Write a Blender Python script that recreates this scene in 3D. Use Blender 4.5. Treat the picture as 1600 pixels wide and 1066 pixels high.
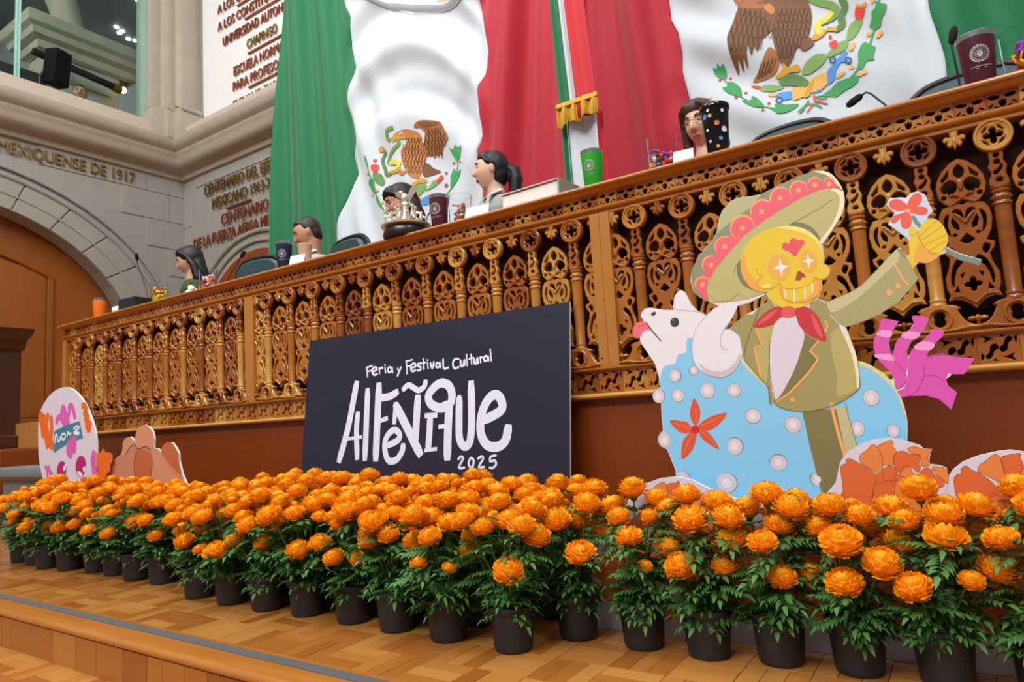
import bpy, bmesh, math, random
from mathutils import Vector, Matrix, noise
from mathutils.geometry import tessellate_polygon
S = bpy.context.scene
for o in list(bpy.data.objects): bpy.data.objects.remove(o)
COL = S.collection
PI = math.pi
# ------------------------------------------------------------------ camera, world, lights
cd = bpy.data.cameras.new('camera'); cam = bpy.data.objects.new('camera', cd); COL.objects.link(cam)
cd.sensor_width = 36.0; cd.lens = 24.0; cd.clip_start = .05; cd.clip_end = 60
R_, D_, F_ = (.82674, .55953, -.05848), (-.11046, .05952, -.9921), (-.55163, .82667, .11101)
cam.matrix_world = Matrix(((R_[0], -D_[0], -F_[0], 0), (R_[1], -D_[1], -F_[1], 0), (R_[2], -D_[2], -F_[2], .6545), (0, 0, 0, 1)))
S.camera = cam
S.view_settings.view_transform = 'Standard'; S.view_settings.look = 'None'
S.view_settings.gamma = 1.0; S.view_settings.use_curve_mapping = False
S.view_settings.exposure = 0.22
W = bpy.data.worlds.new('hall'); S.world = W; W.use_nodes = True
W.node_tree.nodes['Background'].inputs[0].default_value = (.93, .97, 1.0, 1)
W.node_tree.nodes['Background'].inputs[1].default_value = .20
def area(name, loc, target, sx, sy, power, col=(1, .985, .955)):
    l = bpy.data.lights.new(name, 'AREA'); l.shape = 'RECTANGLE'; l.size = sx; l.size_y = sy; l.energy = power; l.color = col
    o = bpy.data.objects.new(name, l); COL.objects.link(o); o.location = loc
    d = Vector(target) - Vector(loc); o.rotation_euler = d.to_track_quat('-Z', 'Y').to_euler(); return o
# rows of lamps in the high ceiling of the hall, above the top of the picture
area('hall_ceiling_front_offscreen', (-1.5, -4.6, 7.4), (-1.9, 2.6, .6), 6, 1.6, 540)
area('hall_ceiling_right_offscreen', (1.9, .2, 7.4), (-1.5, 3.0, 1.0), 1.6, 5, 200)
area('hall_ceiling_left_offscreen', (-5.2, -.6, 7.4), (-6.5, 4.0, 3.0), 4, 1.6, 170)
area('hall_ceiling_stage_offscreen', (-4.0, 2.0, 7.4), (-4.2, 3.0, 0.0), 5, 1.2, 115)

# ------------------------------------------------------------------ materials
def s2l(c):
    r = []
    for v in c:
        v = v/255.; r.append(v/12.92 if v <= .04045 else ((v+.055)/1.055)**2.4)
    return (r[0], r[1], r[2], 1)
MATS = {}
def nodemat(name):
    m = bpy.data.materials.new(name); m.use_nodes = True; nt = m.node_tree
    return m, nt, nt.nodes['Principled BSDF']
def plain(name, rgb, rough=.5, metal=0, vary=.06, scale=30, bump=0, spec=.5, sheen=0):
    if name in MATS: return MATS[name]
    m, nt, b = nodemat(name); N = nt.nodes; L = nt.links
    c = s2l(rgb); b.inputs['Roughness'].default_value = rough; b.inputs['Metallic'].default_value = metal
    b.inputs['Specular IOR Level'].default_value = spec
    if sheen: b.inputs['Sheen Weight'].default_value = sheen
    t = N.new('ShaderNodeTexCoord'); n = N.new('ShaderNodeTexNoise'); n.inputs['Scale'].default_value = scale; n.inputs['Detail'].default_value = 4
    L.new(t.outputs['Object'], n.inputs['Vector'])
    r = N.new('ShaderNodeMapRange'); r.inputs[3].default_value = 1-vary; r.inputs[4].default_value = 1+vary
    L.new(n.outputs[0], r.inputs[0])
    x = N.new('ShaderNodeVectorMath'); x.operation = 'SCALE'; x.inputs[0].default_value = c[:3]
    L.new(r.outputs[0], x.inputs['Scale']); L.new(x.outputs[0], b.inputs['Base Color'])
    if bump:
        bp = N.new('ShaderNodeBump'); bp.inputs['Strength'].default_value = bump; bp.inputs['Distance'].default_value = .004
        L.new(n.outputs[0], bp.inputs['Height']); L.new(bp.outputs[0], b.inputs['Normal'])
    MATS[name] = m; return m
def wood(name, cols, rough=.3, stretch=(6, 40, 40), grain=1.0, rnd=True, coat=.25, axis=None):
    """varnished wood: tone picked per piece, streaky grain along the piece"""
    m, nt, b = nodemat(name); N = nt.nodes; L = nt.links
    t = N.new('ShaderNodeTexCoord'); mp = N.new('ShaderNodeMapping'); mp.inputs['Scale'].default_value = stretch
    oi = N.new('ShaderNodeObjectInfo')
    ad = N.new('ShaderNodeVectorMath'); ad.operation = 'ADD'
    L.new(t.outputs['Object'], ad.inputs[0])
    cx = N.new('ShaderNodeCombineXYZ')
    for i, k in enumerate((13., 7., 5.)):
        mu = N.new('ShaderNodeMath'); mu.operation = 'MULTIPLY'; mu.inputs[1].default_value = k
        L.new(oi.outputs['Random'], mu.inputs[0]); L.new(mu.outputs[0], cx.inputs[i])
    L.new(cx.outputs[0], ad.inputs[1]); L.new(ad.outputs[0], mp.inputs[0])
    n = N.new('ShaderNodeTexNoise'); n.inputs['Scale'].default_value = 1; n.inputs['Detail'].default_value = 6; n.inputs['Distortion'].default_value = .6
    L.new(mp.outputs[0], n.inputs['Vector'])
    ra = N.new('ShaderNodeValToRGB'); ra.color_ramp.interpolation = 'LINEAR'
    el = ra.color_ramp.elements
    while len(el) < len(cols): el.new(.5)
    for i, c in enumerate(cols): el[i].position = i/(len(cols)-1); el[i].color = s2l(c)
    sm = N.new('ShaderNodeMath'); sm.operation = 'MULTIPLY_ADD'; sm.inputs[1].default_value = .35*grain
    L.new(n.outputs[0], sm.inputs[0])
    if rnd: 
        s2 = N.new('ShaderNodeMath'); s2.operation = 'MULTIPLY_ADD'; s2.inputs[1].default_value = .85; s2.inputs[2].default_value = -.10*grain
        L.new(oi.outputs['Random'], s2.inputs[0]); L.new(s2.outputs[0], sm.inputs[2])
    else: sm.inputs[2].default_value = .33
    L.new(sm.outputs[0], ra.inputs[0]); L.new(ra.outputs[0], b.inputs['Base Color'])
    b.inputs['Roughness'].default_value = rough; b.inputs['Coat Weight'].default_value = coat; b.inputs['Coat Roughness'].default_value = .12
    MATS[name] = m; return m
HONEY = [(116, 58, 16), (150, 82, 24), (170, 102, 34), (182, 122, 46), (204, 158, 78)]
M_carve = wood('carved_wood', HONEY, .28, (9, 9, 30), coat=.35)
M_rail = wood('rail_wood', [(152, 88, 26), (178, 112, 40), (192, 130, 54)], .3, (3, 30, 30), rnd=False)
M_post = wood('post_wood', [(156, 98, 38), (180, 120, 50), (192, 134, 62)], .32, (30, 30, 3), rnd=False)
M_bead = wood('pale_bead_wood', [(190, 134, 62), (206, 156, 80), (214, 170, 96)], .3, (3, 30, 30), rnd=False)
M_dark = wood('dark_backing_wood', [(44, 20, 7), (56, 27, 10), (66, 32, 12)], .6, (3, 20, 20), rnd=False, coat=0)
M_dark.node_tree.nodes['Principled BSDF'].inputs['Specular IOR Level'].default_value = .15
M_panel = wood('red_brown_panel', [(108, 44, 4), (128, 56, 7), (148, 70, 12)], .45, (14, 14, 1.2), rnd=False, coat=.05)
M_wall_wood = wood('wall_panel_wood', [(116, 60, 12), (140, 76, 18), (160, 94, 28)], .4, (14, 14, 1.0), rnd=False, coat=.15)
M_podium = wood('dark_podium_wood', [(46, 20, 8), (66, 30, 12), (84, 40, 16)], .4, (20, 20, 4), rnd=False)
M_nosing = wood('nosing_wood', [(104, 52, 14), (176, 108, 40), (204, 142, 66)], .28, (2.2, 26, 26), grain=1.6, rnd=False, coat=.4)
def attr_tone(m):
    nt = m.node_tree; at = nt.nodes.new('ShaderNodeAttribute'); at.attribute_name = 'tone'
    for n in nt.nodes:
        if n.type == 'OBJECT_INFO': oi = n
    for l in list(nt.links):
        if l.from_node == oi: s = l.to_socket; nt.links.remove(l); nt.links.new(at.outputs['Fac'], s)
    return m
PQ = [(158, 90, 34), (180, 112, 48), (196, 132, 62), (204, 146, 76)]
M_parq = wood('parquet_wood', PQ, .24, (4, 46, 20), grain=1.0, coat=.4)
M_parqf = attr_tone(wood('parquet_field_wood', PQ, .24, (20, 20, 20), grain=.7, coat=.4))
M_parqbase = plain('parquet_joint', (96, 52, 18), .6)
M_stone = plain('grey_stone', (146, 143, 136), .8, 0, .12, 5, .25)
M_stone2 = plain('warm_stone', (164, 154, 138), .8, 0, .14, 6, .25)
M_pink = plain('pink_stone', (186, 170, 154), .8, 0, .06, 6)
M_plaster = plain('white_plaster', (226, 222, 222), .8, 0, .03, 4)
M_joint = plain('mortar', (150, 144, 134), .9)
M_white = plain('white_wall', (236, 236, 236), .8)
def glass(name, tint, alpha_rough=.02, ior=1.3):
    m, nt, b = nodemat(name); b.inputs['Base Color'].default_value = tint; b.inputs['Roughness'].default_value = alpha_rough
    b.inputs['Transmission Weight'].default_value = 1; b.inputs['IOR'].default_value = ior; MATS[name] = m; return m
def emit(name, rgb, k):
    m, nt, b = nodemat(name); b.inputs['Base Color'].default_value = s2l(rgb); b.inputs['Emission Color'].default_value = s2l(rgb); b.inputs['Emission Strength'].default_value = k
    MATS[name] = m; return m

# ------------------------------------------------------------------ mesh helpers
class MB:
    """collects shapes, then becomes one mesh"""
    def __init__(s): s.v = []; s.f = []
    def add(s, v, f):
        n = len(s.v); s.v += [tuple(p) for p in v]; s.f += [tuple(i+n for i in q) for q in f]; return s
    def box(s, x0, x1, y0, y1, z0, z1):
        v = [(x, y, z) for x in (x0, x1) for y in (y0, y1) for z in (z0, z1)]
        return s.add(v, [(0, 1, 3, 2), (4, 6, 7, 5), (0, 4, 5, 1), (2, 3, 7, 6), (0, 2, 6, 4), (1, 5, 7, 3)])
    def bbox(s, x0, x1, y0, y1, z0, z1, b=.004):
        """box with chamfered edges"""
        bm = bmesh.new(); bmesh.ops.create_cube(bm, size=1)
        for q in bm.verts: q.co = Vector(((x0+x1)/2+q.co.x*(x1-x0), (y0+y1)/2+q.co.y*(y1-y0), (z0+z1)/2+q.co.z*(z1-z0)))
        bmesh.ops.bevel(bm, geom=bm.edges[:], offset=b, segments=2, affect='EDGES', profile=.6)
        bm.verts.index_update()
        s.add([q.co[:] for q in bm.verts], [[w.index for w in f.verts] for f in bm.faces]); bm.free(); return s
    def lathe(s, prof, seg=20, loc=(0, 0, 0), mat=None, cap=True):
        v = []; f = []; n = len(prof)
        for i in range(seg):
            a = 2*PI*i/seg; c, d = math.cos(a), math.sin(a)
            for r, z in prof:
                p = Vector((r*c, r*d, z)); p = (mat @ p) if mat else p; v.append(p+Vector(loc))
        for i in range(seg):
            j = (i+1) % seg
            for k in range(n-1): f.append((i*n+k, j*n+k, j*n+k+1, i*n+k+1))
        if cap:
            f.append(tuple(i*n for i in reversed(range(seg)))); f.append(tuple(i*n+n-1 for i in range(seg)))
        return s.add(v, f)
    def tube(s, pts, rad, seg=8, cap=True):
        pts = [Vector(p) for p in pts]; n = len(pts)
        if not hasattr(rad, '__len__'): rad = [rad]*n
        v = []; f = []; ref = None
        for i, p in enumerate(pts):
            t = (pts[min(i+1, n-1)]-pts[max(i-1, 0)]).normalized()
            if ref is None: ref = t.orthogonal().normalized()
            u = (ref-t*ref.dot(t)).normalized(); ref = u; w = t.cross(u)
            for k in range(seg):
                a = 2*PI*k/seg; v.append(p+(u*math.cos(a)+w*math.sin(a))*rad[i])
        for i in range(n-1):
            for k in range(seg): f.append((i*seg+k, i*seg+(k+1) % seg, (i+1)*seg+(k+1) % seg, (i+1)*seg+k))
        if cap: f.append(tuple(reversed(range(seg)))); f.append(tuple((n-1)*seg+k for k in range(seg)))
        return s.add(v, f)
    def ball(s, c, r, seg=14, rings=9, mat=None):
        rx, ry, rz = r if hasattr(r, '__len__') else (r, r, r); v = []; f = []
        for i in range(rings+1):
            ph = -PI/2+PI*i/rings
            for k in range(seg):
                a = 2*PI*k/seg; p = Vector((rx*math.cos(ph)*math.cos(a), ry*math.cos(ph)*math.sin(a), rz*math.sin(ph)))
                if mat: p = mat @ p
                v.append(p+Vector(c))
        for i in range(rings):
            for k in range(seg): f.append((i*seg+k, i*seg+(k+1) % seg, (i+1)*seg+(k+1) % seg, (i+1)*seg+k))
        return s.add(v, f)
    def loft(s, rings, cap=True):
        n = len(rings[0]); v = [p for r in rings for p in r]; f = []
        for i in range(len(rings)-1):
            for k in range(n): f.append((i*n+k, i*n+(k+1) % n, (i+1)*n+(k+1) % n, (i+1)*n+k))
        if cap: f.append(tuple(reversed(range(n)))); f.append(tuple((len(rings)-1)*n+k for k in range(n)))
        return s.add(v, f)
    def xf(s, M):
        s.v = [tuple(M @ Vector(p)) for p in s.v]; return s
    def mesh(s, name, smooth=False):
        m = bpy.data.meshes.new(name); m.from_pydata(s.v, [], s.f); m.validate(clean_customdata=False)
        bm = bmesh.new(); bm.from_mesh(m); bmesh.ops.recalc_face_normals(bm, faces=bm.faces[:]); bm.to_mesh(m); bm.free()
        if smooth: sharp(m)
        return m
    def build(s, name, mat, parent=None, smooth=False): return link(name, s.mesh(name, smooth), mat, parent)
def sharp(m, ang=40):
    m.polygons.foreach_set('use_smooth', [True]*len(m.polygons))
    try: m.set_sharp_from_angle(angle=math.radians(ang))
    except Exception: pass
def link(name, mesh, mat=None, parent=None, mw=None):
    o = bpy.data.objects.new(name, mesh)
    if mat and mesh and not mesh.materials: mesh.materials.append(mat)
    COL.objects.link(o)
    if parent: o.parent = parent
    if mw is not None: o.matrix_local = mw
    return o
def tag(o, label, cat, group=None):
    o['label'] = label; o['category'] = cat
    if group: o['group'] = group
    return o
def thing(name, label, cat, loc=(0, 0, 0), rz=0, group=None):
    o = bpy.data.objects.new(name, None); COL.objects.link(o); o.location = loc; o.rotation_euler = (0, 0, rz); o.empty_display_size = .05
    return tag(o, label, cat, group)
def struct(o): o['kind'] = 'structure'; return o
def T(x, y, z): return Matrix.Translation((x, y, z))
def catmull(p, closed=True, k=4):
    n = len(p); r = []
    rng = range(n) if closed else range(n-1)
    for i in rng:
        g = lambda j: p[j % n] if closed else p[max(0, min(n-1, j))]
        a, b, c, d = g(i-1), g(i), g(i+1), g(i+2)
        for q in range(k):
            t = q/k; r.append(tuple(.5*(2*b[j]+(c[j]-a[j])*t+(2*a[j]-5*b[j]+4*c[j]-d[j])*t*t+(3*b[j]-a[j]-3*c[j]+d[j])*t**3) for j in (0, 1)))
    if not closed: r.append(tuple(p[-1]))
    return r
def sarea(p): return sum(p[i][0]*p[(i+1) % len(p)][1]-p[(i+1) % len(p)][0]*p[i][1] for i in range(len(p)))/2
def inset(p, d):
    """move a loop inwards (d>0) for counter-clockwise, outwards for clockwise loops"""
    n = len(p); r = []
    for i in range(n):
        a, b, c = Vector(p[i-1]), Vector(p[i]), Vector(p[(i+1) % n])
        e = (b-a); g = (c-b)
        if e.length < 1e-9 or g.length < 1e-9: r.append(p[i]); continue
        e.normalize(); g.normalize(); nn = Vector((-(e.y+g.y), e.x+g.x))
        if nn.length < 1e-6: r.append(p[i]); continue
        nn.normalize(); k = max(.5, nn.dot(Vector((-e.y, e.x)))); q = b+nn*(d/k); r.append((q.x, q.y))
    return r
def plate(mb, outer, holes=(), t=.02, b=.003, y=0.0):
    """carved plate in the XZ plane: front face at y, body going back by t, chamfer b"""
    loops = []
    o = outer if sarea(outer) > 0 else outer[::-1]; loops.append(o)
    for h in holes: loops.append(h if sarea(h) < 0 else h[::-1])
    fr = [inset(l, b) for l in loops] if b else loops
    base = len(mb.v)
    for l in fr: mb.v += [(p[0], y, p[1]) for p in l]
    tri = tessellate_polygon([[Vector((p[0], p[1], 0)) for p in l] for l in fr])
    mb.f += [tuple(base+i for i in q) for q in tri]
    k = base
    for l, g in zip(loops, fr):
        n = len(l); m0 = len(mb.v)
        if b:
            mb.v += [(p[0], y+b, p[1]) for p in l]
            for i in range(n): j = (i+1) % n; mb.f.append((k+i, m0+i, m0+j, k+j))
        else: m0 = k
        m1 = len(mb.v); mb.v += [(p[0], y+t, p[1]) for p in l]
        for i in range(n): j = (i+1) % n; mb.f.append((m0+i, m1+i, m1+j, m0+j))
        k += n
    return mb
def ring2(cx, cz, rx, rz=None, n=20, rot=0):
    rz = rz or rx; return [(cx+rx*math.cos(2*PI*i/n)*math.cos(rot)-rz*math.sin(2*PI*i/n)*math.sin(rot), cz+rx*math.cos(2*PI*i/n)*math.sin(rot)+rz*math.sin(2*PI*i/n)*math.cos(rot)) for i in range(n)]
def quatre(cx, cz, r, off, n=32, lobes=4, ph=0):
    return [(cx+(off+r*abs(math.cos(lobes/2*a)))*math.cos(a+ph), cz+(off+r*abs(math.cos(lobes/2*a)))*math.sin(a+ph)) for a in [2*PI*i/n for i in range(n)]]
def ribbon(p, w):
    """polygon around a centre line"""
    n = len(p); L = []; R = []
    for i in range(n):
        a, c = Vector(p[max(i-1, 0)]), Vector(p[min(i+1, n-1)]); d = (c-a)
        if d.length < 1e-9: d = Vector((1, 0))
        d.normalize(); q = Vector((-d.y, d.x))*w/2; b = Vector(p[i])
        e = d*w*.3 if i == n-1 else (-d*w*.3 if i == 0 else Vector((0, 0)))
        L.append(tuple(b+q*(.75 if i in (0, n-1) else 1)+e)); R.append(tuple(b-q*(.75 if i in (0, n-1) else 1)+e))
    return L, R
def text_mesh(txt, size, ext=.01, align='CENTER'):
    cu = bpy.data.curves.new('t', 'FONT'); cu.body = txt; cu.size = size; cu.extrude = ext; cu.align_x = align; cu.resolution_u = 3
    o = bpy.data.objects.new('t', cu); COL.objects.link(o)
    me = bpy.data.meshes.new_from_object(o); bpy.data.objects.remove(o); return me
def remesh(mb, name, vox, mat, parent=None, smooth_it=4):
    o = link('tmp', mb.mesh('tmp')); md = o.modifiers.new('r', 'REMESH'); md.mode = 'VOXEL'; md.voxel_size = vox
    if smooth_it: sm = o.modifiers.new('s', 'SMOOTH'); sm.iterations = smooth_it; sm.factor = .5
    dg = bpy.context.evaluated_depsgraph_get(); me = bpy.data.meshes.new_from_object(o.evaluated_get(dg)); bpy.data.objects.remove(o)
    me.polygons.foreach_set('use_smooth', [True]*len(me.polygons)); me.name = name; me.materials.clear()
    return link(name, me, mat, parent)
M_riser = wood('riser_wood', [(150, 84, 28), (176, 108, 42), (190, 122, 54)], .3, (30, 30, 4), grain=.8, coat=.3)
# ------------------------------------------------------------------ platform, step, parquet
rnd = random.Random(7)
fl = struct(MB().box(-9.5, 3.5, 1.215, 2.5, -.30, -.006).build('floor', M_parqbase))
fl2 = struct(MB().box(-9.5, 3.5, -3.5, 1.215, -.32, -.160).build('floor', M_parqbase))
def parq_mesh(sz):
    return [MB().bbox(-sz/2+.0012, sz/2-.0012, -w/2+.0008, w/2-.0008, -.012, 0, .0009).mesh('parquet_block') for w in (sz/3,)][0]
PS = .156; pm = parq_mesh(PS); pm.materials.append(M_parq)
def lay(x0, x1, y0, y1, z, parent, cut=None, ccy=None):
    blocks = []
    for i in range(int((x1-x0)/PS)):
        for j in range(int((y1-y0)/PS+.5)):
            x = x0+(i+.5)*PS; y = y1-(j+.5)*PS
            for k in (-1, 0, 1):
                v = (i+j) % 2
                px, py = (x, y+k*PS/3) if v else (x+k*PS/3, y)
                blocks.append((px, py, v))
    for px, py, v in blocks:
        if cut and not cut(px, py): continue
        o = link('parquet_block', pm, None, parent); o.location = (px, py, z+rnd.uniform(-.0006, .0006)); o.rotation_euler = (rnd.uniform(-.004, .004), 0, 0 if v else PI/2)
# nearest blocks one by one; the strip further back is laid as one piece
LAID = set()
def near(x, y): return (y < 1.34+PS*2 and x > -3.6 and not (x > -.9 and y < 1.42)) or (x > -1.3 and x < .2 and y >= 1.5)
lay(-4.45, .6, 1.34, 1.34+PS*4, 0, fl, near)
def field(name, parent, i0, i1, yy, z, skip):
    mb = MB(); tone = []
    for i in range(i0, i1):
        for j, y in enumerate(yy):
            x = -4.45+(i+.5)*PS if z > -.1 else -3.3+(i+.5)*PS
            for k in (-1, 0, 1):
                v = (i+j+(1 if z > -.1 else 0)) % 2; px, py = (x, y+k*PS/3) if v else (x+k*PS/3, y); a, b_ = (PS/2, PS/6) if v else (PS/6, PS/2)
                if skip(px, py): continue
                mb.box(px-a+.0005, px+a-.0005, py-b_+.0005, py+b_-.0005, z-.012, z-.001); tone.append(rnd.random())
    o = mb.build(name, M_parqf, parent); o['kind'] = 'stuff'
    at = o.data.attributes.new('tone', 'FLOAT', 'FACE'); at.data.foreach_set('value', [t for t in tone for _ in range(6)])
field('parquet_field', fl, -30, 50, [1.34+(j+.5)*PS for j in range(8)], 0, lambda x, y: near(x, y) and -4.45 < x < .55 and y < 1.34+PS*4)
lay(-3.3, -.9, 1.215-PS*3, 1.215, -.146, fl2, lambda x, y: True)
field('parquet_field', fl2, -40, 44, [1.215-(j+.5)*PS for j in range(22)], -.146, lambda x, y: -3.3 < x < -.9-PS*.2 and y > 1.215-PS*3)
# nosing board with a rounded front edge, tape strip, riser boards
nz = [(1.34, -.03), (1.34, 0), (1.215, 0), (1.205, -.002), (1.198, -.008), (1.196, -.016), (1.199, -.024), (1.206, -.029), (1.214, -.03)]
mb = MB(); mb.loft([[(x, y, z) for y, z in nz] for x in (-9.5, 3.5)])
struct(mb.build('trim_1', M_nosing, None, True))
tape = MB().bbox(-9.5, 3.5, 1.283, 1.322, 0, .0025, .001).build('anti_slip_tape', plain('grey_tape', (92, 92, 94), .85, 0, .15, 300, .3))
tag(tape, 'grey anti-slip tape strip along the wooden step edge', 'tape')
riser = struct(MB().box(-9.5, 3.5, 1.214, 1.225, -.146, -.03).build('trim_2', M_parqbase))
x = -9.5; 
while x < 3.4:
    w = rnd.choice((.09, .12, .15, .18)); r = MB().bbox(x+.001, x+w-.001, 1.206, 1.216, -.146, -.031, .0012).build('riser_board', M_riser if 'M_riser' in globals() else M_parq, riser); x += w
# floor behind the rostrum
struct(MB().box(-8.49, 3.5, 2.645, 5.0, .60, .86).build('floor', M_parq))

# ------------------------------------------------------------------ rostrum
RX0, RX1 = -5.95, 1.15
ros = thing('rostrum', 'long carved wooden rostrum with pierced gothic panels, columns and plain red-brown base', 'rostrum', (0, 2.5, 0))
# local y = 0 is the front plane
MB().box(RX0, RX1, .02, .06, 0, .715).build('base_panel', M_panel, ros)
for xx in (-4.75, -3.5, -2.35, -1.2, -.1):
    pass
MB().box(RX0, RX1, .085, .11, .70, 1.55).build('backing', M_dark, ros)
MB().box(RX0, RX0+.02, .0, .14, 0, 1.555).build('end_panel', M_panel, ros)
MB().bbox(RX0, RX1, .11, .14, 0, 1.555, .003).build('rear_panel', M_panel, ros)
prof = [(-.036, 1.572), (-.040, 1.578), (-.036, 1.586), (.24, 1.586), (.24, 1.556), (-.004, 1.556), (-.014, 1.562), (-.020, 1.570)]
mb = MB(); mb.loft([[(x, y, z) for y, z in prof] for x in (RX0-.03, RX1)]); mb.build('top_ledge', M_rail, ros, True)
def rail(name, z0, z1, d, mat, x0=RX0, x1=RX1):
    h = z1-z0; pr = [(.06, z0), (-d*.4, z0), (-d*.8, z0+h*.18), (-d, z0+h*.42), (-d, z0+h*.62), (-d*.7, z0+h*.86), (-d*.25, z1), (.06, z1)]
    mb = MB(); mb.loft([[(x, y, z) for y, z in pr] for x in (x0, x1)]); return mb.build(name, mat, ros, True)
rail('upper_moulding', 1.478, 1.499, .020, M_rail)
MB().bbox(RX0, RX1, -.004, .06, 1.462, 1.479, .004).build('upper_fillet', M_dark if 0 else M_rail, ros)
rail('lower_moulding', .822, .836, .014, M_rail)
rail('pale_bead', .707, .730, .022, M_bead)
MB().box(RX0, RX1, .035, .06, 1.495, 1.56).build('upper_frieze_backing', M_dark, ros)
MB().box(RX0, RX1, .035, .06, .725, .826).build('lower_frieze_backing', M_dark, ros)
# posts
for x0, x1 in ((RX0, RX0+.05), (-3.588, -3.503), (-1.242, -1.199), (-1.1985, -1.153), (1.08, 1.14)):
    MB().bbox(x0, x1, -.012, .08, .833, 1.464, .003).build('post', M_post, ros)
# repeating carved pieces -------------------------------------------------
def mk(name, fn, smooth=False):
    mb = MB(); fn(mb); m = mb.mesh(name, smooth); m.materials.append(M_carve); return m
P = .2056
def f_upper(mb):
    w = .0415; z0, z1 = 1.497, 1.557; hl = []
    for s in (-1, 1):
        hl.append(ring2(s*.0205, 1.540, .0145, .0075, 12, s*.12)); hl.append(ring2(s*.030, 1.514, .0085, .0028, 8, s*-.6)); hl.append([(s*.0405, 1.5), (s*.032, 1.502), (s*.0385, 1.508)])
        hl.append(ring2(s*.017, 1.507, .006, .0022, 8, s*.5))
    hl.append([(0, 1.532), (-.004, 1.526), (-.009, 1.529), (-.0095, 1.517), (-.005, 1.508), (0, 1.506), (.005, 1.508), (.0095, 1.517), (.009, 1.529), (.004, 1.526)])
    plate(mb, [(-w, z0), (w, z0), (w, z1), (-w, z1)], hl, .018, .0012, .008)
def f_lower(mb):
    w = .0532; z0, z1 = .729, .824; hl = []
    hl.append(catmull([(-.038, .752), (-.024, .765), (-.020, .785), (-.006, .79), (0, .776), (-.012, .768), (-.018, .752), (-.028, .744)], True, 2))
    hl.append(catmull([(.038, .801), (.024, .788), (.020, .768), (.006, .763), (0, .777), (.012, .785), (.018, .801), (.028, .809)], True, 2))
    for s, zc in ((1, 0), (-1, 1)):
        z = .7765+s*.030
        hl.append([(-s*.006, z-s*.004), (-s*.040, z+s*.012), (-s*.030, z-s*.002), (-s*.036, z-s*.012), (-s*.018, z-s*.004)])
        hl.append([(s*.006, z+s*.010), (s*.022, z+s*.006), (s*.010, z+s*.002)])
        hl.append([(s*.044, z-s*.02), (s*.036, z-s*.004), (s*.048, z+s*.006)])
    plate(mb, [(-w, z0), (w, z0), (w, z1), (-w, z1)], hl, .018, .0012, .006)
def f_roundel(mb):
    z = 1.420; hl = [quatre(0, z, .016, .0105, 32, 4, PI/2)]
    for k in range(4):
        a = PI/4+k*PI/2; hl.append(ring2(.0285*math.cos(a), z+.0285*math.sin(a), .0035, .0115, 8, a))
    plate(mb, ring2(0, z, .0505, n=28), hl, .020, .004, -.010)
    # raised rim
    n = 28; pts = [(.046*math.cos(2*PI*i/n), -.011, z+.046*math.sin(2*PI*i/n)) for i in range(n+1)]; mb.tube(pts, .0048, 6, False)
def f_link(mb):
    o = catmull([(-.014, 1.376), (-.019, 1.355), (-.017, 1.340), (-.024, 1.322), (-.016, 1.305), (-.024, 1.285), (-.022, 1.262), (.022, 1.262), (.024, 1.282), (.019, 1.300), (.024, 1.322), (.016, 1.340), (.019, 1.355), (.014, 1.376)], True, 2)
    hl = [ring2(0, 1.358, .0075, n=10), ring2(0, 1.337, .0085, n=10), catmull([(-.014, 1.306), (.002, 1.316), (.010, 1.328), (.013, 1.318), (.003, 1.304), (-.006, 1.298)], True, 2), ring2(.001, 1.281, .0095, .008, 10)]
    plate(mb, o, hl, .020, .003, -.008)
def f_column(mb):
    pr = [(.0, 1.264), (.026, 1.264), (.0265, 1.258), (.023, 1.254), (.026, 1.250), (.0255, 1.245), (.021, 1.241), (.0255, 1.232), (.0255, 1.226), (.021, 1.219), (.026, 1.214), (.0265, 1.208), (.022, 1.204), (.0215, 1.10), (.0205, .945), (.023, .940), (.0235, .935), (.021, .931), (.0245, .926), (.0245, .918), (0, .918)]
    mb.lathe(pr, 20, (0, .012, 0), cap=False)
    for k in range(7):
        a = -PI+PI*k/6; mb.ball((.024*math.cos(a), .012+.024*math.sin(a), 1.229), (.004, .004, .005), 6, 4)
def f_base(mb):
    h = P/2-.0008
    o = [(-h, .836), (h, .836), (h, .852)]+catmull([(h, .852), (h-.02, .856), (h-.036, .868), (.050, .900), (.058, .906), (.045, .916), (.028, .920), (0, .921), (-.028, .920), (-.045, .916), (-.058, .906), (-.050, .900), (-h+.036, .868), (-h+.02, .856), (-h, .852)], False, 3)
    plate(mb, o, [quatre(0, .878, .013, .012, 20, 2, PI/2)], .030, .004, -.010)
    n = 24; pts = [(.031*math.cos(2*PI*i/n), -.012, .878+.033*math.sin(2*PI*i/n)) for i in range(n+1)]; mb.tube(pts, .0045, 6, False)
    mb.tube([(-h, -.012, .846), (-.07, -.014, .848), (-.04, -.012, .842), (0, -.014, .840), (.04, -.012, .842), (.07, -.014, .848), (h, -.012, .846)], .004, 6)
def f_bud(mb):
    mb.ball((-.014, .004, .872), (.014, .012, .008), 8, 6); mb.ball((.014, .004, .872), (.014, .012, .008), 8, 6); mb.ball((0, -.004, .872), (.009, .012, .011), 8, 6); mb.ball((0, .002, .862), (.006, .01, .012), 8, 5)
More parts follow.
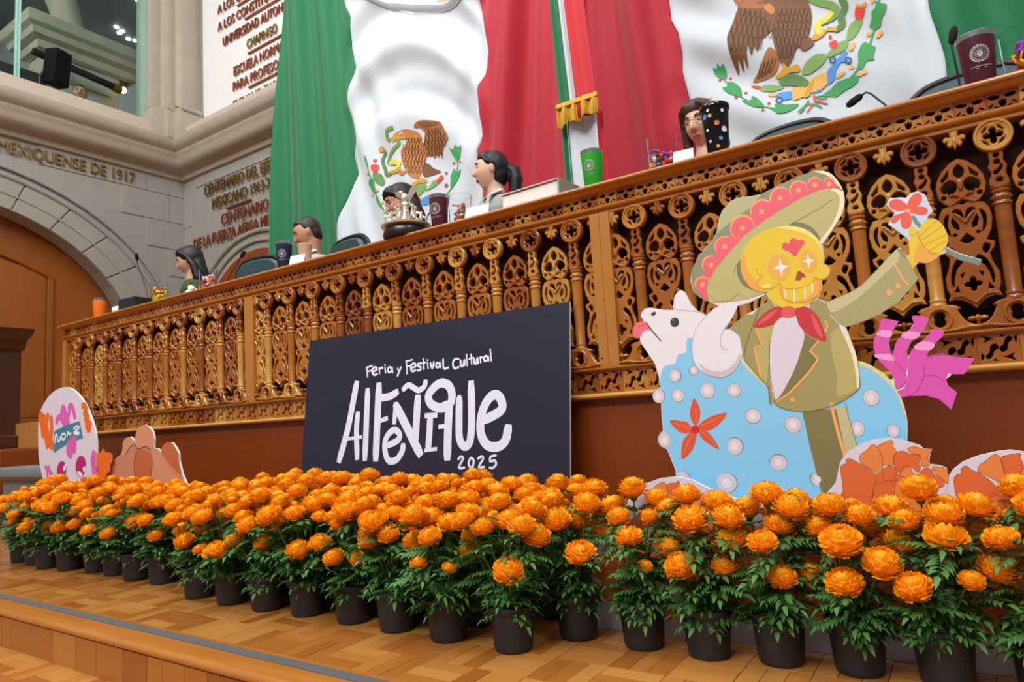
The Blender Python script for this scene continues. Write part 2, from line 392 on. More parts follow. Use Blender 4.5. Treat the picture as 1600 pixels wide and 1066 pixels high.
def f_tracery(mb):
    half = [(0, 1.376), (.022, 1.366), (.046, 1.342), (.062, 1.312), (.066, 1.285), (.061, 1.258), (.047, 1.238), (.034, 1.230), (.054, 1.226), (.066, 1.205), (.070, 1.175), (.064, 1.140), (.050, 1.112), (.050, 1.108), (.068, 1.100), (.066, 1.084), (.052, 1.066), (.056, 1.040), (.070, 1.004), (.069, .970), (.062, .950), (.070, .932), (.050, .936), (.030, .930), (.012, .916), (0, .902)]
    o = half+[(-x, z) for x, z in half[-2:0:-1]]
    H = [catmull([(0, 1.358), (-.013, 1.343), (-.0135, 1.326), (0, 1.312), (.0135, 1.326), (.013, 1.343)], True, 2)]
    for s in (-1, 1):
        H.append([(s*.026, 1.344), (s*.050, 1.316), (s*.047, 1.306), (s*.030, 1.320)])
        H.append(catmull([(s*.010, 1.300), (s*.026, 1.312), (s*.046, 1.300), (s*.052, 1.284), (s*.044, 1.270), (s*.036, 1.274), (s*.034, 1.262), (s*.020, 1.268), (s*.010, 1.282)], True, 2))
        H.append(ring2(s*.047, 1.258, .0075, n=8))
        # heart ring: outer bay, leg
        H.append(catmull([(s*.006, 1.208), (s*.020, 1.216), (s*.030, 1.208), (s*.012, 1.186), (0.0015*s, 1.176)], True, 2))
        H.append(catmull([(s*.040, 1.205), (s*.052, 1.196), (s*.056, 1.172), (s*.050, 1.148), (s*.040, 1.134), (s*.046, 1.165), (s*.043, 1.188)], True, 2))
        H.append([(s*.031, 1.192), (s*.036, 1.178), (s*.030, 1.158), (s*.018, 1.150), (s*.016, 1.165)])
        H.append(ring2(s*.030, 1.136, .006, .005, 8))
        # ogee part
        H.append(catmull([(s*.042, 1.098), (s*.056, 1.090), (s*.044, 1.066), (s*.034, 1.080)], True, 2))
        H.append(catmull([(s*.022, 1.066), (s*.040, 1.052), (s*.052, 1.020), (s*.056, .990), (s*.050, .972), (s*.046, 1.000), (s*.036, 1.030), (s*.016, 1.052)], True, 2))
        H.append([(s*.018, 1.016), (s*.030, 1.010), (s*.026, .998)]); H.append([(s*.040, .976), (s*.052, .958), (s*.036, .956)])
    H.append([(0, 1.244), (-.013, 1.236), (0, 1.229), (.013, 1.236)])
    H.append([(0, 1.138), (-.020, 1.116), (-.006, 1.106), (.006, 1.106), (.020, 1.116)])
    H.append(quatre(0, .978, .014, .009, 28, 4, PI/2))
    plate(mb, o, H, .020, .0022, .008)
    # raised leaf and crossing bands
    mb.ball((0, .006, 1.292), (.0085, .008, .019), 8, 6)
    for s in (-1, 1):
        mb.tube([(s*.032, .006, 1.262), (s*.016, .003, 1.262), (0, .003, 1.250), (-s*.03, .006, 1.232)], [.004, .005, .005, .003], 6)
        mb.tube([(0, .005, 1.172), (s*.014, .003, 1.190), (s*.026, .005, 1.203)], [.005, .005, .003], 6)
        mb.tube([(s*.058, .006, .944), (s*.030, .004, .944), (0, .005, .920)], [.002, .004, .004], 6)
def f_leaf(mb):
    h = [(0, 1.462), (.012, 1.462), (.010, 1.444), (.022, 1.448), (.031, 1.440), (.027, 1.430), (.017, 1.432), (.021, 1.420), (.013, 1.412), (.006, 1.418), (0, 1.402)]
    plate(mb, h+[(-x, z) for x, z in h[-2:0:-1]], [], .018, .003, -.004)
    mb.tube([(0, -.006, 1.455), (0, -.008, 1.43), (0, -.005, 1.407)], [.002, .003, .001], 5)
def f_spandrel(mb):
    h = P/2-.001
    o = [(-h, 1.464), (-h, 1.452)]+[(-h+.038*math.sin(a)+.006, 1.452-.0+.010*math.cos(a)-.010) for a in (0.2, .6, 1.1, 1.5)]+[(-.062, 1.430), (-.052, 1.444), (-.040, 1.452), (0, 1.455)]
    o2 = o+[(-x, z) for x, z in o[-2::-1]]
    plate(mb, o2, [], .016, .003, .004)
MESH = {n: mk(n, f, sm) for n, f, sm in (('upper_frieze_tile', f_upper, 0), ('lower_frieze_tile', f_lower, 0), ('roundel', f_roundel, 1), ('link_strap', f_link, 0), ('column', f_column, 1), ('column_base', f_base, 0), ('bud', f_bud, 1), ('tracery_panel', f_tracery, 0), ('leaf_drop', f_leaf, 0))}
cols = [-3.655-k*.2056 for k in range(11)]+[-3.387+k*.2056 for k in range(11)]+[-1.046+k*.1965 for k in range(11)]
for x in cols:
    for n in ('roundel', 'link_strap', 'column', 'column_base'): link(n, MESH[n], None, ros, T(x, 0, 0))
secs = (cols[:11][::-1], cols[11:22], cols[22:])
for sc in secs:
    d = sc[1]-sc[0]
    for k in range(-1, 11):
        x = sc[0]+(k+.5)*d
        for n in ('tracery_panel', 'leaf_drop', 'bud'): link(n, MESH[n], None, ros, T(x, 0, 0))
n = int((RX1-RX0)/.083)
for i in range(n): link('upper_frieze_tile', MESH['upper_frieze_tile'], None, ros, T(RX0+.045+i*.0832, 0, 0))
n = int((RX1-RX0)/.1066)
for i in range(n): link('lower_frieze_tile', MESH['lower_frieze_tile'], None, ros, T(RX0+.056+i*.1066, 0, 0))

# ------------------------------------------------------------------ stone hall behind
XL, YB = -8.494, 5.0
def wallplate(name, outer, holes, mat, left, t=.25, off=0.0):
    mb = MB(); plate(mb, outer, holes, t, 0, 0)
    if left: mb.xf(Matrix(((0, -1, 0, XL-off), (1, 0, 0, 0), (0, 0, 1, 0), (0, 0, 0, 1))))   # x->Y, y->-X
    else: mb.xf(T(0, YB+off, 0))
    return mb.build(name, mat)
EC = (2.4, 1.6)
def arc(a, b, n=28, t0=0.0, t1=PI): return [(EC[0]+a*math.cos(t0+(t1-t0)*i/n), EC[1]+b*math.sin(t0+(t1-t0)*i/n)) for i in range(n+1)]
wl = struct(wallplate('wall_left', [(-1.5, 0), (.4, 0)]+arc(2.0, 1.7)[::-1]+[(4.4, 0), (5.0, 0), (5.0, 4.5), (-1.5, 4.5)], [], M_stone, True))
def bx_left(mb, y0, y1, z0, z1, d0, d1, b=.004): return mb.bbox(XL-d0, XL+d1, y0, y1, z0, z1, b)
# arch stones one by one, with a raised outer moulding
nA = 15
for i in range(nA):
    t0, t1 = PI*i/nA+.004, PI*(i+1)/nA-.004
    A = arc(2.0, 1.7, 5, t0, t1)+arc(2.42, 2.03, 5, t0, t1)[::-1]
    mb = MB(); plate(mb, A, [], .28, .006, -.02); mb.xf(Matrix(((0, -1, 0, XL), (1, 0, 0, 0), (0, 0, 1, 0), (0, 0, 0, 1)))); mb.build('arch_stone', M_stone, wl)
for a, b, r in ((2.45, 2.05, .028), (2.56, 2.14, .022), (2.20, 1.86, .012)):
    mb = MB(); mb.tube([(XL+.02, y, z) for y, z in arc(a, b, 40)], r, 8); mb.build('arch_moulding', M_stone, wl, True)
def inside(y, z): return ((y-EC[0])/2.68)**2+((z-EC[1])/2.26)**2 < 1 and True
z = 1.3; row = 0
while z < 4.0:
    h = .36; y = -1.4-(row % 2)*.3
    while y < 5:
        w = .62; y1 = min(y+w, 5.0)
        if not any(inside(a, b) for a in (y, (y+y1)/2, y1) for b in (z, z+h)) and y1 > 2.0 and y1-y > .1:
            bx_left(MB(), y+.003, y1-.003, z+.003, z+h-.003, .02, .012).build('stone_block', M_stone, wl)
        y = y1
    z += h; row += 1
wb = struct(wallplate('wall_back', [(-8.494, 0), (3.5, 0), (3.5, 7.2), (-8.494, 7.2)], [], M_stone, False))
EB = (-6.95, 2.0)
for a, b, r in ((1.25, 1.06, .03), (1.08, .94, .022)):
    mb = MB(); mb.tube([(EB[0]+a*math.cos(PI*i/30), YB-.015, EB[1]+b*math.sin(PI*i/30)) for i in range(31)], r, 8); mb.build('arch_moulding', M_stone, wb, True)
mb = MB(); plate(mb, [(EB[0]+1.0*math.cos(PI*i/24), EB[1]+.84*math.sin(PI*i/24)) for i in range(25)]+[(EB[0]-1.0, .8), (EB[0]+1.0, .8)], [], .05, 0, -.01); mb.xf(T(0, YB, 0)); mb.build('niche_panel', M_panel, wb)
for i, (x0, x1, z0, z1) in enumerate([(-8.48, -8.2, 1.4, 1.9), (-8.48, -8.1, 1.9, 2.4), (-8.48, -8.27, 2.4, 2.9), (-8.48, -8.05, 2.9, 3.4), (-8.48, -8.25, 3.4, 3.9), (-8.2, -7.4, 3.9, 4.05), (-7.4, -6.6, 3.9, 4.05)]):
    MB().bbox(x0+.003, x1-.003, YB-.012, YB+.02, z0+.003, z1-.003, .004).build('stone_block', M_stone, wb)
# cornice running round the corner
cp = [(0, 4.04), (.05, 4.05), (.07, 4.10), (.16, 4.13), (.20, 4.16), (.227, 4.19), (.232, 4.24), (.26, 4.27), (.27, 4.32), (.31, 4.35), (.344, 4.40), (.344, 4.47), (.33, 4.485), (.10, 4.50), (0, 4.50)]
mb = MB(); mb.loft([[(XL+p, -1.5, z) for p, z in cp], [(XL+p, YB-p, z) for p, z in cp], [(3.5, YB-p, z) for p, z in cp]]); struct(mb.build('trim_3', M_stone2, None, True))
struct(MB().box(XL-.25, XL+.24, -1.5, 4.75, 4.47, 4.66).build('wall_parapet', M_pink))
struct(MB().box(XL-.3, 3.5, 4.74, 5.0, 4.47, 4.60).build('trim_4', M_pink))
# clustered corner pier above the cornice
pr = MB()
def pier(mb, x0, x1, y0, y1, z0=4.6, z1=7.2, b=.03): return mb.bbox(x0, x1, y0, y1, z0, z1, b)
pier(pr, XL-.35, XL+.30, 4.62, 5.02); pier(pr, XL-.10, XL+.42, 4.74, 5.02)
pier(pr, XL-.2, XL+.16, 4.46, 4.8); pr.tube([(XL+.16, 4.66, 4.9), (XL+.16, 4.66, 7.2)], .07, 12); pr.tube([(XL+.34, 4.76, 4.9), (XL+.34, 4.76, 7.2)], .07, 12)
pp_ = struct(pr.build('wall_pier', M_stone2, None, True))
struct(MB().box(XL-.3, XL+.22, 4.2, 4.99, 4.30, 4.65).build('wall_corner_fill', M_pink)); pb = MB(); pb.bbox(XL-.3, XL+.252, 4.42, 5.0, 4.46, 4.84, .02); pb.bbox(XL-.3, XL+.36, 4.58, 5.0, 4.46, 4.86, .02); pb.bbox(XL-.1, XL+.50, 4.66, 5.0, 4.46, 4.82, .02)
pb.tube([(XL-.2, 4.45, 4.86), (XL+.20, 4.45, 4.86), (XL+.20, 4.6, 4.86), (XL+.36, 4.6, 4.86), (XL+.36, 4.69, 4.84), (XL+.50, 4.69, 4.84), (XL+.50, 4.95, 4.84)], .032, 8)
pb.build('pier_base', M_stone2, pp_, True)
struct(MB().box(XL+.5, 3.5, 4.985, 5.0, 4.6, 7.2).build('wall_plaster', M_plaster))

# wood inside the big arch
wd = struct(MB().box(XL-.34, XL-.30, -1.5, 4.5, 0, 3.5).build('wall_panelling', M_wall_wood))
def trim_left(y0, y1, z0, z1, d=.02): return MB().bbox(XL-.30, XL-.30+d, y0, y1, z0, z1, .006).build('panel_moulding', M_wall_wood, wd)
trim_left(3.50, 3.56, .95, 2.62, .035); trim_left(1.2, 3.56, .88, .96, .03)
mb = MB(); mb.tube([(XL-.28, y, z) for y, z in ((3.53, 2.60), (3.2, 2.74), (2.9, 2.84), (2.4, 2.92), (1.9, 2.86))], .028, 8); mb.build('panel_moulding', M_wall_wood, wd, True)
MB().bbox(XL-.30, XL-.285, 2.2, 3.49, .97, 2.7, .004).build('panel_board', M_wall_wood, wd)
MB().bbox(XL-.30, XL-.27, -1, 4.4, .40, .55, .01).build('panel_moulding', M_bead, wd); 

# ------------------------------------------------------------------ gilded letters
M_gilt = plain('gilt_bronze', (150, 120, 62), .35, .9, .25, 8); M_copper = plain('copper_letters', (150, 84, 52), .4, .7, .25, 8)
def sign(txt, loc, size, mat, left, label, adv=1.0):
    me = text_mesh(txt, size, .008, 'LEFT'); adv = adv/max(v.co.x for v in me.vertices); o = link('wall_lettering', me, mat)
    o.rotation_euler = (PI/2, 0, PI/2) if left else (PI/2, 0, 0); o.location = loc; o.scale = (adv, 1, 1); o['label'] = label; o['category'] = 'lettering'
    return o
sign('MEXIQUENSE DE 1917', (XL+.03, 2.86, 3.865), .19, M_gilt, True, 'gilded letters MEXIQUENSE DE 1917 on stone wall above the arch', 1.48)
bk = [('CENTENARIO DEL EJ\u00c9RCITO', -7.97, 3.73, .195, 1.73), ('MEXICANO 1913-2013', -7.80, 3.52, .195, 1.38), ('CENTENARIO', -7.61, 3.27, .195, .95), ('DE LA FUERZA A\u00c9REA MEXICANA', -8.22, 3.07, .195, 2.10)]
for i, (t_, x, z, s_, a) in enumerate(bk): sign(t_, (x, YB-.03, z), s_, M_gilt if i < 2 else M_copper, False, 'wall lettering reading %s between cornice and small arch' % ('CENTENARIO DEL', 'MEXICANO', 'CENTENARIO alone', 'DE LA FUERZA')[i], a)
bl = tag(MB().bbox(-7.5, -7.0, YB-.04, YB-.01, 3.455, 3.472, .003).build('lettering_rule', M_copper), 'copper rule between two wall inscriptions above the small arch', 'rule')
up = [('A LOS CONSTITUYENTES', -7.62, 6.10, .17), ('A LOS CONSTITUYENTES DE', -7.62, 5.86, .17), ('UNIVERSIDAD AUTONOMA', -7.52, 5.62, .17), ('CHAPINGO', -7.02, 5.40, .17), ('ESCUELA NORMAL', -7.30, 5.14, .17), ('PARA PROFESORES', -7.32, 4.94, .17), ('EMILIANO ZAPATA', -7.32, 4.70, .16)]
for i, (t_, x, z, s_) in enumerate(up): sign(t_, (x, 4.965, z), s_, M_copper if i in (0, 1, 2, 4, 5) else M_gilt, False, 'metal letters %s on white upper wall panel' % (t_ if i < 2 else t_.split(' ')[0]), .074*len(t_))
for x0, x1, z, w_ in ((-7.2, -6.2, 6.04, 'A LOS'), (-7.05, -6.1, 5.80, 'CONSTITUYENTES DE'), (-7.0, -6.1, 5.325, 'CHAPINGO'), (-7.0, -6.1, 4.88, 'PARA')): tag(MB().bbox(x0, x1, 4.955, 4.985, z, z+.016, .003).build('lettering_rule', M_copper), 'thin copper rule below the letters %s on white upper wall' % w_, 'rule')

# ------------------------------------------------------------------ gallery behind the parapet
struct(MB().box(-12.0, XL, -1.5, 7.5, 4.2, 4.3).build('floor_gallery', M_stone))
struct(MB().box(-12.1, -12.0, -1.5, 9, 4.2, 8.5).build('wall_gallery', M_white))
area('gallery_ceiling_offscreen', (-9.6, 1.6, 7.1), (-10.2, 4.6, 5.4), .8, 1.5, 60); M_ceil = plain('gallery_ceiling', (150, 156, 158), .5, 0, .2, 3)
struct(MB().box(-12, XL-.3, -1.5, 9, 7.15, 7.3).build('ceiling', M_ceil))
gp = struct(MB().bbox(-10.35, -9.9, 3.85, 4.85, 4.3, 5.95, .02).build('wall_gallery_pier', M_stone2))
for k in range(5):
    for j in range(2): MB().bbox(-9.905, -9.885, 3.86+j*.5+(k % 2)*.12, 3.86+j*.5+.36+(k % 2)*.12, 4.4+k*.3, 4.68+k*.3, .008).build('stone_block', M_stone2, gp)
ec = MB(); cpf = [(0, 5.92), (.06, 5.95), (.08, 6.04), (.16, 6.08), (.18, 6.16), (.24, 6.20), (.25, 6.34), (0, 6.36)]
ec.loft([[(-10.35-p, 3.82-p, z) for p, z in cpf], [(-9.88+p, 3.82-p, z) for p, z in cpf], [(-9.88+p, 5.0+p, z) for p, z in cpf], [(-10.35-p, 5.0+p, z) for p, z in cpf]]); ec.build('capital', M_stone2, gp)
for a, b in ((1.30, .02), (1.5, .12)):
    mb = MB(); pts = [(-10.1, 3.0+1.25*math.cos(t_), 6.36+a*math.sin(t_)) for t_ in [PI*i/20 for i in range(21)]]; mb.tube(pts, .22-b, 10); mb.build('gallery_arch', M_stone2, gp, True)
struct(MB().box(-11.2, -11.1, -1.5, 3.6, 4.2, 7.15).build('wall_gallery_green', plain('olive_wall', (120, 124, 60), .7)))
struct(MB().box(-10.0, -9.9, -1.5, 3.9, 5.35, 5.6).build('trim_5', plain('dark_beam', (38, 40, 42), .5)))
M_bar = plain('dark_bar', (40, 42, 44), .4, .5)
ml = thing('gallery_lamp', 'brass spotlight with glowing end on dark bar in the gallery', 'lamp', (-9.62, 4.62, 5.62))
mb = MB(); mb.tube([(0, -1.0, .12), (0, .0, .02)], .05, 10); mb.build('bar', M_bar, ml, True)
mb = MB(); mb.tube([(0, 0, .02), (0, .07, .01), (0, .11, .01)], [.06, .07, .06], 12); mb.build('head', plain('brass', (190, 150, 60), .25, .9), ml, True)
mb = MB(); mb.ball((.02, .13, .01), .045, 10, 8); mb.build('bulb', emit('bulb_light', (255, 214, 150), 14), ml, True)
M_spot = emit('ceiling_spot', (255, 244, 220), 9)
for x, y in ((-10.58, 5.13), (-10.71, 5.24), (-10.62, 5.24), (-10.77, 5.41), (-10.74, 5.50), (-9.66, 4.99)):
    s = MB().ball((0, 0, 0), (.035, .035, .015), 10, 6).build('ceiling_spot', M_spot, None, True); s.location = (x, y, 7.14); tag(s, 'small round downlight in the dark gallery ceiling', 'light', 'gallery downlights')
M_pane = glass('green_glass', (.80, .93, .90, 1), .01, 1.1); M_edge = plain('glass_edge', (150, 196, 186), .15, 0, .05)
for n_, (y0, y1) in enumerate(((-1.0, 3.02), (3.05, 4.44))):
    w_ = thing('window_%d' % (n_+1), '', ''); del w_['label'], w_['category']; struct(w_)
    MB().box(XL+.02, XL+.032, y0, y1, 4.66, 7.15).build('pane', M_pane, w_)
    for y in (y0, y1): MB().box(XL+.016, XL+.036, y-.012, y+.012, 4.66, 7.15).build('pane_edge', M_edge, w_)
struct(MB().box(XL-.05, XL+.10, 4.40, 4.50, 4.66, 7.15).build('trim_6', plain('green_frame', (150, 172, 160), .3)))
sp = thing('loudspeaker', 'black loudspeaker box tilted on a bracket at the gallery parapet', 'speaker', (XL+.16, 3.36, 4.64), .35)
MB().bbox(-.09, .09, -.10, .10, .10, .50, .015).xf(Matrix.Rotation(.12, 4, 'Y')).build('cabinet', plain('speaker_black', (7, 7, 8), .7, spec=.12), sp)
MB().bbox(.092, .10, -.085, .085, .12, .48, .004).xf(Matrix.Rotation(.12, 4, 'Y')).build('grille', plain('black_grille', (8, 8, 9), .8, spec=.12), sp)
mb = MB(); mb.tube([(-.05, -.06, .3), (-.06, -.13, .15), (-.05, -.13, .02), (-.02, -.10, -.02)], .015, 8); mb.build('bracket', plain('black_plastic', (16, 16, 18), .45), sp, True)
mb = MB(); mb.tube([(.0, .0, .12), (.03, .06, .04), (.03, .12, -.01), (.0, .16, .0)], .006, 6); mb.build('cable', plain('black_plastic', (16, 16, 18), .45), sp, True)

# dark carved lectern and low grey step at the left
ld = thing('lectern', 'dark carved wooden lectern standing by the wall panelling', 'lectern', (-7.42, 2.55, .04))
MB().bbox(-.42, .20, -.13, .13, .60, 1.50, .01).build('body', M_podium, ld)
mb = MB(); lp = [(0, 1.48), (.03, 1.50), (.05, 1.58), (.10, 1.63), (.12, 1.68), (0, 1.70)]
mb.loft([[(-.42-p, -.13-p, z) for p, z in lp], [(.20+p, -.13-p, z) for p, z in lp], [(.20+p, .13+p*.5, z) for p, z in lp], [(-.42-p, .13+p*.5, z) for p, z in lp]]); mb.build('top', M_podium, ld)
MB().bbox(-.46, .26, -.17, .15, .60, .72, .015).build('plinth', M_podium, ld)
mb = MB(); lf = catmull([(-.30, .85), (-.34, 1.0), (-.22, 1.15), (-.30, 1.35), (-.1, 1.42), (.10, 1.35), (.02, 1.15), (.14, 1.0), (.10, .85), (-.1, .95)], True, 3); plate(mb, lf, [ring2(-.1, 1.25, .06, n=12), ring2(-.1, 1.08, .05, n=12)], .02, .004, -.150); mb.build('carving', M_podium, ld)
st = tag(MB().bbox(-8.3, -6.6, 2.3, 3.2, 0, .64, .02).build('platform', M_panel), 'red-brown wooden platform under the dark lectern', 'platform')
gs = MB(); gp2 = [(0, 0), (0, .40), (-.03, .41), (-.055, .43), (-.06, .46), (-.05, .49), (-.02, .50), (.2, .50), (.2, 0)]
gs.loft([[(x, 2.24+p, z) for p, z in gp2] for x in (-6.32, -5.4)]); tag(gs.build('grey_bench', plain('grey_stone_bench', (120, 126, 128), .6, 0, .08, 20), None, True), 'low grey bench with rounded edge behind the skull tablet board', 'bench')
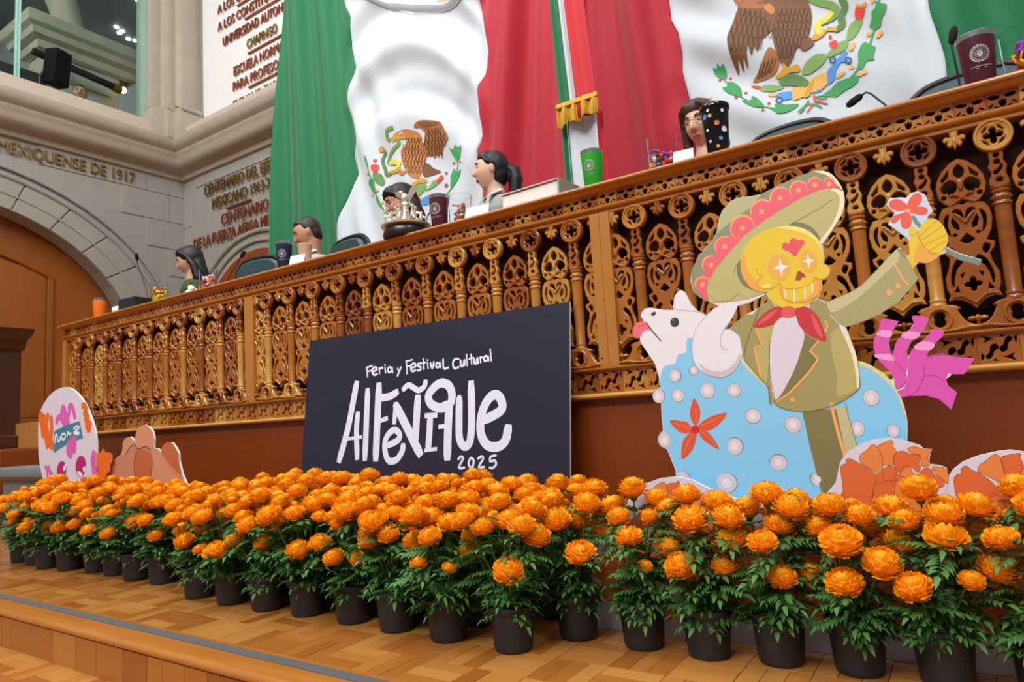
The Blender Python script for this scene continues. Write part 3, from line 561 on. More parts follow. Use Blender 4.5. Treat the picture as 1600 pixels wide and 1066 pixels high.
FIG = [  # plane origin (-0.450, 2.030, 0)
('board','paper',0,0,0,[-424,909,-410,927,-386,931,-394,948,-383,967,-362,971,-318,958,-288,954,-282,990,-271,1008,-259,1011,-249,1003,-233,963,-217,943,-190,925,-166,942,-150,948,-179,964,-208,983,-224,1005,-228,1038,-221,1072,-201,1101,-176,1128,-149,1149,-137,1173,-126,1214,-114,1235,-92,1254,-69,1263,-32,1259,0,1259,55,1276,108,1290,145,1294,168,1290,187,1277,203,1251,213,1222,214,1196,206,1165,188,1136,166,1106,146,1082,147,1049,145,1028,158,1015,158,998,146,984,134,982,134,964,123,940,119,932,138,922,154,922,197,937,230,953,270,989,301,1019,324,1039,331,1040,342,1016,349,1016,352,1028,352,1055,350,1062,310,1108,328,1135,311,1161,320,1177,347,1174,358,1170,371,1180,386,1182,402,1169,405,1153,414,1122,401,1111,399,1103,415,1101,427,1089,437,1063,439,1039,432,1024,439,1019,460,1002,504,978,496,966,458,986,430,1009,418,1006,391,988,369,994,350,978,356,972,363,951,344,930,312,897,274,876,242,861,197,849,181,846,188,815,196,779,199,748,209,749,229,738,257,714,270,697,275,694,279,703,275,714,251,746,242,778,245,805,260,833,270,856,306,846,303,841,287,818,278,791,279,768,285,755,289,777,301,799,330,823,340,835,339,856,372,848,368,829,351,807,329,789,317,767,317,750,330,769,362,796,373,805,377,816,401,811,398,795,379,777,363,756,359,748,394,753,420,741,461,733,435,696,410,698,391,683,398,669,415,652,398,609,375,637,347,648,291,649,298,608,299,582,293,533,242,57,-368,43,-324,465,-346,531,-358,535,-372,555,-364,580,-353,587,-354,628,-352,671,-364,672,-379,697,-361,715,-350,719,-353,754,-362,795,-386,837,-402,867,-403,884,-420,884,-426,897]),
('hole','hole',0,0,0,[-99,941,-65,946,-14,965,-7,946,-38,928,-76,912,-107,893,-129,876,-138,877,-125,899,-107,927]),
('fleece','blue',1,0,0,[-346,756,-339,773,-328,786,-300,789,-286,816,-263,819,-254,861,-234,861,-172,793,-103,779,-67,739,-32,696,95,662,197,724,199,746,208,747,229,736,256,712,269,694,286,659,297,609,297,579,290,517,243,73,-365,61,-322,465,-344,531,-351,587,-352,628,-348,701,-351,731]),
('fleece_edge','yellowgreen',2,1,0,[200,750,209,748,229,737,257,713,270,697,285,669,291,649,298,608,298,582,294,605,285,646,273,673,255,698,228,725,207,737,198,738]),
('fleece_edge','yellowgreen',2,0,0,[-101,781,-67,741,-40,707,-33,694,-38,696,-68,730,-100,769]),
('sheep_head','sheep',2,1,0,[-394,948,-383,967,-362,970,-318,958,-288,953,-235,944,-190,925,-202,873,-234,860,-254,861,-262,819,-286,815,-298,789,-328,785,-341,773,-346,758,-362,795,-386,837,-402,867,-401,884,-389,898,-372,899,-336,861,-382,929]),
('ear','sheep',3,1,0,[-287,953,-283,990,-271,1008,-259,1010,-249,1002,-233,963,-219,945,-254,944]),
('ear_line','greyline',4,1,1.3,[-285,982,-282,957,-254,948,-220,940,-190,925]),
('tongue','tongue',2,1,0,[-380,928,-399,929,-414,926,-424,907,-423,890,-405,880,-389,898,-368,902]),
('mouth_line','darkgrey',4,1,3.5,[-378,925,-360,895,-336,862]),
('tongue_line','red',3,1,1.5,[-407,914,-394,918,-382,915]),
('eye','darkgrey',3,2,0,[-288,915,14.0,14.5]),
('eye_shine','greymid',4,2,0,[-292,922,4.5,3.5]),
('nostril','darkgrey',3,1,0,[-345,953,-345,949,-348,946,-352,944,-357,944,-360,947,-360,951,-357,954,-352,956,-348,956]),
('horn','sheep',4,1,0,[-190,924,-162,940,-134,954,-112,955,-100,944,-103,929,-125,895,-140,876,-120,872,-100,850,-93,823,-100,790,-119,758,-150,738,-180,739,-213,753,-236,780,-243,815,-238,854,-222,891]),
('horn_curl','greyline',5,1,1.6,[-125,896,-140,878,-153,856,-157,834,-150,820,-136,815]),
('horn_curl','greyline',5,1,1.2,[-190,924,-222,891,-238,854,-243,815,-236,780,-213,753,-180,739,-150,738,-119,758,-100,790,-93,823,-100,850,-120,872,-140,876]),
('horn_shade','sheepshade',5,1,0,[-226,783,-197,761,-160,754,-125,770,-104,802,-104,787,-121,760,-150,741,-180,741,-211,755]),
('pearl','pearlrim',2,2,0,[-300,752,18.5,21.0]),
('pearl_face','pearl',3,2,0,[-301,752,17.0,19.5]),
('pearl_shine','pearlhi',4,2,0,[-301,751,8.5,10.5]),
('pearl','pearlrim',2,2,0,[-244,763,14.0,14.5]),
('pearl_face','pearl',3,2,0,[-243,763,12.5,13.5]),
('pearl_shine','pearlhi',4,2,0,[-244,763,6.5,7.0]),
('pearl','pearlrim',2,2,0,[-297,691,19.5,20.5]),
('pearl_face','pearl',3,2,0,[-297,691,18.5,19.5]),
('pearl_shine','pearlhi',4,2,0,[-298,691,9.0,10.0]),
('pearl','pearlrim',2,2,0,[-207,700,22.5,24.0]),
('pearl_face','pearl',3,2,0,[-207,700,21.5,23.0]),
('pearl_shine','pearlhi',4,2,0,[-208,699,10.0,12.0]),
('pearl','pearlrim',2,2,0,[-130,695,20.0,20.0]),
('pearl_face','pearl',3,2,0,[-130,695,19.0,19.0]),
('pearl_shine','pearlhi',4,2,0,[-131,694,9.0,10.0]),
('pearl','pearlrim',2,2,0,[-358,693,20.5,22.0]),
('pearl_face','pearl',3,2,0,[-358,693,18.5,21.0]),
('pearl_shine','pearlhi',4,2,0,[-359,692,9.5,10.5]),
('pearl','pearlrim',2,2,0,[-84,618,21.5,22.5]),
('pearl_face','pearl',3,2,0,[-84,618,20.5,21.0]),
('pearl_shine','pearlhi',4,2,0,[-85,618,10.0,11.0]),
('pearl','pearlrim',2,2,0,[21,588,22.5,23.5]),
('pearl_face','pearl',3,2,0,[21,588,21.5,22.5]),
('pearl_shine','pearlhi',4,2,0,[21,588,10.0,12.0]),
('pearl','pearlrim',2,2,0,[-142,534,23.5,26.0]),
('pearl_face','pearl',3,2,0,[-143,533,22.0,24.5]),
('pearl_shine','pearlhi',4,2,0,[-143,533,10.5,13.0]),
('pearl','pearlrim',2,2,0,[-27,485,23.5,23.0]),
('pearl_face','pearl',3,2,0,[-27,484,22.5,21.5]),
('pearl_shine','pearlhi',4,2,0,[-28,484,10.5,11.0]),
('pearl','pearlrim',2,2,0,[-175,429,30.5,29.5]),
('pearl_face','pearl',3,2,0,[-176,429,29.0,28.5]),
('pearl_shine','pearlhi',4,2,0,[-176,428,13.5,14.5]),
('pearl','pearlrim',2,2,0,[-352,559,21.0,25.0]),
('pearl_face','pearl',3,2,0,[-351,559,19.5,24.0]),
('pearl_shine','pearlhi',4,2,0,[-352,558,9.5,12.0]),
('pearl','pearlrim',2,2,0,[-303,442,23.5,23.0]),
('pearl_face','pearl',3,2,0,[-304,442,22.0,22.0]),
('pearl_shine','pearlhi',4,2,0,[-304,441,10.5,11.0]),
('pearl','pearlrim',2,2,0,[69,438,19.5,20.0]),
('pearl_face','pearl',3,2,0,[70,438,18.0,19.0]),
('pearl_shine','pearlhi',4,2,0,[69,437,9.0,10.0]),
('pearl','pearlrim',2,2,0,[-70,387,17.5,19.0]),
('pearl_face','pearl',3,2,0,[-70,387,16.5,18.0]),
('pearl_shine','pearlhi',4,2,0,[-71,386,8.0,9.0]),
('pearl','pearlrim',2,2,0,[222,651,20.5,22.0]),
('pearl_face','pearl',3,2,0,[222,651,19.5,21.0]),
('pearl_shine','pearlhi',4,2,0,[221,650,9.5,10.5]),
('pearl','pearlrim',2,2,0,[182,570,17.0,21.5]),
('pearl_face','pearl',3,2,0,[182,570,16.0,20.5]),
('pearl_shine','pearlhi',4,2,0,[181,570,7.5,11.0]),
('pearl','pearlrim',2,2,0,[265,561,15.5,18.0]),
('pearl_face','pearl',3,2,0,[265,561,14.5,17.0]),
('pearl_shine','pearlhi',4,2,0,[265,560,7.0,8.5]),
('pearl','pearlrim',2,2,0,[182,572,15.5,20.0]),
('pearl_face','pearl',3,2,0,[182,572,14.5,19.0]),
('pearl_shine','pearlhi',4,2,0,[182,571,7.0,9.5]),
('petal','coral',3,1,0,[-265,624,-266,639,-258,662,-250,680,-240,665,-234,641,-237,622,-247,600,-257,601]),
('petal','coral',3,1,0,[-248,593,-226,612,-194,626,-157,630,-177,604,-209,583,-240,583]),
('petal','coral',3,1,0,[-243,585,-221,580,-204,561,-188,526,-217,542,-238,562]),
('petal','coral',3,1,0,[-263,580,-292,558,-301,526,-301,499,-272,521,-256,551,-252,577]),
('petal','coral',3,1,0,[-264,591,-276,609,-295,614,-330,617,-313,591,-291,577,-267,578]),
('petal_vein','coralhi',4,1,1.4,[-253,593,-246,623,-248,646]),
('petal_vein','coralhi',4,1,1.4,[-239,596,-203,609,-172,625]),
('petal_vein','coralhi',4,1,1.4,[-240,581,-215,561,-195,534]),
('petal_vein','coralhi',4,1,1.4,[-259,578,-282,544,-296,510]),
('petal_vein','coralhi',4,1,1.5,[-266,589,-293,598,-319,611]),
('flower_centre','crimson',5,2,0,[-254,586,13.0,12.5]),
('trouser_leg','olivedark',3,0,0,[50,629,111,626,149,624,163,588,174,503,160,369,82,368,72,424,57,541,49,620]),
('trouser_light','olivelight',4,0,0,[134,631,161,630,176,523,179,466,168,419,147,419,147,493]),
('trouser_stripe','peach',5,1,8.4,[125,642,126,618,133,562,142,504,143,459]),
('trouser_line','brownline',5,1,1.3,[159,644,163,602,176,523]),
('jacket','olive',4,0,0,[-56,911,-46,923,-16,940,-8,950,19,903,74,842,98,922,119,930,116,932,134,921,139,913,139,899,149,876,163,855,174,841,186,815,196,776,200,737,200,706,197,679,181,663,158,649,125,635,85,624,42,624,10,631,-17,644,-22,659,-30,646,-36,652,-36,692,-40,705,-67,741,-95,784,-100,850,-120,872,-126,878,-107,894,-76,912]),
('jacket_light','olivehi',5,1,0,[159,846,175,820,187,780,194,738,194,696,191,678,166,664,140,662,146,714,139,778,141,824]),
('jacket_rim','cream',6,1,0,[164,851,177,837,187,812,197,776,200,737,199,706,196,681,191,678,192,710,190,745,183,788,173,824]),
('jacket_shadow','olivedark',5,0,0,[75,838,92,825,107,813,84,789,103,767,68,720,28,684,-15,656,8,685,41,744,68,814]),
('lapel_light','olivehi',5,0,0,[-54,871,-38,818,-60,816,-52,730,-38,707,-25,772,-18,823,-5,873]),
('shirt','lilac',6,1,0,[-1,874,18,891,58,887,75,838,63,796,41,744,8,689,-18,660,-26,691,-27,743,-20,808,-9,851]),
('collar','lilac',5,0,0,[67,908,89,927,98,922,94,906]),
('neckerchief','red',8,1,0,[-59,875,-30,906,0,922,24,923,28,906,10,886,-15,872,-40,870]),
('neckerchief','red',8,1,0,[56,902,64,914,88,913,112,888,122,858,129,814,105,822,80,841,64,865,60,885]),
('neckerchief_light','redhi',9,1,0,[99,893,115,859,121,822,104,846]),
('neckerchief_light','redhi',9,1,0,[-50,877,-20,903,13,917,-17,889]),
('knot','redhi',9,2,0,[39,905,19.0,17.0]),
('braid_trim','peach',7,0,6.4,[-54,875,-49,852,-38,819,-61,815,-59,786,-52,728]),
('braid_trim','peach',7,0,6.1,[131,868,137,853,127,836]),
('braid_trim','peach',7,0,6.2,[111,815,98,803,85,789,103,765,83,737,47,701,17,674,-14,655]),
('button','peach',7,2,0,[27,657,6.5,6.5]),
('jacket_line','brownline',7,1,1.4,[-93,786,-87,815,-70,858,-52,894,-35,927]),
('jacket_line','brownline',7,1,1.4,[-18,823,-24,772,-26,721,-20,662]),
('jacket_line','brownline',7,1,1.4,[-35,648,-34,692,-54,723,-95,782]),
('jacket_line','brownline',7,1,1.3,[201,748,200,710,196,677,158,649,118,632,59,623,9,631,-18,646,-22,659]),
('sleeve','olive2',6,0,0,[139,920,154,922,197,937,230,953,270,989,301,1019,324,1039,332,1036,342,1014,355,974,363,951,344,930,312,897,273,874,242,861,197,849,181,846,161,862,147,887,139,906]),
('sleeve_light','olivehi2',7,1,0,[141,918,197,935,230,952,270,987,300,1016,322,1035,323,1005,297,982,250,943,210,914,167,892,144,891]),
('cuff_shade','hatdark',7,0,0,[326,1036,332,1036,342,1014,338,1008,332,1017]),
('sleeve_line','brownline',8,1,1.3,[139,920,141,902,150,883]),
('sleeve_line','brownline',8,1,1.5,[355,975,362,951,344,930]),
('cuff_braid','peach',8,1,5.5,[313,998,320,978,328,956,339,938]),
('cuff_button','peach',8,2,0,[315,939,7.0,8.5]),
('cuff_button','peach',8,2,0,[294,924,7.5,8.5]),
('flower_card','skycard',1,0,0,[350,1062,310,1108,328,1135,312,1161,321,1176,347,1174,358,1156,372,1177,386,1181,401,1169,404,1153,414,1122,401,1111,399,1098,371,1072]),
('petal','salmon',2,1,0,[355,1138,337,1138,319,1152,319,1166,332,1172,346,1166,357,1153,361,1140]),
('petal','salmon',2,1,0,[358,1141,363,1160,374,1174,388,1176,394,1164,388,1148,373,1139]),
('petal','salmon',2,1,0,[360,1133,379,1141,398,1136,403,1124,395,1116,377,1121]),
('petal','salmon',2,1,0,[361,1129,365,1111,360,1092,350,1087,340,1095,341,1120,351,1132]),
('petal','salmon',2,1,0,[354,1133,342,1130,324,1127,317,1114,325,1107,338,1117,352,1126]),
('flower_centre','peach',4,2,0,[359,1134,5.5,6.5]),
('flower_stem','stem',3,1,9.2,[369,1116,374,1101,383,1087]),
('flower_stem','stem',3,0,0,[430,1022,439,1016,462,998,504,977,497,967,463,983,429,1010]),
('hand','skull',4,1,0,[351,1028,352,1055,362,1067,374,1072,422,1015,407,1001,391,989,369,995,350,979,337,1003,348,1015]),
('hand_shade','skullshade',5,1,0,[374,1044,383,1022,402,1010,418,1006,391,989,369,995,358,999]),
('fingers','skull',6,1,0,[376,1064,382,1087,398,1101,415,1101,427,1089,437,1063,438,1039,430,1022,411,1011,394,1018,382,1039]),
('thumb','skull',6,2,0,[363,1079,9.0,12.0]),
('finger_line','orangeline',7,1,1.6,[377,1061,420,1097]),
('finger_line','orangeline',7,1,1.6,[378,1050,429,1078]),
('finger_line','orangeline',7,1,1.6,[383,1036,437,1056]),
('finger_line','orangeline',7,1,1.6,[393,1020,435,1040]),
('finger_line','orangeline',7,1,1.5,[375,1078,375,1061,382,1038,394,1017,410,1011]),
('hat_crown','hatcrown',2,0,0,[-137,1169,-126,1214,-114,1235,-92,1253,-69,1262,-32,1258,0,1259,-39,1189,-94,1145]),
('hat_brim_back','hatdark',3,0,0,[-137,1169,-90,1195,-35,1227,0,1258,55,1275,108,1290,145,1293,168,1289,187,1277,203,1251,212,1224,145,1159,-156,968,-179,964,-208,984,-223,1006,-225,1041,-221,1072,-201,1100,-175,1127,-148,1148]),
('hat_brim','hatlight',4,0,0,[-184,996,-175,1026,-147,1064,-106,1104,-58,1146,-8,1175,48,1202,105,1225,153,1237,186,1236,207,1223,214,1200,206,1165,188,1136,165,1106,144,1082,107,1108,4,1111,-52,1045,-13,969,-61,959,-119,956,-156,960,-179,964]),
('hat_rim_light','cream',5,1,0,[157,1242,186,1236,207,1223,214,1200,206,1165,188,1136,165,1106,145,1083,142,1094,172,1128,191,1161,202,1195,197,1218,179,1231]),
('hat_rim_light','cream',4,1,0,[145,1293,168,1289,187,1277,203,1251,212,1224,199,1240,188,1262,170,1279]),
('hat_shadow','hatdark2',5,1,0,[50,1156,78,1158,104,1151,129,1129,140,1105,140,1092,123,1104,76,1136]),
('hat_shadow','hatdark2',5,1,0,[-70,1090,-85,1066,-90,1036,-81,1008,-65,990,-44,983,-55,1023]),
('hat_band','pink',5,0,0,[-186,965,-175,1026,-147,1064,-106,1104,-58,1146,-8,1175,48,1202,105,1225,153,1237,186,1236,206,1232,192,1252,171,1257,146,1263,102,1262,52,1250,-7,1217,-61,1185,-118,1137,-164,1087,-195,1037,-207,995]),
('scallop_edge','peach',5,2,0,[-194,1021,23.5,24.0]),
('scallop','pink',6,2,0,[-193,1018,21.5,21.5]),
('scallop_dot','peach',7,2,0,[-193,1018,7.0,7.5]),
('scallop_edge','peach',5,2,0,[-164,1077,26.5,27.5]),
('scallop','pink',6,2,0,[-162,1074,24.5,25.5]),
('scallop_dot','peach',7,2,0,[-163,1074,7.0,7.5]),
('scallop_edge','peach',5,2,0,[-119,1124,29.5,31.5]),
('scallop','pink',6,2,0,[-118,1122,27.5,29.0]),
('scallop_dot','peach',7,2,0,[-118,1122,7.0,7.0]),
('scallop_edge','peach',5,2,0,[-63,1171,35.5,38.0]),
('scallop','pink',6,2,0,[-62,1168,32.5,35.0]),
('scallop_dot','peach',7,2,0,[-62,1168,7.0,7.0]),
('scallop_edge','peach',5,2,0,[-5,1209,32.5,36.0]),
('scallop','pink',6,2,0,[-4,1206,30.0,32.5]),
('scallop_dot','peach',7,2,0,[-4,1206,7.0,7.5]),
('scallop_edge','peach',5,2,0,[49,1237,29.5,32.5]),
('scallop','pink',6,2,0,[51,1235,27.0,30.0]),
('scallop_dot','peach',7,2,0,[50,1235,6.5,7.0]),
('scallop_edge','peach',5,2,0,[99,1251,23.5,26.5]),
('scallop','pink',6,2,0,[100,1248,21.5,24.5]),
('scallop_dot','peach',7,2,0,[100,1249,6.5,7.0]),
('scallop_edge','peach',5,2,0,[143,1255,19.5,22.5]),
('scallop','pink',6,2,0,[144,1252,18.5,20.5]),
('scallop_dot','peach',7,2,0,[144,1253,6.5,7.0]),
('scallop_edge','peach',5,2,0,[179,1250,15.0,17.5]),
('scallop','pink',6,2,0,[180,1248,13.5,16.0]),
('scallop_dot','peach',7,2,0,[180,1248,6.0,7.0]),
('hat_brim_front','hatlight',8,0,0,[-183,994,-175,1025,-147,1063,-106,1103,-58,1145,-8,1174,48,1201,105,1224,153,1236,179,1236,182,1203,148,1184,78,1158,5,1126,-62,1093,-96,1052,-106,1015,-88,980,-119,959,-156,961]),
('skull','skull',9,1,0,[-78,1061,-70,1094,-45,1128,-7,1148,36,1154,70,1150,106,1134,130,1109,141,1087,146,1053,144,1024,158,1013,157,998,144,985,134,982,134,964,123,940,118,932,118,948,106,928,88,918,64,913,37,915,14,926,-2,943,-9,959,-10,972,-13,969,-44,979,-64,1001,-76,1030]),
('skull_shade','skullshade',10,1,0,[-78,1061,-68,1090,-62,1100,-62,1062,-54,1030,-35,1004,-30,981,-13,969,-44,980,-64,1002,-75,1030]),
('skull_light','skullhi',10,1,0,[29,1151,70,1149,106,1132,130,1108,141,1083,145,1049,140,1072,123,1101,95,1125,59,1141]),
('cheek','skull',10,2,0,[-11,993,24.0,19.5]),
('cheek_line','orangeline',11,1,1.6,[-35,1042,-31,1026,-21,1018,-30,1011,-35,997,-29,985,-12,978,5,978,20,988,27,991]),
('cheek_light','skullhi',11,2,0,[-11,987,12.5,6.5]),
('cheek_line','orangeline',11,1,1.5,[139,1029,153,1021,158,1005,149,989,134,984,119,992,115,989]),
('eye_socket','eyegold',10,1,0,[59,1034,57,1021,52,1010,44,1002,34,998,23,998,13,1003,5,1012,-1,1024,-3,1037,-1,1050,5,1062,13,1070,23,1074,34,1073,44,1068,52,1059,57,1047]),
('eye_socket','eyegold',10,1,0,[128,1041,127,1030,123,1020,118,1012,111,1008,103,1008,96,1012,90,1020,86,1030,84,1041,85,1053,88,1063,94,1071,101,1075,108,1075,116,1070,122,1063,126,1053]),
('eye_star','white',11,0,0,[55,1035,38,1029,33,1007,28,1030,10,1035,28,1041,32,1063,37,1040]),
('eye_star','white',11,0,0,[123,1041,110,1037,106,1019,102,1037,88,1042,102,1046,105,1064,109,1046]),
('heart_mark','pink2',10,1,0,[73,1060,60,1075,42,1087,43,1101,50,1105,60,1099,65,1110,75,1113,85,1104,95,1105,101,1099,100,1092,87,1078]),
('nose','brownred',10,0,0,[67,991,72,1010,79,1018,93,1005,95,995,86,998,80,990]),
('mouth','skullshade',10,1,0,[26,993,36,975,53,969,90,969,114,980,117,992,129,979,129,961,115,938,89,927,56,930,33,942,25,965]),
('teeth','skull',11,0,0,[31,972,53,968,90,969,114,980,112,953,100,940,76,932,52,933,33,944]),
('tooth_gap','white',12,0,4.7,[38,969,37,945]),
('tooth_gap','white',12,0,4.7,[61,967,59,932]),
('tooth_gap','white',12,0,4.7,[90,970,87,935]),
('tooth_gap','white',12,0,4.7,[109,977,108,952]),
('mouth_line','orangeline',12,1,1.6,[26,993,25,965,33,942,56,930,89,927,115,938,129,961,129,979,117,992,112,980,90,971,56,968,36,975]),
('ribbon','magenta',6,1,0,[270,856,260,833,245,805,242,778,251,746,275,714,280,696,282,671,297,675,308,694,305,715,289,740,279,768,278,791,287,818,303,841,306,846]),
('ribbon','magenta',6,1,0,[339,856,340,835,330,823,301,799,289,777,284,750,291,729,308,711,317,740,317,767,329,789,351,807,368,829,371,848]),
('ribbon','magenta',6,1,0,[377,816,373,805,362,796,330,769,319,747,313,707,303,675,291,649,324,657,345,691,351,724,363,756,379,777,399,795,402,811]),
('ribbon','magenta',5,0,0,[359,748,394,753,420,741,461,733,435,696,410,698,386,711,356,694,333,679]),
('ribbon','magenta',5,0,0,[346,728,377,728,392,711,406,716,395,687,398,669,415,652,398,609,375,637,347,648,291,649,284,663,326,680]),
('ribbon_shine','magentahi',7,1,0,[264,827,289,821,281,805,252,815]),
('ribbon_shine','magentahi',7,1,0,[324,817,352,809,336,794,308,805]),
('ribbon_shine','magentahi',7,1,0,[352,787,381,779,366,762,333,772]),
('ribbon_shine','magentahi',7,1,0,[242,764,281,761,286,743,249,753]),
('ribbon_line','purpleline',7,1,1.3,[279,768,289,740,305,715,308,694,297,675,283,671]),
('ribbon_line','purpleline',7,1,1.2,[351,724,345,691,324,657,294,645]),
('ribbon_line','purpleline',7,1,1.2,[359,743,390,750,431,740]),
('ribbon_line','purpleline',7,1,1.2,[348,698,374,697,391,681]),
]
MAR = [  # plane origin (-0.450, 1.965, 0)
('board','paperlilac',0,0,0,[-544,-1,-590,36,-607,82,-574,232,-502,340,-424,415,-392,436,-352,449,-301,454,-256,445,-221,427,-186,409,-142,395,-111,384,-35,366,47,379,82,388,124,436,140,489,159,513,194,534,225,544,263,547,296,538,325,526,332,517,349,515,342,498,340,480,365,475,375,469,376,454,397,426,362,-3]),
('petal','petal1',1,1,0,[140,439,140,476,155,485,154,492,164,497,189,481,216,462,220,445,213,429,206,394,193,375,148,368,140,410]),
('petal','petal2',1,1,0,[187,488,188,504,208,520,219,531,229,526,239,500,236,484,238,477,230,458,214,468,192,481]),
('petal','petal2',1,1,0,[230,526,244,534,262,541,267,534,265,525,272,512,264,496,261,480,238,481,238,500]),
('petal','petal1',1,1,0,[262,483,267,506,285,513,303,505,321,503,321,492,317,482,320,473,312,461,295,477,271,461]),
('petal','petal2',1,1,0,[296,518,311,524,329,517,348,514,342,504,338,495,341,485,338,476,322,476,322,498,304,508]),
('petal','petal1',1,1,0,[234,465,249,476,263,474,268,461,261,452,263,442,243,439,235,445]),
('petal','petal2',1,1,0,[274,464,286,478,298,473,301,461,310,451,292,448,275,451]),
('petal','petal1',1,1,0,[315,457,330,471,343,466,347,454,362,445,363,426,330,420,315,439]),
('petal','petal2',1,1,0,[344,474,365,472,375,464,376,451,382,443,371,432,360,448,350,457]),
('petal','petal1',1,1,0,[213,429,234,436,251,436,258,420,246,388,205,381]),
('petal','petal2',1,1,0,[263,439,308,445,338,420,328,376,283,363,254,388]),
('petal','petal2',1,1,0,[-382,412,-361,430,-341,439,-333,434,-328,412,-330,390,-353,382,-384,389]),
('petal','petal1',1,1,0,[-332,427,-322,435,-303,436,-294,443,-291,434,-294,423,-289,412,-303,382,-302,353,-328,367,-328,404]),
('petal','petal2',1,1,0,[-290,405,-267,412,-223,405,-212,369,-244,333,-288,343]),
('petal','petal1',1,1,0,[19,352,35,357,53,359,50,346,42,332,14,332]),
('petal_ground','petal1',0.5,1,0,[-563,99,-509,254,-419,351,-297,408,-173,355,-58,306,87,311,145,426,265,458,354,395,367,274,363,125,281,95,213,108,80,91,-11,108,-164,78,-251,96,-366,60,-483,68]),
('blossom','petal1',1,3,0,[-357,160,132,9,85,0]),
('blossom','petal1',1,3,0,[-157,155,108,8,90,0]),
('blossom','petal1',1,3,0,[34,169,116,9,85,0]),
('blossom','petal1',1,3,0,[223,197,150,11,95,0]),
('blossom','petal1',1,3,0,[-326,298,101,8,80,0]),
('blossom','petal1',1,3,0,[-494,179,95,8,80,0]),
('blossom','petal1',1,3,0,[-46,256,102,9,80,0]),
('blossom','petal1',1,3,0,[130,280,98,9,80,0]),
('blossom','petal1',1,3,0,[-198,284,98,8,80,0]),
('blossom','petal1',1,3,0,[320,272,93,9,80,0]),
('blossom','petal1',1,3,0,[-252,79,71,7,60,0]),
('blossom','petal1',1,3,0,[127,112,72,7,60,0]),
]
MAR2 = [  # plane origin (-0.450, 1.945, 0)
('board','paperlilac',0,0,0,[323,9,335,216,379,454,389,468,411,486,444,500,482,509,507,512,531,507,575,483,605,442,619,372,614,234,587,15]),
('petal','petal1',1,1,0,[386,440,395,456,403,458,406,471,416,476,425,467,448,452,468,428,464,414,450,405,450,375,415,360,391,368]),
('petal','petal2',1,1,0,[437,461,441,476,457,488,469,499,479,501,487,484,489,458,490,446,474,440,451,455]),
('petal','petal1',1,1,0,[485,493,501,500,523,503,522,492,526,478,518,457,510,452,490,452]),
('petal','petal2',1,1,0,[520,463,532,478,551,474,557,451,536,428,518,440]),
('petal','petal1',1,1,0,[453,402,471,408,481,393,476,370,451,363]),
('petal_ground','petal1',0.5,1,0,[369,293,394,398,473,428,577,400,606,261,588,109,482,84,386,96]),
('blossom','petal1',1,3,0,[462,224,124,11,100,0]),
('blossom','petal1',1,3,0,[390,132,66,8,70,0]),
('blossom','petal1',1,3,0,[511,129,71,8,70,0]),
('blossom','petal1',1,3,0,[500,341,80,8,80,0]),
]
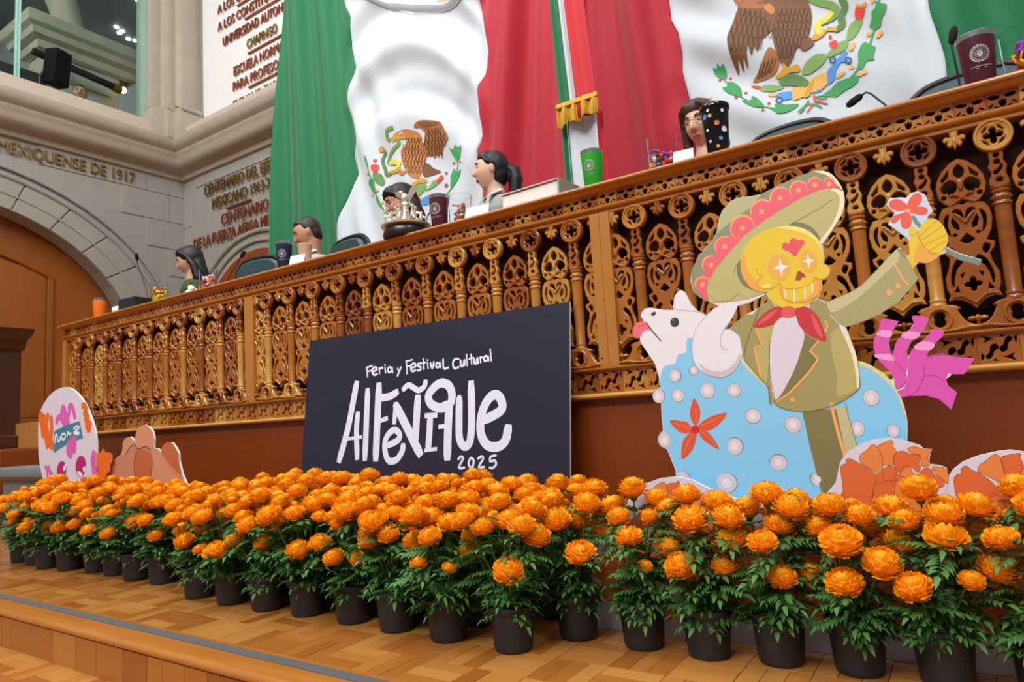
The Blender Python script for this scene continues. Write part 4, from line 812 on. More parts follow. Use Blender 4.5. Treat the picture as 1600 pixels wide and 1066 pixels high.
TAB = [  # plane origin (-4.330, 2.100, 0)
('board','tablet',0,1,0,[-930,376,-948,419,-1011,543,-1033,675,-1034,823,-1000,896,-920,961,-808,1009,-683,1027,-591,1019,-485,979,-382,910,-295,816,-237,720,-215,626,-220,520,-231,414,-214,225,-225,62,-900,29]),
('orange_trim','orangepaint',2,1,50.1,[-948,849,-955,798,-919,730,-892,642]),
('orange_trim','orangepaint',2,1,49.7,[-891,853,-905,781,-870,700,-835,641]),
('orange_trim','orangepaint',2,1,49.4,[-842,836,-831,756,-837,684,-811,633]),
('orange_trim','orangepaint',2,1,50.5,[-982,858,-1015,852,-979,784,-960,717]),
('orange_trim','orangepaint',2,1,49.8,[-929,760,-918,701,-868,656]),
('orange_trim','orangepaint',2,1,42.5,[-403,887,-374,888,-352,860,-373,841,-337,819,-329,777,-350,758,-300,742,-328,730]),
('orange_trim','orangepaint',2,1,42.3,[-365,806,-336,791,-293,762]),
('pink_trim','pinkpaint',2,1,40.0,[-754,796,-755,821,-708,830,-645,791,-648,876,-679,892,-693,836]),
('pink_trim','pinkpaint',2,1,39.8,[-637,784,-632,854,-671,888]),
('pink_trim','pinkpaint',2,1,39.4,[-607,804,-579,873,-587,894,-542,892,-503,820]),
('pink_trim','pinkpaint',2,1,39.5,[-645,784,-637,770,-585,796]),
('banner','teal',3,0,0,[-796,733,-768,747,-614,776,-437,792,-388,684,-580,656,-701,624,-794,597]),
('banner_letter','white',4,1,14.2,[-773,664,-774,711,-751,714,-734,674,-703,684,-704,701]),
('banner_letter','white',4,1,14.1,[-666,721,-688,705,-665,683,-634,692,-635,717,-666,721]),
('banner_letter','white',4,1,13.9,[-605,705,-598,730,-575,715,-552,721]),
('banner_letter','white',4,1,13.8,[-516,747,-465,763,-443,748,-501,729,-435,717,-478,711,-515,723]),
('pink_trim','pinkpaint',5,1,43.2,[-536,682,-550,634,-578,579]),
('pink_trim','pinkpaint',5,1,42.9,[-492,684,-497,605]),
('pink_trim','pinkpaint',5,1,43.2,[-573,662,-594,607,-548,572]),
('pink_trim','pinkpaint',5,1,43.0,[-522,689,-519,599]),
('pink_trim','pinkpaint',2,1,26.8,[-903,513,-885,470,-875,419]),
('pink_trim','pinkpaint',2,1,26.6,[-863,512,-845,469,-827,420]),
('pink_trim','pinkpaint',2,1,26.6,[-919,506,-805,455,-804,420]),
('pink_trim','pinkpaint',2,1,37.2,[-248,593,-268,547,-253,487,-232,434]),
('pink_trim','pinkpaint',2,1,37.1,[-235,586,-240,520,-218,454]),
('eye','magentaeye',2,1,0,[-610,480,-618,458,-635,439,-659,427,-685,423,-710,429,-731,443,-743,462,-745,486,-736,508,-719,527,-695,539,-668,542,-643,536,-623,522,-612,503]),
('eye','magentaeye',2,1,0,[-347,505,-354,480,-371,459,-394,445,-421,441,-447,446,-468,461,-481,483,-485,509,-477,535,-460,556,-437,569,-410,573,-384,567,-363,552,-350,530]),
('eye_shine','white',3,1,0,[-727,455,-688,448,-672,420,-710,420]),
('eye_shine','white',3,1,0,[-651,503,-622,524,-618,489,-651,479]),
('eye_shine','white',3,1,0,[-465,475,-429,474,-393,461,-406,444,-443,451]),
('eye_shine','white',3,1,0,[-386,494,-358,508,-355,474,-379,474]),
('orange_trim','orangepaint',4,1,43.1,[-656,413,-627,434,-633,392]),
('orange_trim','orangepaint',4,1,41.7,[-399,414,-363,420,-335,414,-370,397]),
('orange_trim','orangepaint',4,1,42.4,[-529,396,-485,396]),
('orange_trim','orangepaint',1,1,49.0,[-193,572,-179,519,-165,467,-177,414]),
('orange_trim','orangepaint',1,1,48.8,[-126,591,-152,545,-125,479,-150,421]),
('orange_trim','orangepaint',1,1,48.5,[-99,564,-34,556,-72,518,-111,453]),
('orange_trim','orangepaint',1,1,48.6,[-166,565,-92,518,-59,485]),
('orange_trim','orangepaint',1,1,48.8,[-205,454,-150,414,-163,388]),
]
BRD = [  # plane origin (-3.400, 2.120, 0)
('board','bread0',0,0,0,[-1107,403,-1029,469,-976,538,-922,560,-884,571,-862,609,-870,640,-832,667,-781,673,-736,651,-725,636,-718,681,-686,724,-622,737,-573,725,-531,692,-518,652,-524,601,-477,594,-443,577,-430,606,-390,628,-331,626,-292,595,-267,567,-261,518,-230,448,-193,400,-164,250,-1120,224]),
('bun','bread1',1,0,0,[-1052,403,-991,496,-892,556,-802,600,-744,625,-700,590,-729,538,-735,475,-714,427,-713,272,-1105,263]),
('bun','bread2',1,0,0,[-552,585,-511,593,-457,578,-417,530,-351,476,-268,434,-232,282,-586,275,-545,474,-538,528]),
('bone','bread3',2,0,0,[-700,590,-629,596,-573,580,-538,521,-545,463,-566,409,-572,275,-698,272,-714,427,-735,475,-729,538]),
('bone_end','bread2',3,1,0,[-723,636,-718,681,-686,723,-622,736,-573,724,-533,692,-520,652,-528,601,-573,606,-629,613,-686,601]),
('bone_end','bread2',2,1,0,[-866,609,-866,640,-832,665,-781,671,-736,649,-729,632,-773,618,-824,578,-892,556]),
('bone_end','bread3',2,1,0,[-440,577,-426,606,-390,626,-334,625,-296,595,-270,563,-264,518,-237,448,-300,476,-371,519]),
('bread_line','breadline',4,1,6.3,[-832,570,-787,607,-744,629]),
('bread_line','breadline',4,1,6.1,[-559,580,-535,528,-542,474,-569,401]),
('bread_line','breadline',4,1,6.2,[-704,588,-729,531,-732,475,-706,419]),
('bread_line','breadline',4,1,6.2,[-729,628,-686,597,-622,611,-559,591]),
]
POS = [  # plane origin (-2.180, 2.318, 0)
('board','poster',0,0,0,[-781,1140,839,1125,831,-93,-767,-259]),
('lettering','chalk',1,1,39.9,[-396,878,-415,772,-441,645,-488,494]),
('lettering','chalk',1,1,34.0,[-374,725,-377,643,-361,505]),
('lettering','chalk',1,1,22.1,[-437,600,-342,607]),
('lettering','chalk',1,1,37.2,[-314,837,-310,678,-307,501]),
('lettering','chalk',1,1,43.4,[-237,856,-235,674,-233,499]),
('lettering','chalk',1,1,37.0,[-228,793,-164,795,-114,813]),
('lettering','chalk',1,1,29.9,[-216,680,-174,690]),
('lettering','chalk',1,1,32.2,[-157,561,-92,584,-86,613,-120,633,-160,610,-178,568,-166,513,-139,486,-95,494,-64,529,-58,559]),
('lettering','chalk',1,1,34.6,[-119,755,-122,669]),
('lettering','chalk',1,1,46.5,[-115,748,-30,629,48,518]),
('lettering','chalk',1,1,41.6,[22,779,19,687,17,575]),
('lettering','chalk',1,1,27.8,[-73,823,-42,842,-8,827,25,812,60,828,66,852]),
('lettering','chalk',1,1,31.5,[78,690,136,690]),
('lettering','chalk',1,1,35.9,[102,683,101,613,97,538]),
('lettering','chalk',1,1,23.1,[82,532,143,537]),
('lettering','chalk',1,1,42.6,[206,724,161,721,107,741,86,778,111,812,157,836,203,823,226,786,221,740,176,728]),
('lettering','chalk',1,1,44.4,[213,735,210,620,211,498]),
('lettering','chalk',1,1,26.2,[161,636,217,640]),
('lettering','chalk',1,1,39.3,[270,755,272,652,278,578,307,544,335,565,343,649,335,822]),
('lettering','chalk',1,1,23.1,[270,766,271,680]),
('lettering','chalk',1,1,42.6,[416,656,490,686,507,712,489,752,455,760,415,723,392,657,397,591,432,546,486,539,525,565,538,618]),
('lettering','chalk',1,1,24.0,[145,837,171,849]),
('lettering','chalk',1,1,11.4,[-329,954,-319,905]),
('lettering','chalk',1,1,11.4,[-332,951,-291,959]),
('lettering','chalk',1,1,11.4,[-325,931,-296,935]),
('lettering','chalk',1,1,11.3,[-287,928,-256,935,-266,948,-286,944,-288,925,-272,910,-252,915]),
('lettering','chalk',1,1,11.3,[-241,943,-237,915]),
('lettering','chalk',1,1,11.2,[-239,933,-228,942,-217,939]),
('lettering','chalk',1,1,11.2,[-201,939,-196,915]),
('lettering','chalk',1,1,11.2,[-204,954,-202,952]),
('lettering','chalk',1,1,11.1,[-156,935,-174,940,-183,928,-172,915,-155,923,-155,938,-149,911]),
('lettering','chalk',1,1,11.0,[-117,929,-105,912]),
('lettering','chalk',1,1,11.0,[-95,933,-105,912,-116,892]),
('lettering','chalk',1,1,10.9,[-61,961,-53,898]),
('lettering','chalk',1,1,10.9,[-63,958,-25,963]),
('lettering','chalk',1,1,10.9,[-57,933,-32,935]),
('lettering','chalk',1,1,10.8,[-28,924,1,929,-8,944,-27,939,-30,921,-17,906,2,911]),
('lettering','chalk',1,1,10.8,[33,941,14,939,17,928,32,922,31,909,13,908]),
('lettering','chalk',1,1,10.7,[48,960,53,910]),
('lettering','chalk',1,1,10.7,[38,939,62,942]),
('lettering','chalk',1,1,10.7,[74,939,79,912]),
('lettering','chalk',1,1,10.7,[72,953,74,951]),
('lettering','chalk',1,1,10.6,[92,937,105,909,113,940]),
('lettering','chalk',1,1,10.5,[149,929,133,933,126,922,134,911,149,916,149,932,155,909]),
('lettering','chalk',1,1,10.4,[169,948,174,904,203,905]),
('lettering','chalk',1,1,10.3,[262,939,239,941,227,922,237,898,263,902]),
('lettering','chalk',1,1,10.3,[272,932,274,908,287,905,294,932,297,906]),
('lettering','chalk',1,1,10.2,[305,955,311,903]),
('lettering','chalk',1,1,10.2,[331,953,336,909]),
('lettering','chalk',1,1,10.2,[321,933,344,937]),
('lettering','chalk',1,1,10.1,[348,933,352,910,362,909,367,934,372,908]),
('lettering','chalk',1,1,10.1,[383,936,386,910]),
('lettering','chalk',1,1,10.1,[385,927,394,935]),
('lettering','chalk',1,1,10.0,[424,932,411,938,403,925,410,915,423,920,425,935,429,913]),
('lettering','chalk',1,1,10.0,[437,965,444,913]),
('lettering','chalk',1,1,11.1,[273,489,287,501,300,491,278,453,310,453]),
('lettering','chalk',1,1,11.0,[341,494,331,472,342,453,356,461,358,485,343,495]),
('lettering','chalk',1,1,10.9,[382,490,399,499,410,490,387,455,417,455]),
('lettering','chalk',1,1,10.7,[477,502,450,497,447,478,471,481,478,465,461,450,444,452]),
]
EM1 = [  # plane origin (-4.000, 4.480, 0)
('wing','eagle2',1,1,0,[115,3298,167,3322,284,3298,416,3243,468,3166,499,3074,459,3032,418,2975,405,2918,380,2970,359,2938,337,2974,311,2943,284,2981,208,3013,184,3101,215,3139,238,3195,183,3258,124,3275]),
('body','eagle1',2,1,0,[-144,3281,-101,3301,-17,3305,43,3287,122,3248,179,3196,185,3132,210,3047,206,2971,172,2903,118,2824,59,2838,0,2884,-56,2978,-85,3113,-46,3158,18,3195,-2,3217,-83,3240]),
('tail','eagle3',1,1,0,[184,2931,232,2925,297,2863,380,2811,293,2802,187,2814,169,2857]),
('leg','eagle1',2,1,0,[3,2931,-61,2892,-121,2923,-99,2941,-38,2926]),
('wing_dark','eagle3',2,1,0,[165,3302,283,3283,424,3233,414,3220,300,3235,260,3227]),
('beak','gold',3,1,0,[-177,3251,-165,3275,-102,3273,-1,3224,-22,3219,-114,3241,-157,3225]),
('eye','white',3,1,0,[-81,3279,-54,3288,-34,3274,-56,3264]),
('pupil','darkgrey',4,2,0,[-58,3274,9.0,7.5]),
('snake','snake',3,1,35.1,[-198,3257,-223,3280,-215,3334,-182,3353,-140,3353]),
('snake','snake',3,1,38.1,[-104,3234,-96,3196,-161,3165,-227,3119,-256,3062]),
('snake','snakebelly',4,1,44.2,[-230,3055,-167,3039,-105,3022,-128,2981]),
('snake','snake2',3,1,35.2,[-330,3212,-288,3168,-323,3121,-316,3062,-291,3007,-278,2955,-225,2950]),
('rattle','gold',4,2,0,[-331,3212,35.5,28.5]),
('claw','gold',4,1,0,[-234,2976,-171,2968,-97,2981,-99,2941,-162,2934,-204,2944,-235,2952]),
('foot','gold',3,1,0,[36,2790,96,2798,128,2821,214,2776,203,2756,115,2770,53,2746]),
('cactus','cactus',2,1,0,[33,2736,114,2755,193,2751,200,2711,138,2664,68,2657,31,2705]),
('cactus','cactus',2,1,0,[249,2714,290,2750,347,2736,325,2703,267,2687,189,2683]),
('cactus','cactus2',2,1,0,[-424,2976,-395,2997,-331,2969,-297,2896,-305,2857,-347,2864,-399,2913]),
('cactus','cactus2',2,1,0,[-65,2806,-6,2776,32,2720,-49,2740]),
('tuna','red2',3,1,0,[-441,3078,-364,3067,-373,3004,-422,3008]),
('tuna','red2',3,1,0,[328,2740,378,2781,400,2753,345,2713]),
('bud','red2',3,2,0,[-402,3119,19.5,15.0]),
('bud','crimson',3,2,0,[420,2681,18.5,15.0]),
('bud','crimson',3,2,0,[512,2859,13.0,10.5]),
('bud','crimson',3,2,0,[590,2844,12.5,10.5]),
('bud','crimson',3,2,0,[427,2789,13.0,10.5]),
('laurel_leaf','leaf',2,1,0,[490,2993,521,2970,551,3006,577,2977,605,2991,609,2938,590,2891,551,2860,518,2918]),
('laurel_leaf','leaf',2,1,0,[471,2765,511,2814,536,2763,596,2781,569,2710,511,2665,464,2647,463,2707]),
('oak_leaf','leaf',2,1,0,[-519,3182,-497,3167,-475,3046,-496,3076,-511,3121]),
('oak_leaf','leaf',2,1,0,[-486,2942,-442,2948,-415,2933,-407,2874,-400,2799,-448,2827,-467,2872,-494,2903]),
('oak_leaf','leaf',2,1,0,[-400,2799,-374,2761,-335,2680,-296,2607,-358,2661,-398,2734]),
('branch','leaf',1,1,12.8,[-481,3040,-433,2897,-395,2782,-347,2666,-226,2528]),
('branch','leaf',1,1,11.8,[552,2879,547,2805,493,2670,443,2622,365,2565]),
('acorn','goldlight',3,2,0,[-492,3013,22.0,12.5]),
('acorn','goldlight',3,2,0,[-449,2795,21.5,12.0]),
('acorn','goldlight',3,2,0,[-377,2818,21.0,12.0]),
('acorn','goldlight',3,2,0,[-324,2693,21.0,12.0]),
('acorn','goldlight',3,2,0,[-297,2599,21.0,12.0]),
('water','blue2',2,1,0,[105,2602,225,2636,282,2615,240,2564,162,2559]),
('shell','gold',3,1,0,[77,2640,127,2644,119,2584,84,2577]),
('feather','eagleline',4,1,5.6,[-43,3181,-46,3143,-38,3123,-21,3136,-6,3170]),
('feather','eagleline',4,1,5.6,[-6,3170,-10,3133,-1,3113,16,3125,30,3160]),
('feather','eagleline',4,1,5.6,[30,3160,26,3122,35,3103,52,3115,66,3150]),
('feather','eagleline',4,1,5.6,[66,3150,62,3112,71,3094,87,3106,102,3140]),
('feather','eagleline',4,1,5.6,[102,3140,98,3103,107,3084,123,3096,137,3130]),
('feather','eagleline',4,1,5.5,[137,3130,134,3093,142,3074,158,3086,173,3120]),
('feather','eagleline',4,1,5.6,[-61,3130,-63,3092,-54,3072,-38,3085,-24,3120]),
('feather','eagleline',4,1,5.6,[-23,3119,-25,3081,-16,3062,0,3074,13,3109]),
('feather','eagleline',4,1,5.6,[15,3109,13,3071,22,3052,38,3064,51,3099]),
('feather','eagleline',4,1,5.6,[53,3099,50,3061,59,3042,75,3054,88,3089]),
('feather','eagleline',4,1,5.6,[90,3088,88,3051,97,3032,112,3044,126,3079]),
('feather','eagleline',4,1,5.5,[127,3078,125,3040,134,3022,149,3034,162,3068]),
('feather','eagleline',4,1,5.5,[164,3068,161,3030,170,3012,186,3024,199,3058]),
('feather','eagleline',4,1,5.6,[-64,3075,-65,3036,-55,3017,-39,3030,-27,3065]),
('feather','eagleline',4,1,5.6,[-24,3064,-25,3026,-15,3007,0,3019,12,3054]),
('feather','eagleline',4,1,5.6,[15,3054,14,3015,24,2996,40,3009,51,3044]),
('feather','eagleline',4,1,5.6,[55,3043,54,3005,63,2986,79,2998,90,3033]),
('feather','eagleline',4,1,5.5,[93,3032,92,2994,102,2975,117,2988,129,3023]),
('feather','eagleline',4,1,5.5,[132,3022,131,2984,141,2965,156,2978,167,3013]),
('feather','eagleline',4,1,5.5,[170,3012,169,2974,179,2955,194,2967,205,3002]),
('feather','eagleline',4,1,5.6,[-42,3014,-41,2975,-30,2955,-16,2968,-5,3004]),
('feather','eagleline',4,1,5.6,[-1,3003,-1,2964,10,2945,25,2957,35,2993]),
('feather','eagleline',4,1,5.6,[39,2992,39,2954,50,2934,65,2947,75,2983]),
('feather','eagleline',4,1,5.5,[79,2982,79,2943,90,2924,104,2937,114,2972]),
('feather','eagleline',4,1,5.5,[118,2971,119,2933,129,2914,143,2926,154,2962]),
('feather','eagleline',4,1,5.5,[158,2961,158,2923,168,2904,182,2916,193,2951]),
('feather','eagleline',4,1,5.6,[-4,2948,-1,2909,11,2890,24,2903,32,2939]),
('feather','eagleline',4,1,5.6,[43,2936,46,2897,57,2878,71,2891,78,2927]),
('feather','eagleline',4,1,5.5,[89,2924,92,2885,104,2866,117,2879,124,2915]),
('feather','eagleline',4,1,5.5,[135,2912,138,2873,149,2854,163,2867,170,2903]),
('feather','eagleline',4,1,5.6,[3,3223,-1,3191,6,3175,21,3185,35,3214]),
('feather','eagleline',4,1,5.6,[38,3213,34,3181,42,3165,57,3175,70,3204]),
('feather','eagleline',4,1,5.6,[73,3203,69,3171,77,3155,91,3165,105,3194]),
('feather','eagleline',4,1,5.6,[108,3193,104,3161,111,3145,126,3155,140,3184]),
('feather','eagleline',4,1,5.6,[143,3183,139,3152,146,3135,161,3145,174,3174]),
('feather','eagleline',4,1,5.5,[242,3225,253,3184,268,3163,278,3177,277,3215]),
('feather','eagleline',4,1,5.5,[281,3217,292,3176,306,3156,316,3169,315,3207]),
('feather','eagleline',4,1,5.5,[319,3210,330,3169,345,3149,354,3162,354,3200]),
('feather','eagleline',4,1,5.4,[358,3203,368,3162,383,3142,392,3155,392,3193]),
('feather','eagleline',4,1,5.4,[395,3195,406,3155,420,3134,430,3148,429,3185]),
('feather','eagleline',4,1,5.5,[227,3175,239,3128,255,3105,266,3120,266,3164]),
('feather','eagleline',4,1,5.5,[268,3168,279,3121,295,3098,306,3113,306,3157]),
('feather','eagleline',4,1,5.5,[309,3161,320,3114,335,3091,346,3107,347,3150]),
('feather','eagleline',4,1,5.4,[349,3154,360,3107,375,3085,386,3100,387,3143]),
('feather','eagleline',4,1,5.4,[389,3147,400,3101,415,3078,426,3093,426,3136]),
('feather','eagleline',4,1,5.4,[428,3140,439,3094,454,3071,465,3087,465,3129]),
('feather','eagleline',4,1,5.5,[215,3124,222,3078,236,3056,249,3071,253,3113]),
('feather','eagleline',4,1,5.5,[259,3114,266,3069,280,3047,293,3062,297,3104]),
('feather','eagleline',4,1,5.5,[303,3105,311,3060,324,3038,337,3052,341,3094]),
('feather','eagleline',4,1,5.4,[347,3096,354,3051,368,3028,381,3043,385,3085]),
('feather','eagleline',4,1,5.4,[391,3086,398,3042,411,3020,424,3034,428,3076]),
('feather','eagleline',4,1,5.4,[434,3077,441,3033,454,3011,467,3025,471,3067]),
('feather','eagleline',4,1,5.5,[213,3070,215,3015,226,2989,240,3008,248,3060]),
('feather','eagleline',4,1,5.5,[250,3063,252,3008,263,2982,276,3001,285,3053]),
('feather','eagleline',4,1,5.5,[287,3056,289,3001,300,2975,313,2995,321,3046]),
('feather','eagleline',4,1,5.4,[323,3049,325,2994,336,2969,349,2988,357,3039]),
('feather','eagleline',4,1,5.4,[359,3042,361,2988,372,2962,385,2981,393,3032]),
('feather','eagleline',4,1,5.4,[395,3035,397,2981,407,2955,421,2974,429,3025]),
('feather','eagleline',4,1,6.1,[238,3195,215,3124,182,3071,208,3013]),
]
EM2 = [  # plane origin (-0.600, 4.480, 0)
('wing','eagle3',1,1,0,[-396,3325,-333,3355,-200,3336,-151,3169,-194,3060,-247,3021,-282,3002,-323,2926,-335,2976,-363,2913,-376,2992,-387,2968,-399,2843,-417,2923,-430,2831,-451,2926,-465,2829,-488,2911,-500,3009,-501,3094,-477,3169,-438,3257]),
('body','eagle3',2,1,0,[-268,3327,-167,3340,-29,3263,6,3141,16,3049,-7,2934,-51,2889,-102,2846,-141,2780,-187,2796,-211,2885,-223,3016,-206,3101,-246,3208]),
('shoulder','eagle1',3,1,0,[-260,3232,-226,3237,-198,3188,-210,3148,-248,3190]),
('head','eagle1',3,1,0,[-91,3280,-69,3343,-19,3362,40,3327,67,3285,56,3254,25,3249,5,3213,-48,3235]),
('beak','gold',4,1,0,[53,3304,96,3268,100,3230,79,3248,53,3260]),
('wing','eagle2',1,1,0,[-220,3307,-300,3434,-379,3506,-459,3503,-459,3408,-425,3299,-343,3247,-212,3212]),
('eye','white',4,2,0,[30,3302,10.0,9.0]),
('snake','snake',4,1,34.7,[17,3172,57,3191,106,3215,87,3249,135,3273]),
('tail','eagle2',1,1,0,[-256,2929,-211,2885,-202,2810,-240,2752,-316,2742,-382,2755,-325,2818]),
('leg','eagle3',3,1,0,[-73,2897,-10,2909,17,2864,-9,2838,-56,2834]),
('foot','gold',4,1,0,[-238,2733,-191,2762,-179,2802,-150,2765,-95,2764,-87,2717,-146,2728,-211,2715]),
('claw','gold',4,1,0,[15,2917,55,2937,92,2923,74,2895,33,2875,4,2886]),
('snake','snake',3,1,43.0,[17,3172,80,3111,137,3070,154,3020,114,2992,60,2987]),
('snake','snakebelly',4,1,38.7,[124,3023,84,2996,44,2980,53,2920]),
('snake','snake2',3,1,38.2,[191,3091,204,3034,177,2985,179,2932,143,2907]),
('snake','gold',4,1,38.4,[100,2928,136,2914]),
('cactus','cactus',2,1,0,[-76,2713,-40,2762,32,2784,78,2754,48,2713,-25,2682,-70,2689]),
('cactus','cactus',2,1,0,[75,2756,108,2787,171,2824,202,2803,172,2755,96,2740]),
('cactus','cactus',2,1,0,[198,2865,218,2917,256,2936,290,2918,263,2865,222,2821,193,2824]),
('cactus','cactus2',3,1,0,[-216,2708,-162,2725,-86,2690,-41,2631,-71,2606,-153,2651,-208,2670]),
('cactus','cactus',2,1,0,[-338,2686,-311,2709,-231,2678,-193,2651,-251,2644,-323,2668]),
('tuna','red2',3,1,0,[263,3002,311,2982,287,2924,253,2942]),
('tuna_top','gold',4,1,0,[263,3002,275,3018,291,2999,321,3004,311,2978]),
('tuna','red2',3,1,0,[97,2830,139,2836,138,2785,112,2790]),
('bud','crimson',3,2,0,[107,2869,8.5,15.0]),
('tuna','red2',3,1,0,[-392,2736,-332,2707,-342,2692,-385,2720]),
('ribbon_shell','goldlight',3,1,0,[-140,2629,-108,2623,-20,2650,57,2658,65,2621,49,2575,-21,2564,-116,2543,-147,2553]),
('shell_band','gold',4,1,0,[-84,2550,-30,2628,-14,2631,-46,2546]),
('water','blue2',2,1,0,[60,2649,114,2699,171,2747,192,2739,174,2703,206,2666,150,2686,116,2647,104,2600,57,2581]),
('water','blue2',2,1,0,[-236,2626,-142,2604,-146,2561,-210,2564,-224,2590]),
('water','blue2',2,1,0,[-28,2575,42,2586,16,2552,-29,2558]),
('water_curl','blue3',4,1,10.2,[120,2711,117,2702,109,2699,100,2702,93,2711,91,2721,95,2730,103,2733,112,2730,119,2722,120,2711]),
('water_curl','blue3',4,1,10.0,[204,2681,201,2673,193,2669,184,2672,178,2681,176,2691,180,2700,187,2703,196,2700,203,2692,204,2681]),
('water_curl','blue3',4,1,10.6,[-208,2566,-213,2556,-222,2552,-233,2555,-241,2565,-243,2577,-238,2587,-229,2591,-218,2588,-210,2578,-208,2566]),
('snail','goldlight',3,1,0,[-293,2631,-268,2636,-233,2616,-246,2607,-278,2614]),
('snail','goldlight',3,1,0,[198,2762,220,2797,237,2790,223,2753,203,2743]),
('snail','goldlight',3,1,0,[112,2605,129,2625,169,2624,149,2606,119,2599]),
('laurel_leaf','leaf',2,1,0,[-629,2943,-606,2925,-595,2954,-579,2925,-556,2936,-544,2875,-556,2837,-586,2852,-623,2893]),
('laurel_leaf','leaf',2,1,0,[-575,2778,-549,2774,-546,2810,-503,2796,-461,2736,-455,2665,-508,2692,-557,2740]),
('laurel_leaf','leaf',2,1,0,[-449,2631,-395,2619,-387,2652,-345,2607,-314,2543,-375,2562,-422,2600]),
('laurel_leaf','leaf',2,1,0,[-279,2524,-247,2522,-252,2546,-182,2524,-112,2506,-171,2472,-235,2474,-257,2499]),
('branch','leaf',1,1,7.3,[-589,2872,-550,2812,-459,2666,-342,2561,-247,2514]),
('berry','crimson',3,2,0,[-591,2842,10.5,8.0]),
('berry','crimson',3,2,0,[-524,2833,10.0,8.0]),
('berry','crimson',3,2,0,[-427,2688,10.0,8.0]),
('berry','crimson',3,2,0,[-485,2663,10.0,8.0]),
('berry','crimson',3,2,0,[-287,2564,9.5,7.5]),
('berry','crimson',3,2,0,[-324,2524,9.5,8.0]),
('oak_leaf','leaf',2,0,0,[342,2936,364,2944,375,2982,394,2957,426,2936,415,2898,392,2874,380,2829,345,2826,320,2860,338,2896]),
('oak_leaf','leaf',2,0,0,[268,2771,290,2779,309,2755,341,2726,322,2675,326,2649,284,2655,259,2614,222,2610,242,2662,244,2720]),
('oak_leaf','leaf',2,0,0,[76,2549,116,2578,161,2580,234,2581,230,2548,199,2525,154,2515,100,2490,13,2523]),
('oak_leaf','leaf',2,0,0,[378,3006,396,2981,425,2987,423,3038,390,3052]),
('branch','leaf',1,1,10.4,[403,3046,376,2922,327,2790,255,2649,190,2579,66,2527,-9,2526]),
('acorn','goldlight',3,2,0,[359,2993,15.0,14.0]),
('acorn','goldlight',3,2,0,[312,2819,15.0,13.5]),
('acorn','goldlight',3,2,0,[361,2785,14.5,13.5]),
('acorn','goldlight',3,2,0,[373,2794,15.0,14.0]),
('acorn','goldlight',3,2,0,[203,2641,15.5,13.5]),
('acorn','goldlight',3,2,0,[245,2585,15.0,14.0]),
('acorn','goldlight',3,2,0,[267,2590,15.0,14.0]),
('bow','leaf',4,0,12.9,[-57,2515,-67,2492,-117,2456]),
('bow','red2',4,0,14.5,[-23,2539,-23,2504,45,2461]),
('bow','leaf',4,0,12.8,[-59,2490,-15,2475,13,2445]),
('bow','red2',4,0,12.9,[-38,2474,-68,2436]),
('bow','leaf',4,0,12.9,[-74,2494,-94,2457,-110,2445]),
('bow','leaf',4,0,10.2,[-17,2528,11,2506,49,2498]),
('feather','eagleline',5,1,3.6,[-179,3181,-178,3146,-171,3128,-161,3138,-154,3171]),
('feather','eagleline',5,1,3.6,[-153,3170,-152,3135,-145,3117,-135,3128,-128,3160]),
('feather','eagleline',5,1,3.5,[-127,3160,-126,3125,-119,3107,-109,3118,-102,3150]),
('feather','eagleline',5,1,3.5,[-101,3149,-101,3114,-93,3097,-83,3107,-76,3139]),
('feather','eagleline',5,1,3.5,[-75,3139,-75,3104,-68,3086,-58,3097,-51,3129]),
('feather','eagleline',5,1,3.5,[-50,3128,-50,3094,-42,3076,-33,3087,-26,3119]),
('feather','eagleline',5,1,3.5,[-25,3118,-24,3084,-17,3066,-7,3077,0,3108]),
('feather','eagleline',5,1,3.6,[-192,3131,-191,3096,-184,3078,-174,3089,-167,3121]),
('feather','eagleline',5,1,3.6,[-166,3121,-166,3086,-158,3068,-148,3079,-141,3111]),
('feather','eagleline',5,1,3.5,[-140,3111,-140,3076,-133,3058,-123,3069,-116,3101]),
('feather','eagleline',5,1,3.5,[-115,3101,-114,3066,-107,3048,-97,3059,-90,3091]),
('feather','eagleline',5,1,3.5,[-90,3091,-89,3056,-82,3038,-72,3049,-65,3081]),
('feather','eagleline',5,1,3.5,[-64,3081,-64,3046,-57,3029,-47,3039,-40,3071]),
('feather','eagleline',5,1,3.5,[-39,3071,-39,3036,-32,3019,-22,3030,-15,3061]),
('feather','eagleline',5,1,3.5,[-15,3061,-14,3027,-7,3009,3,3020,9,3051]),
('feather','eagleline',5,1,3.6,[-205,3082,-205,3044,-197,3025,-187,3037,-180,3072]),
('feather','eagleline',5,1,3.6,[-178,3071,-178,3033,-171,3014,-160,3027,-153,3062]),
('feather','eagleline',5,1,3.5,[-151,3061,-151,3023,-144,3004,-134,3016,-126,3051]),
('feather','eagleline',5,1,3.5,[-124,3051,-124,3013,-117,2994,-107,3006,-100,3041]),
('feather','eagleline',5,1,3.5,[-98,3040,-98,3003,-91,2984,-81,2996,-73,3031]),
('feather','eagleline',5,1,3.5,[-72,3030,-72,2993,-65,2974,-55,2986,-47,3021]),
('feather','eagleline',5,1,3.5,[-46,3020,-46,2983,-39,2964,-29,2976,-21,3010]),
('feather','eagleline',5,1,3.5,[-20,3010,-20,2973,-13,2954,-3,2966,4,3000]),
('feather','eagleline',5,1,3.6,[-210,3030,-210,2991,-203,2972,-192,2985,-185,3020]),
('feather','eagleline',5,1,3.6,[-184,3020,-184,2982,-177,2963,-166,2975,-159,3010]),
('feather','eagleline',5,1,3.5,[-158,3010,-158,2972,-151,2953,-141,2965,-134,3000]),
('feather','eagleline',5,1,3.5,[-133,3000,-133,2962,-126,2944,-115,2956,-108,2991]),
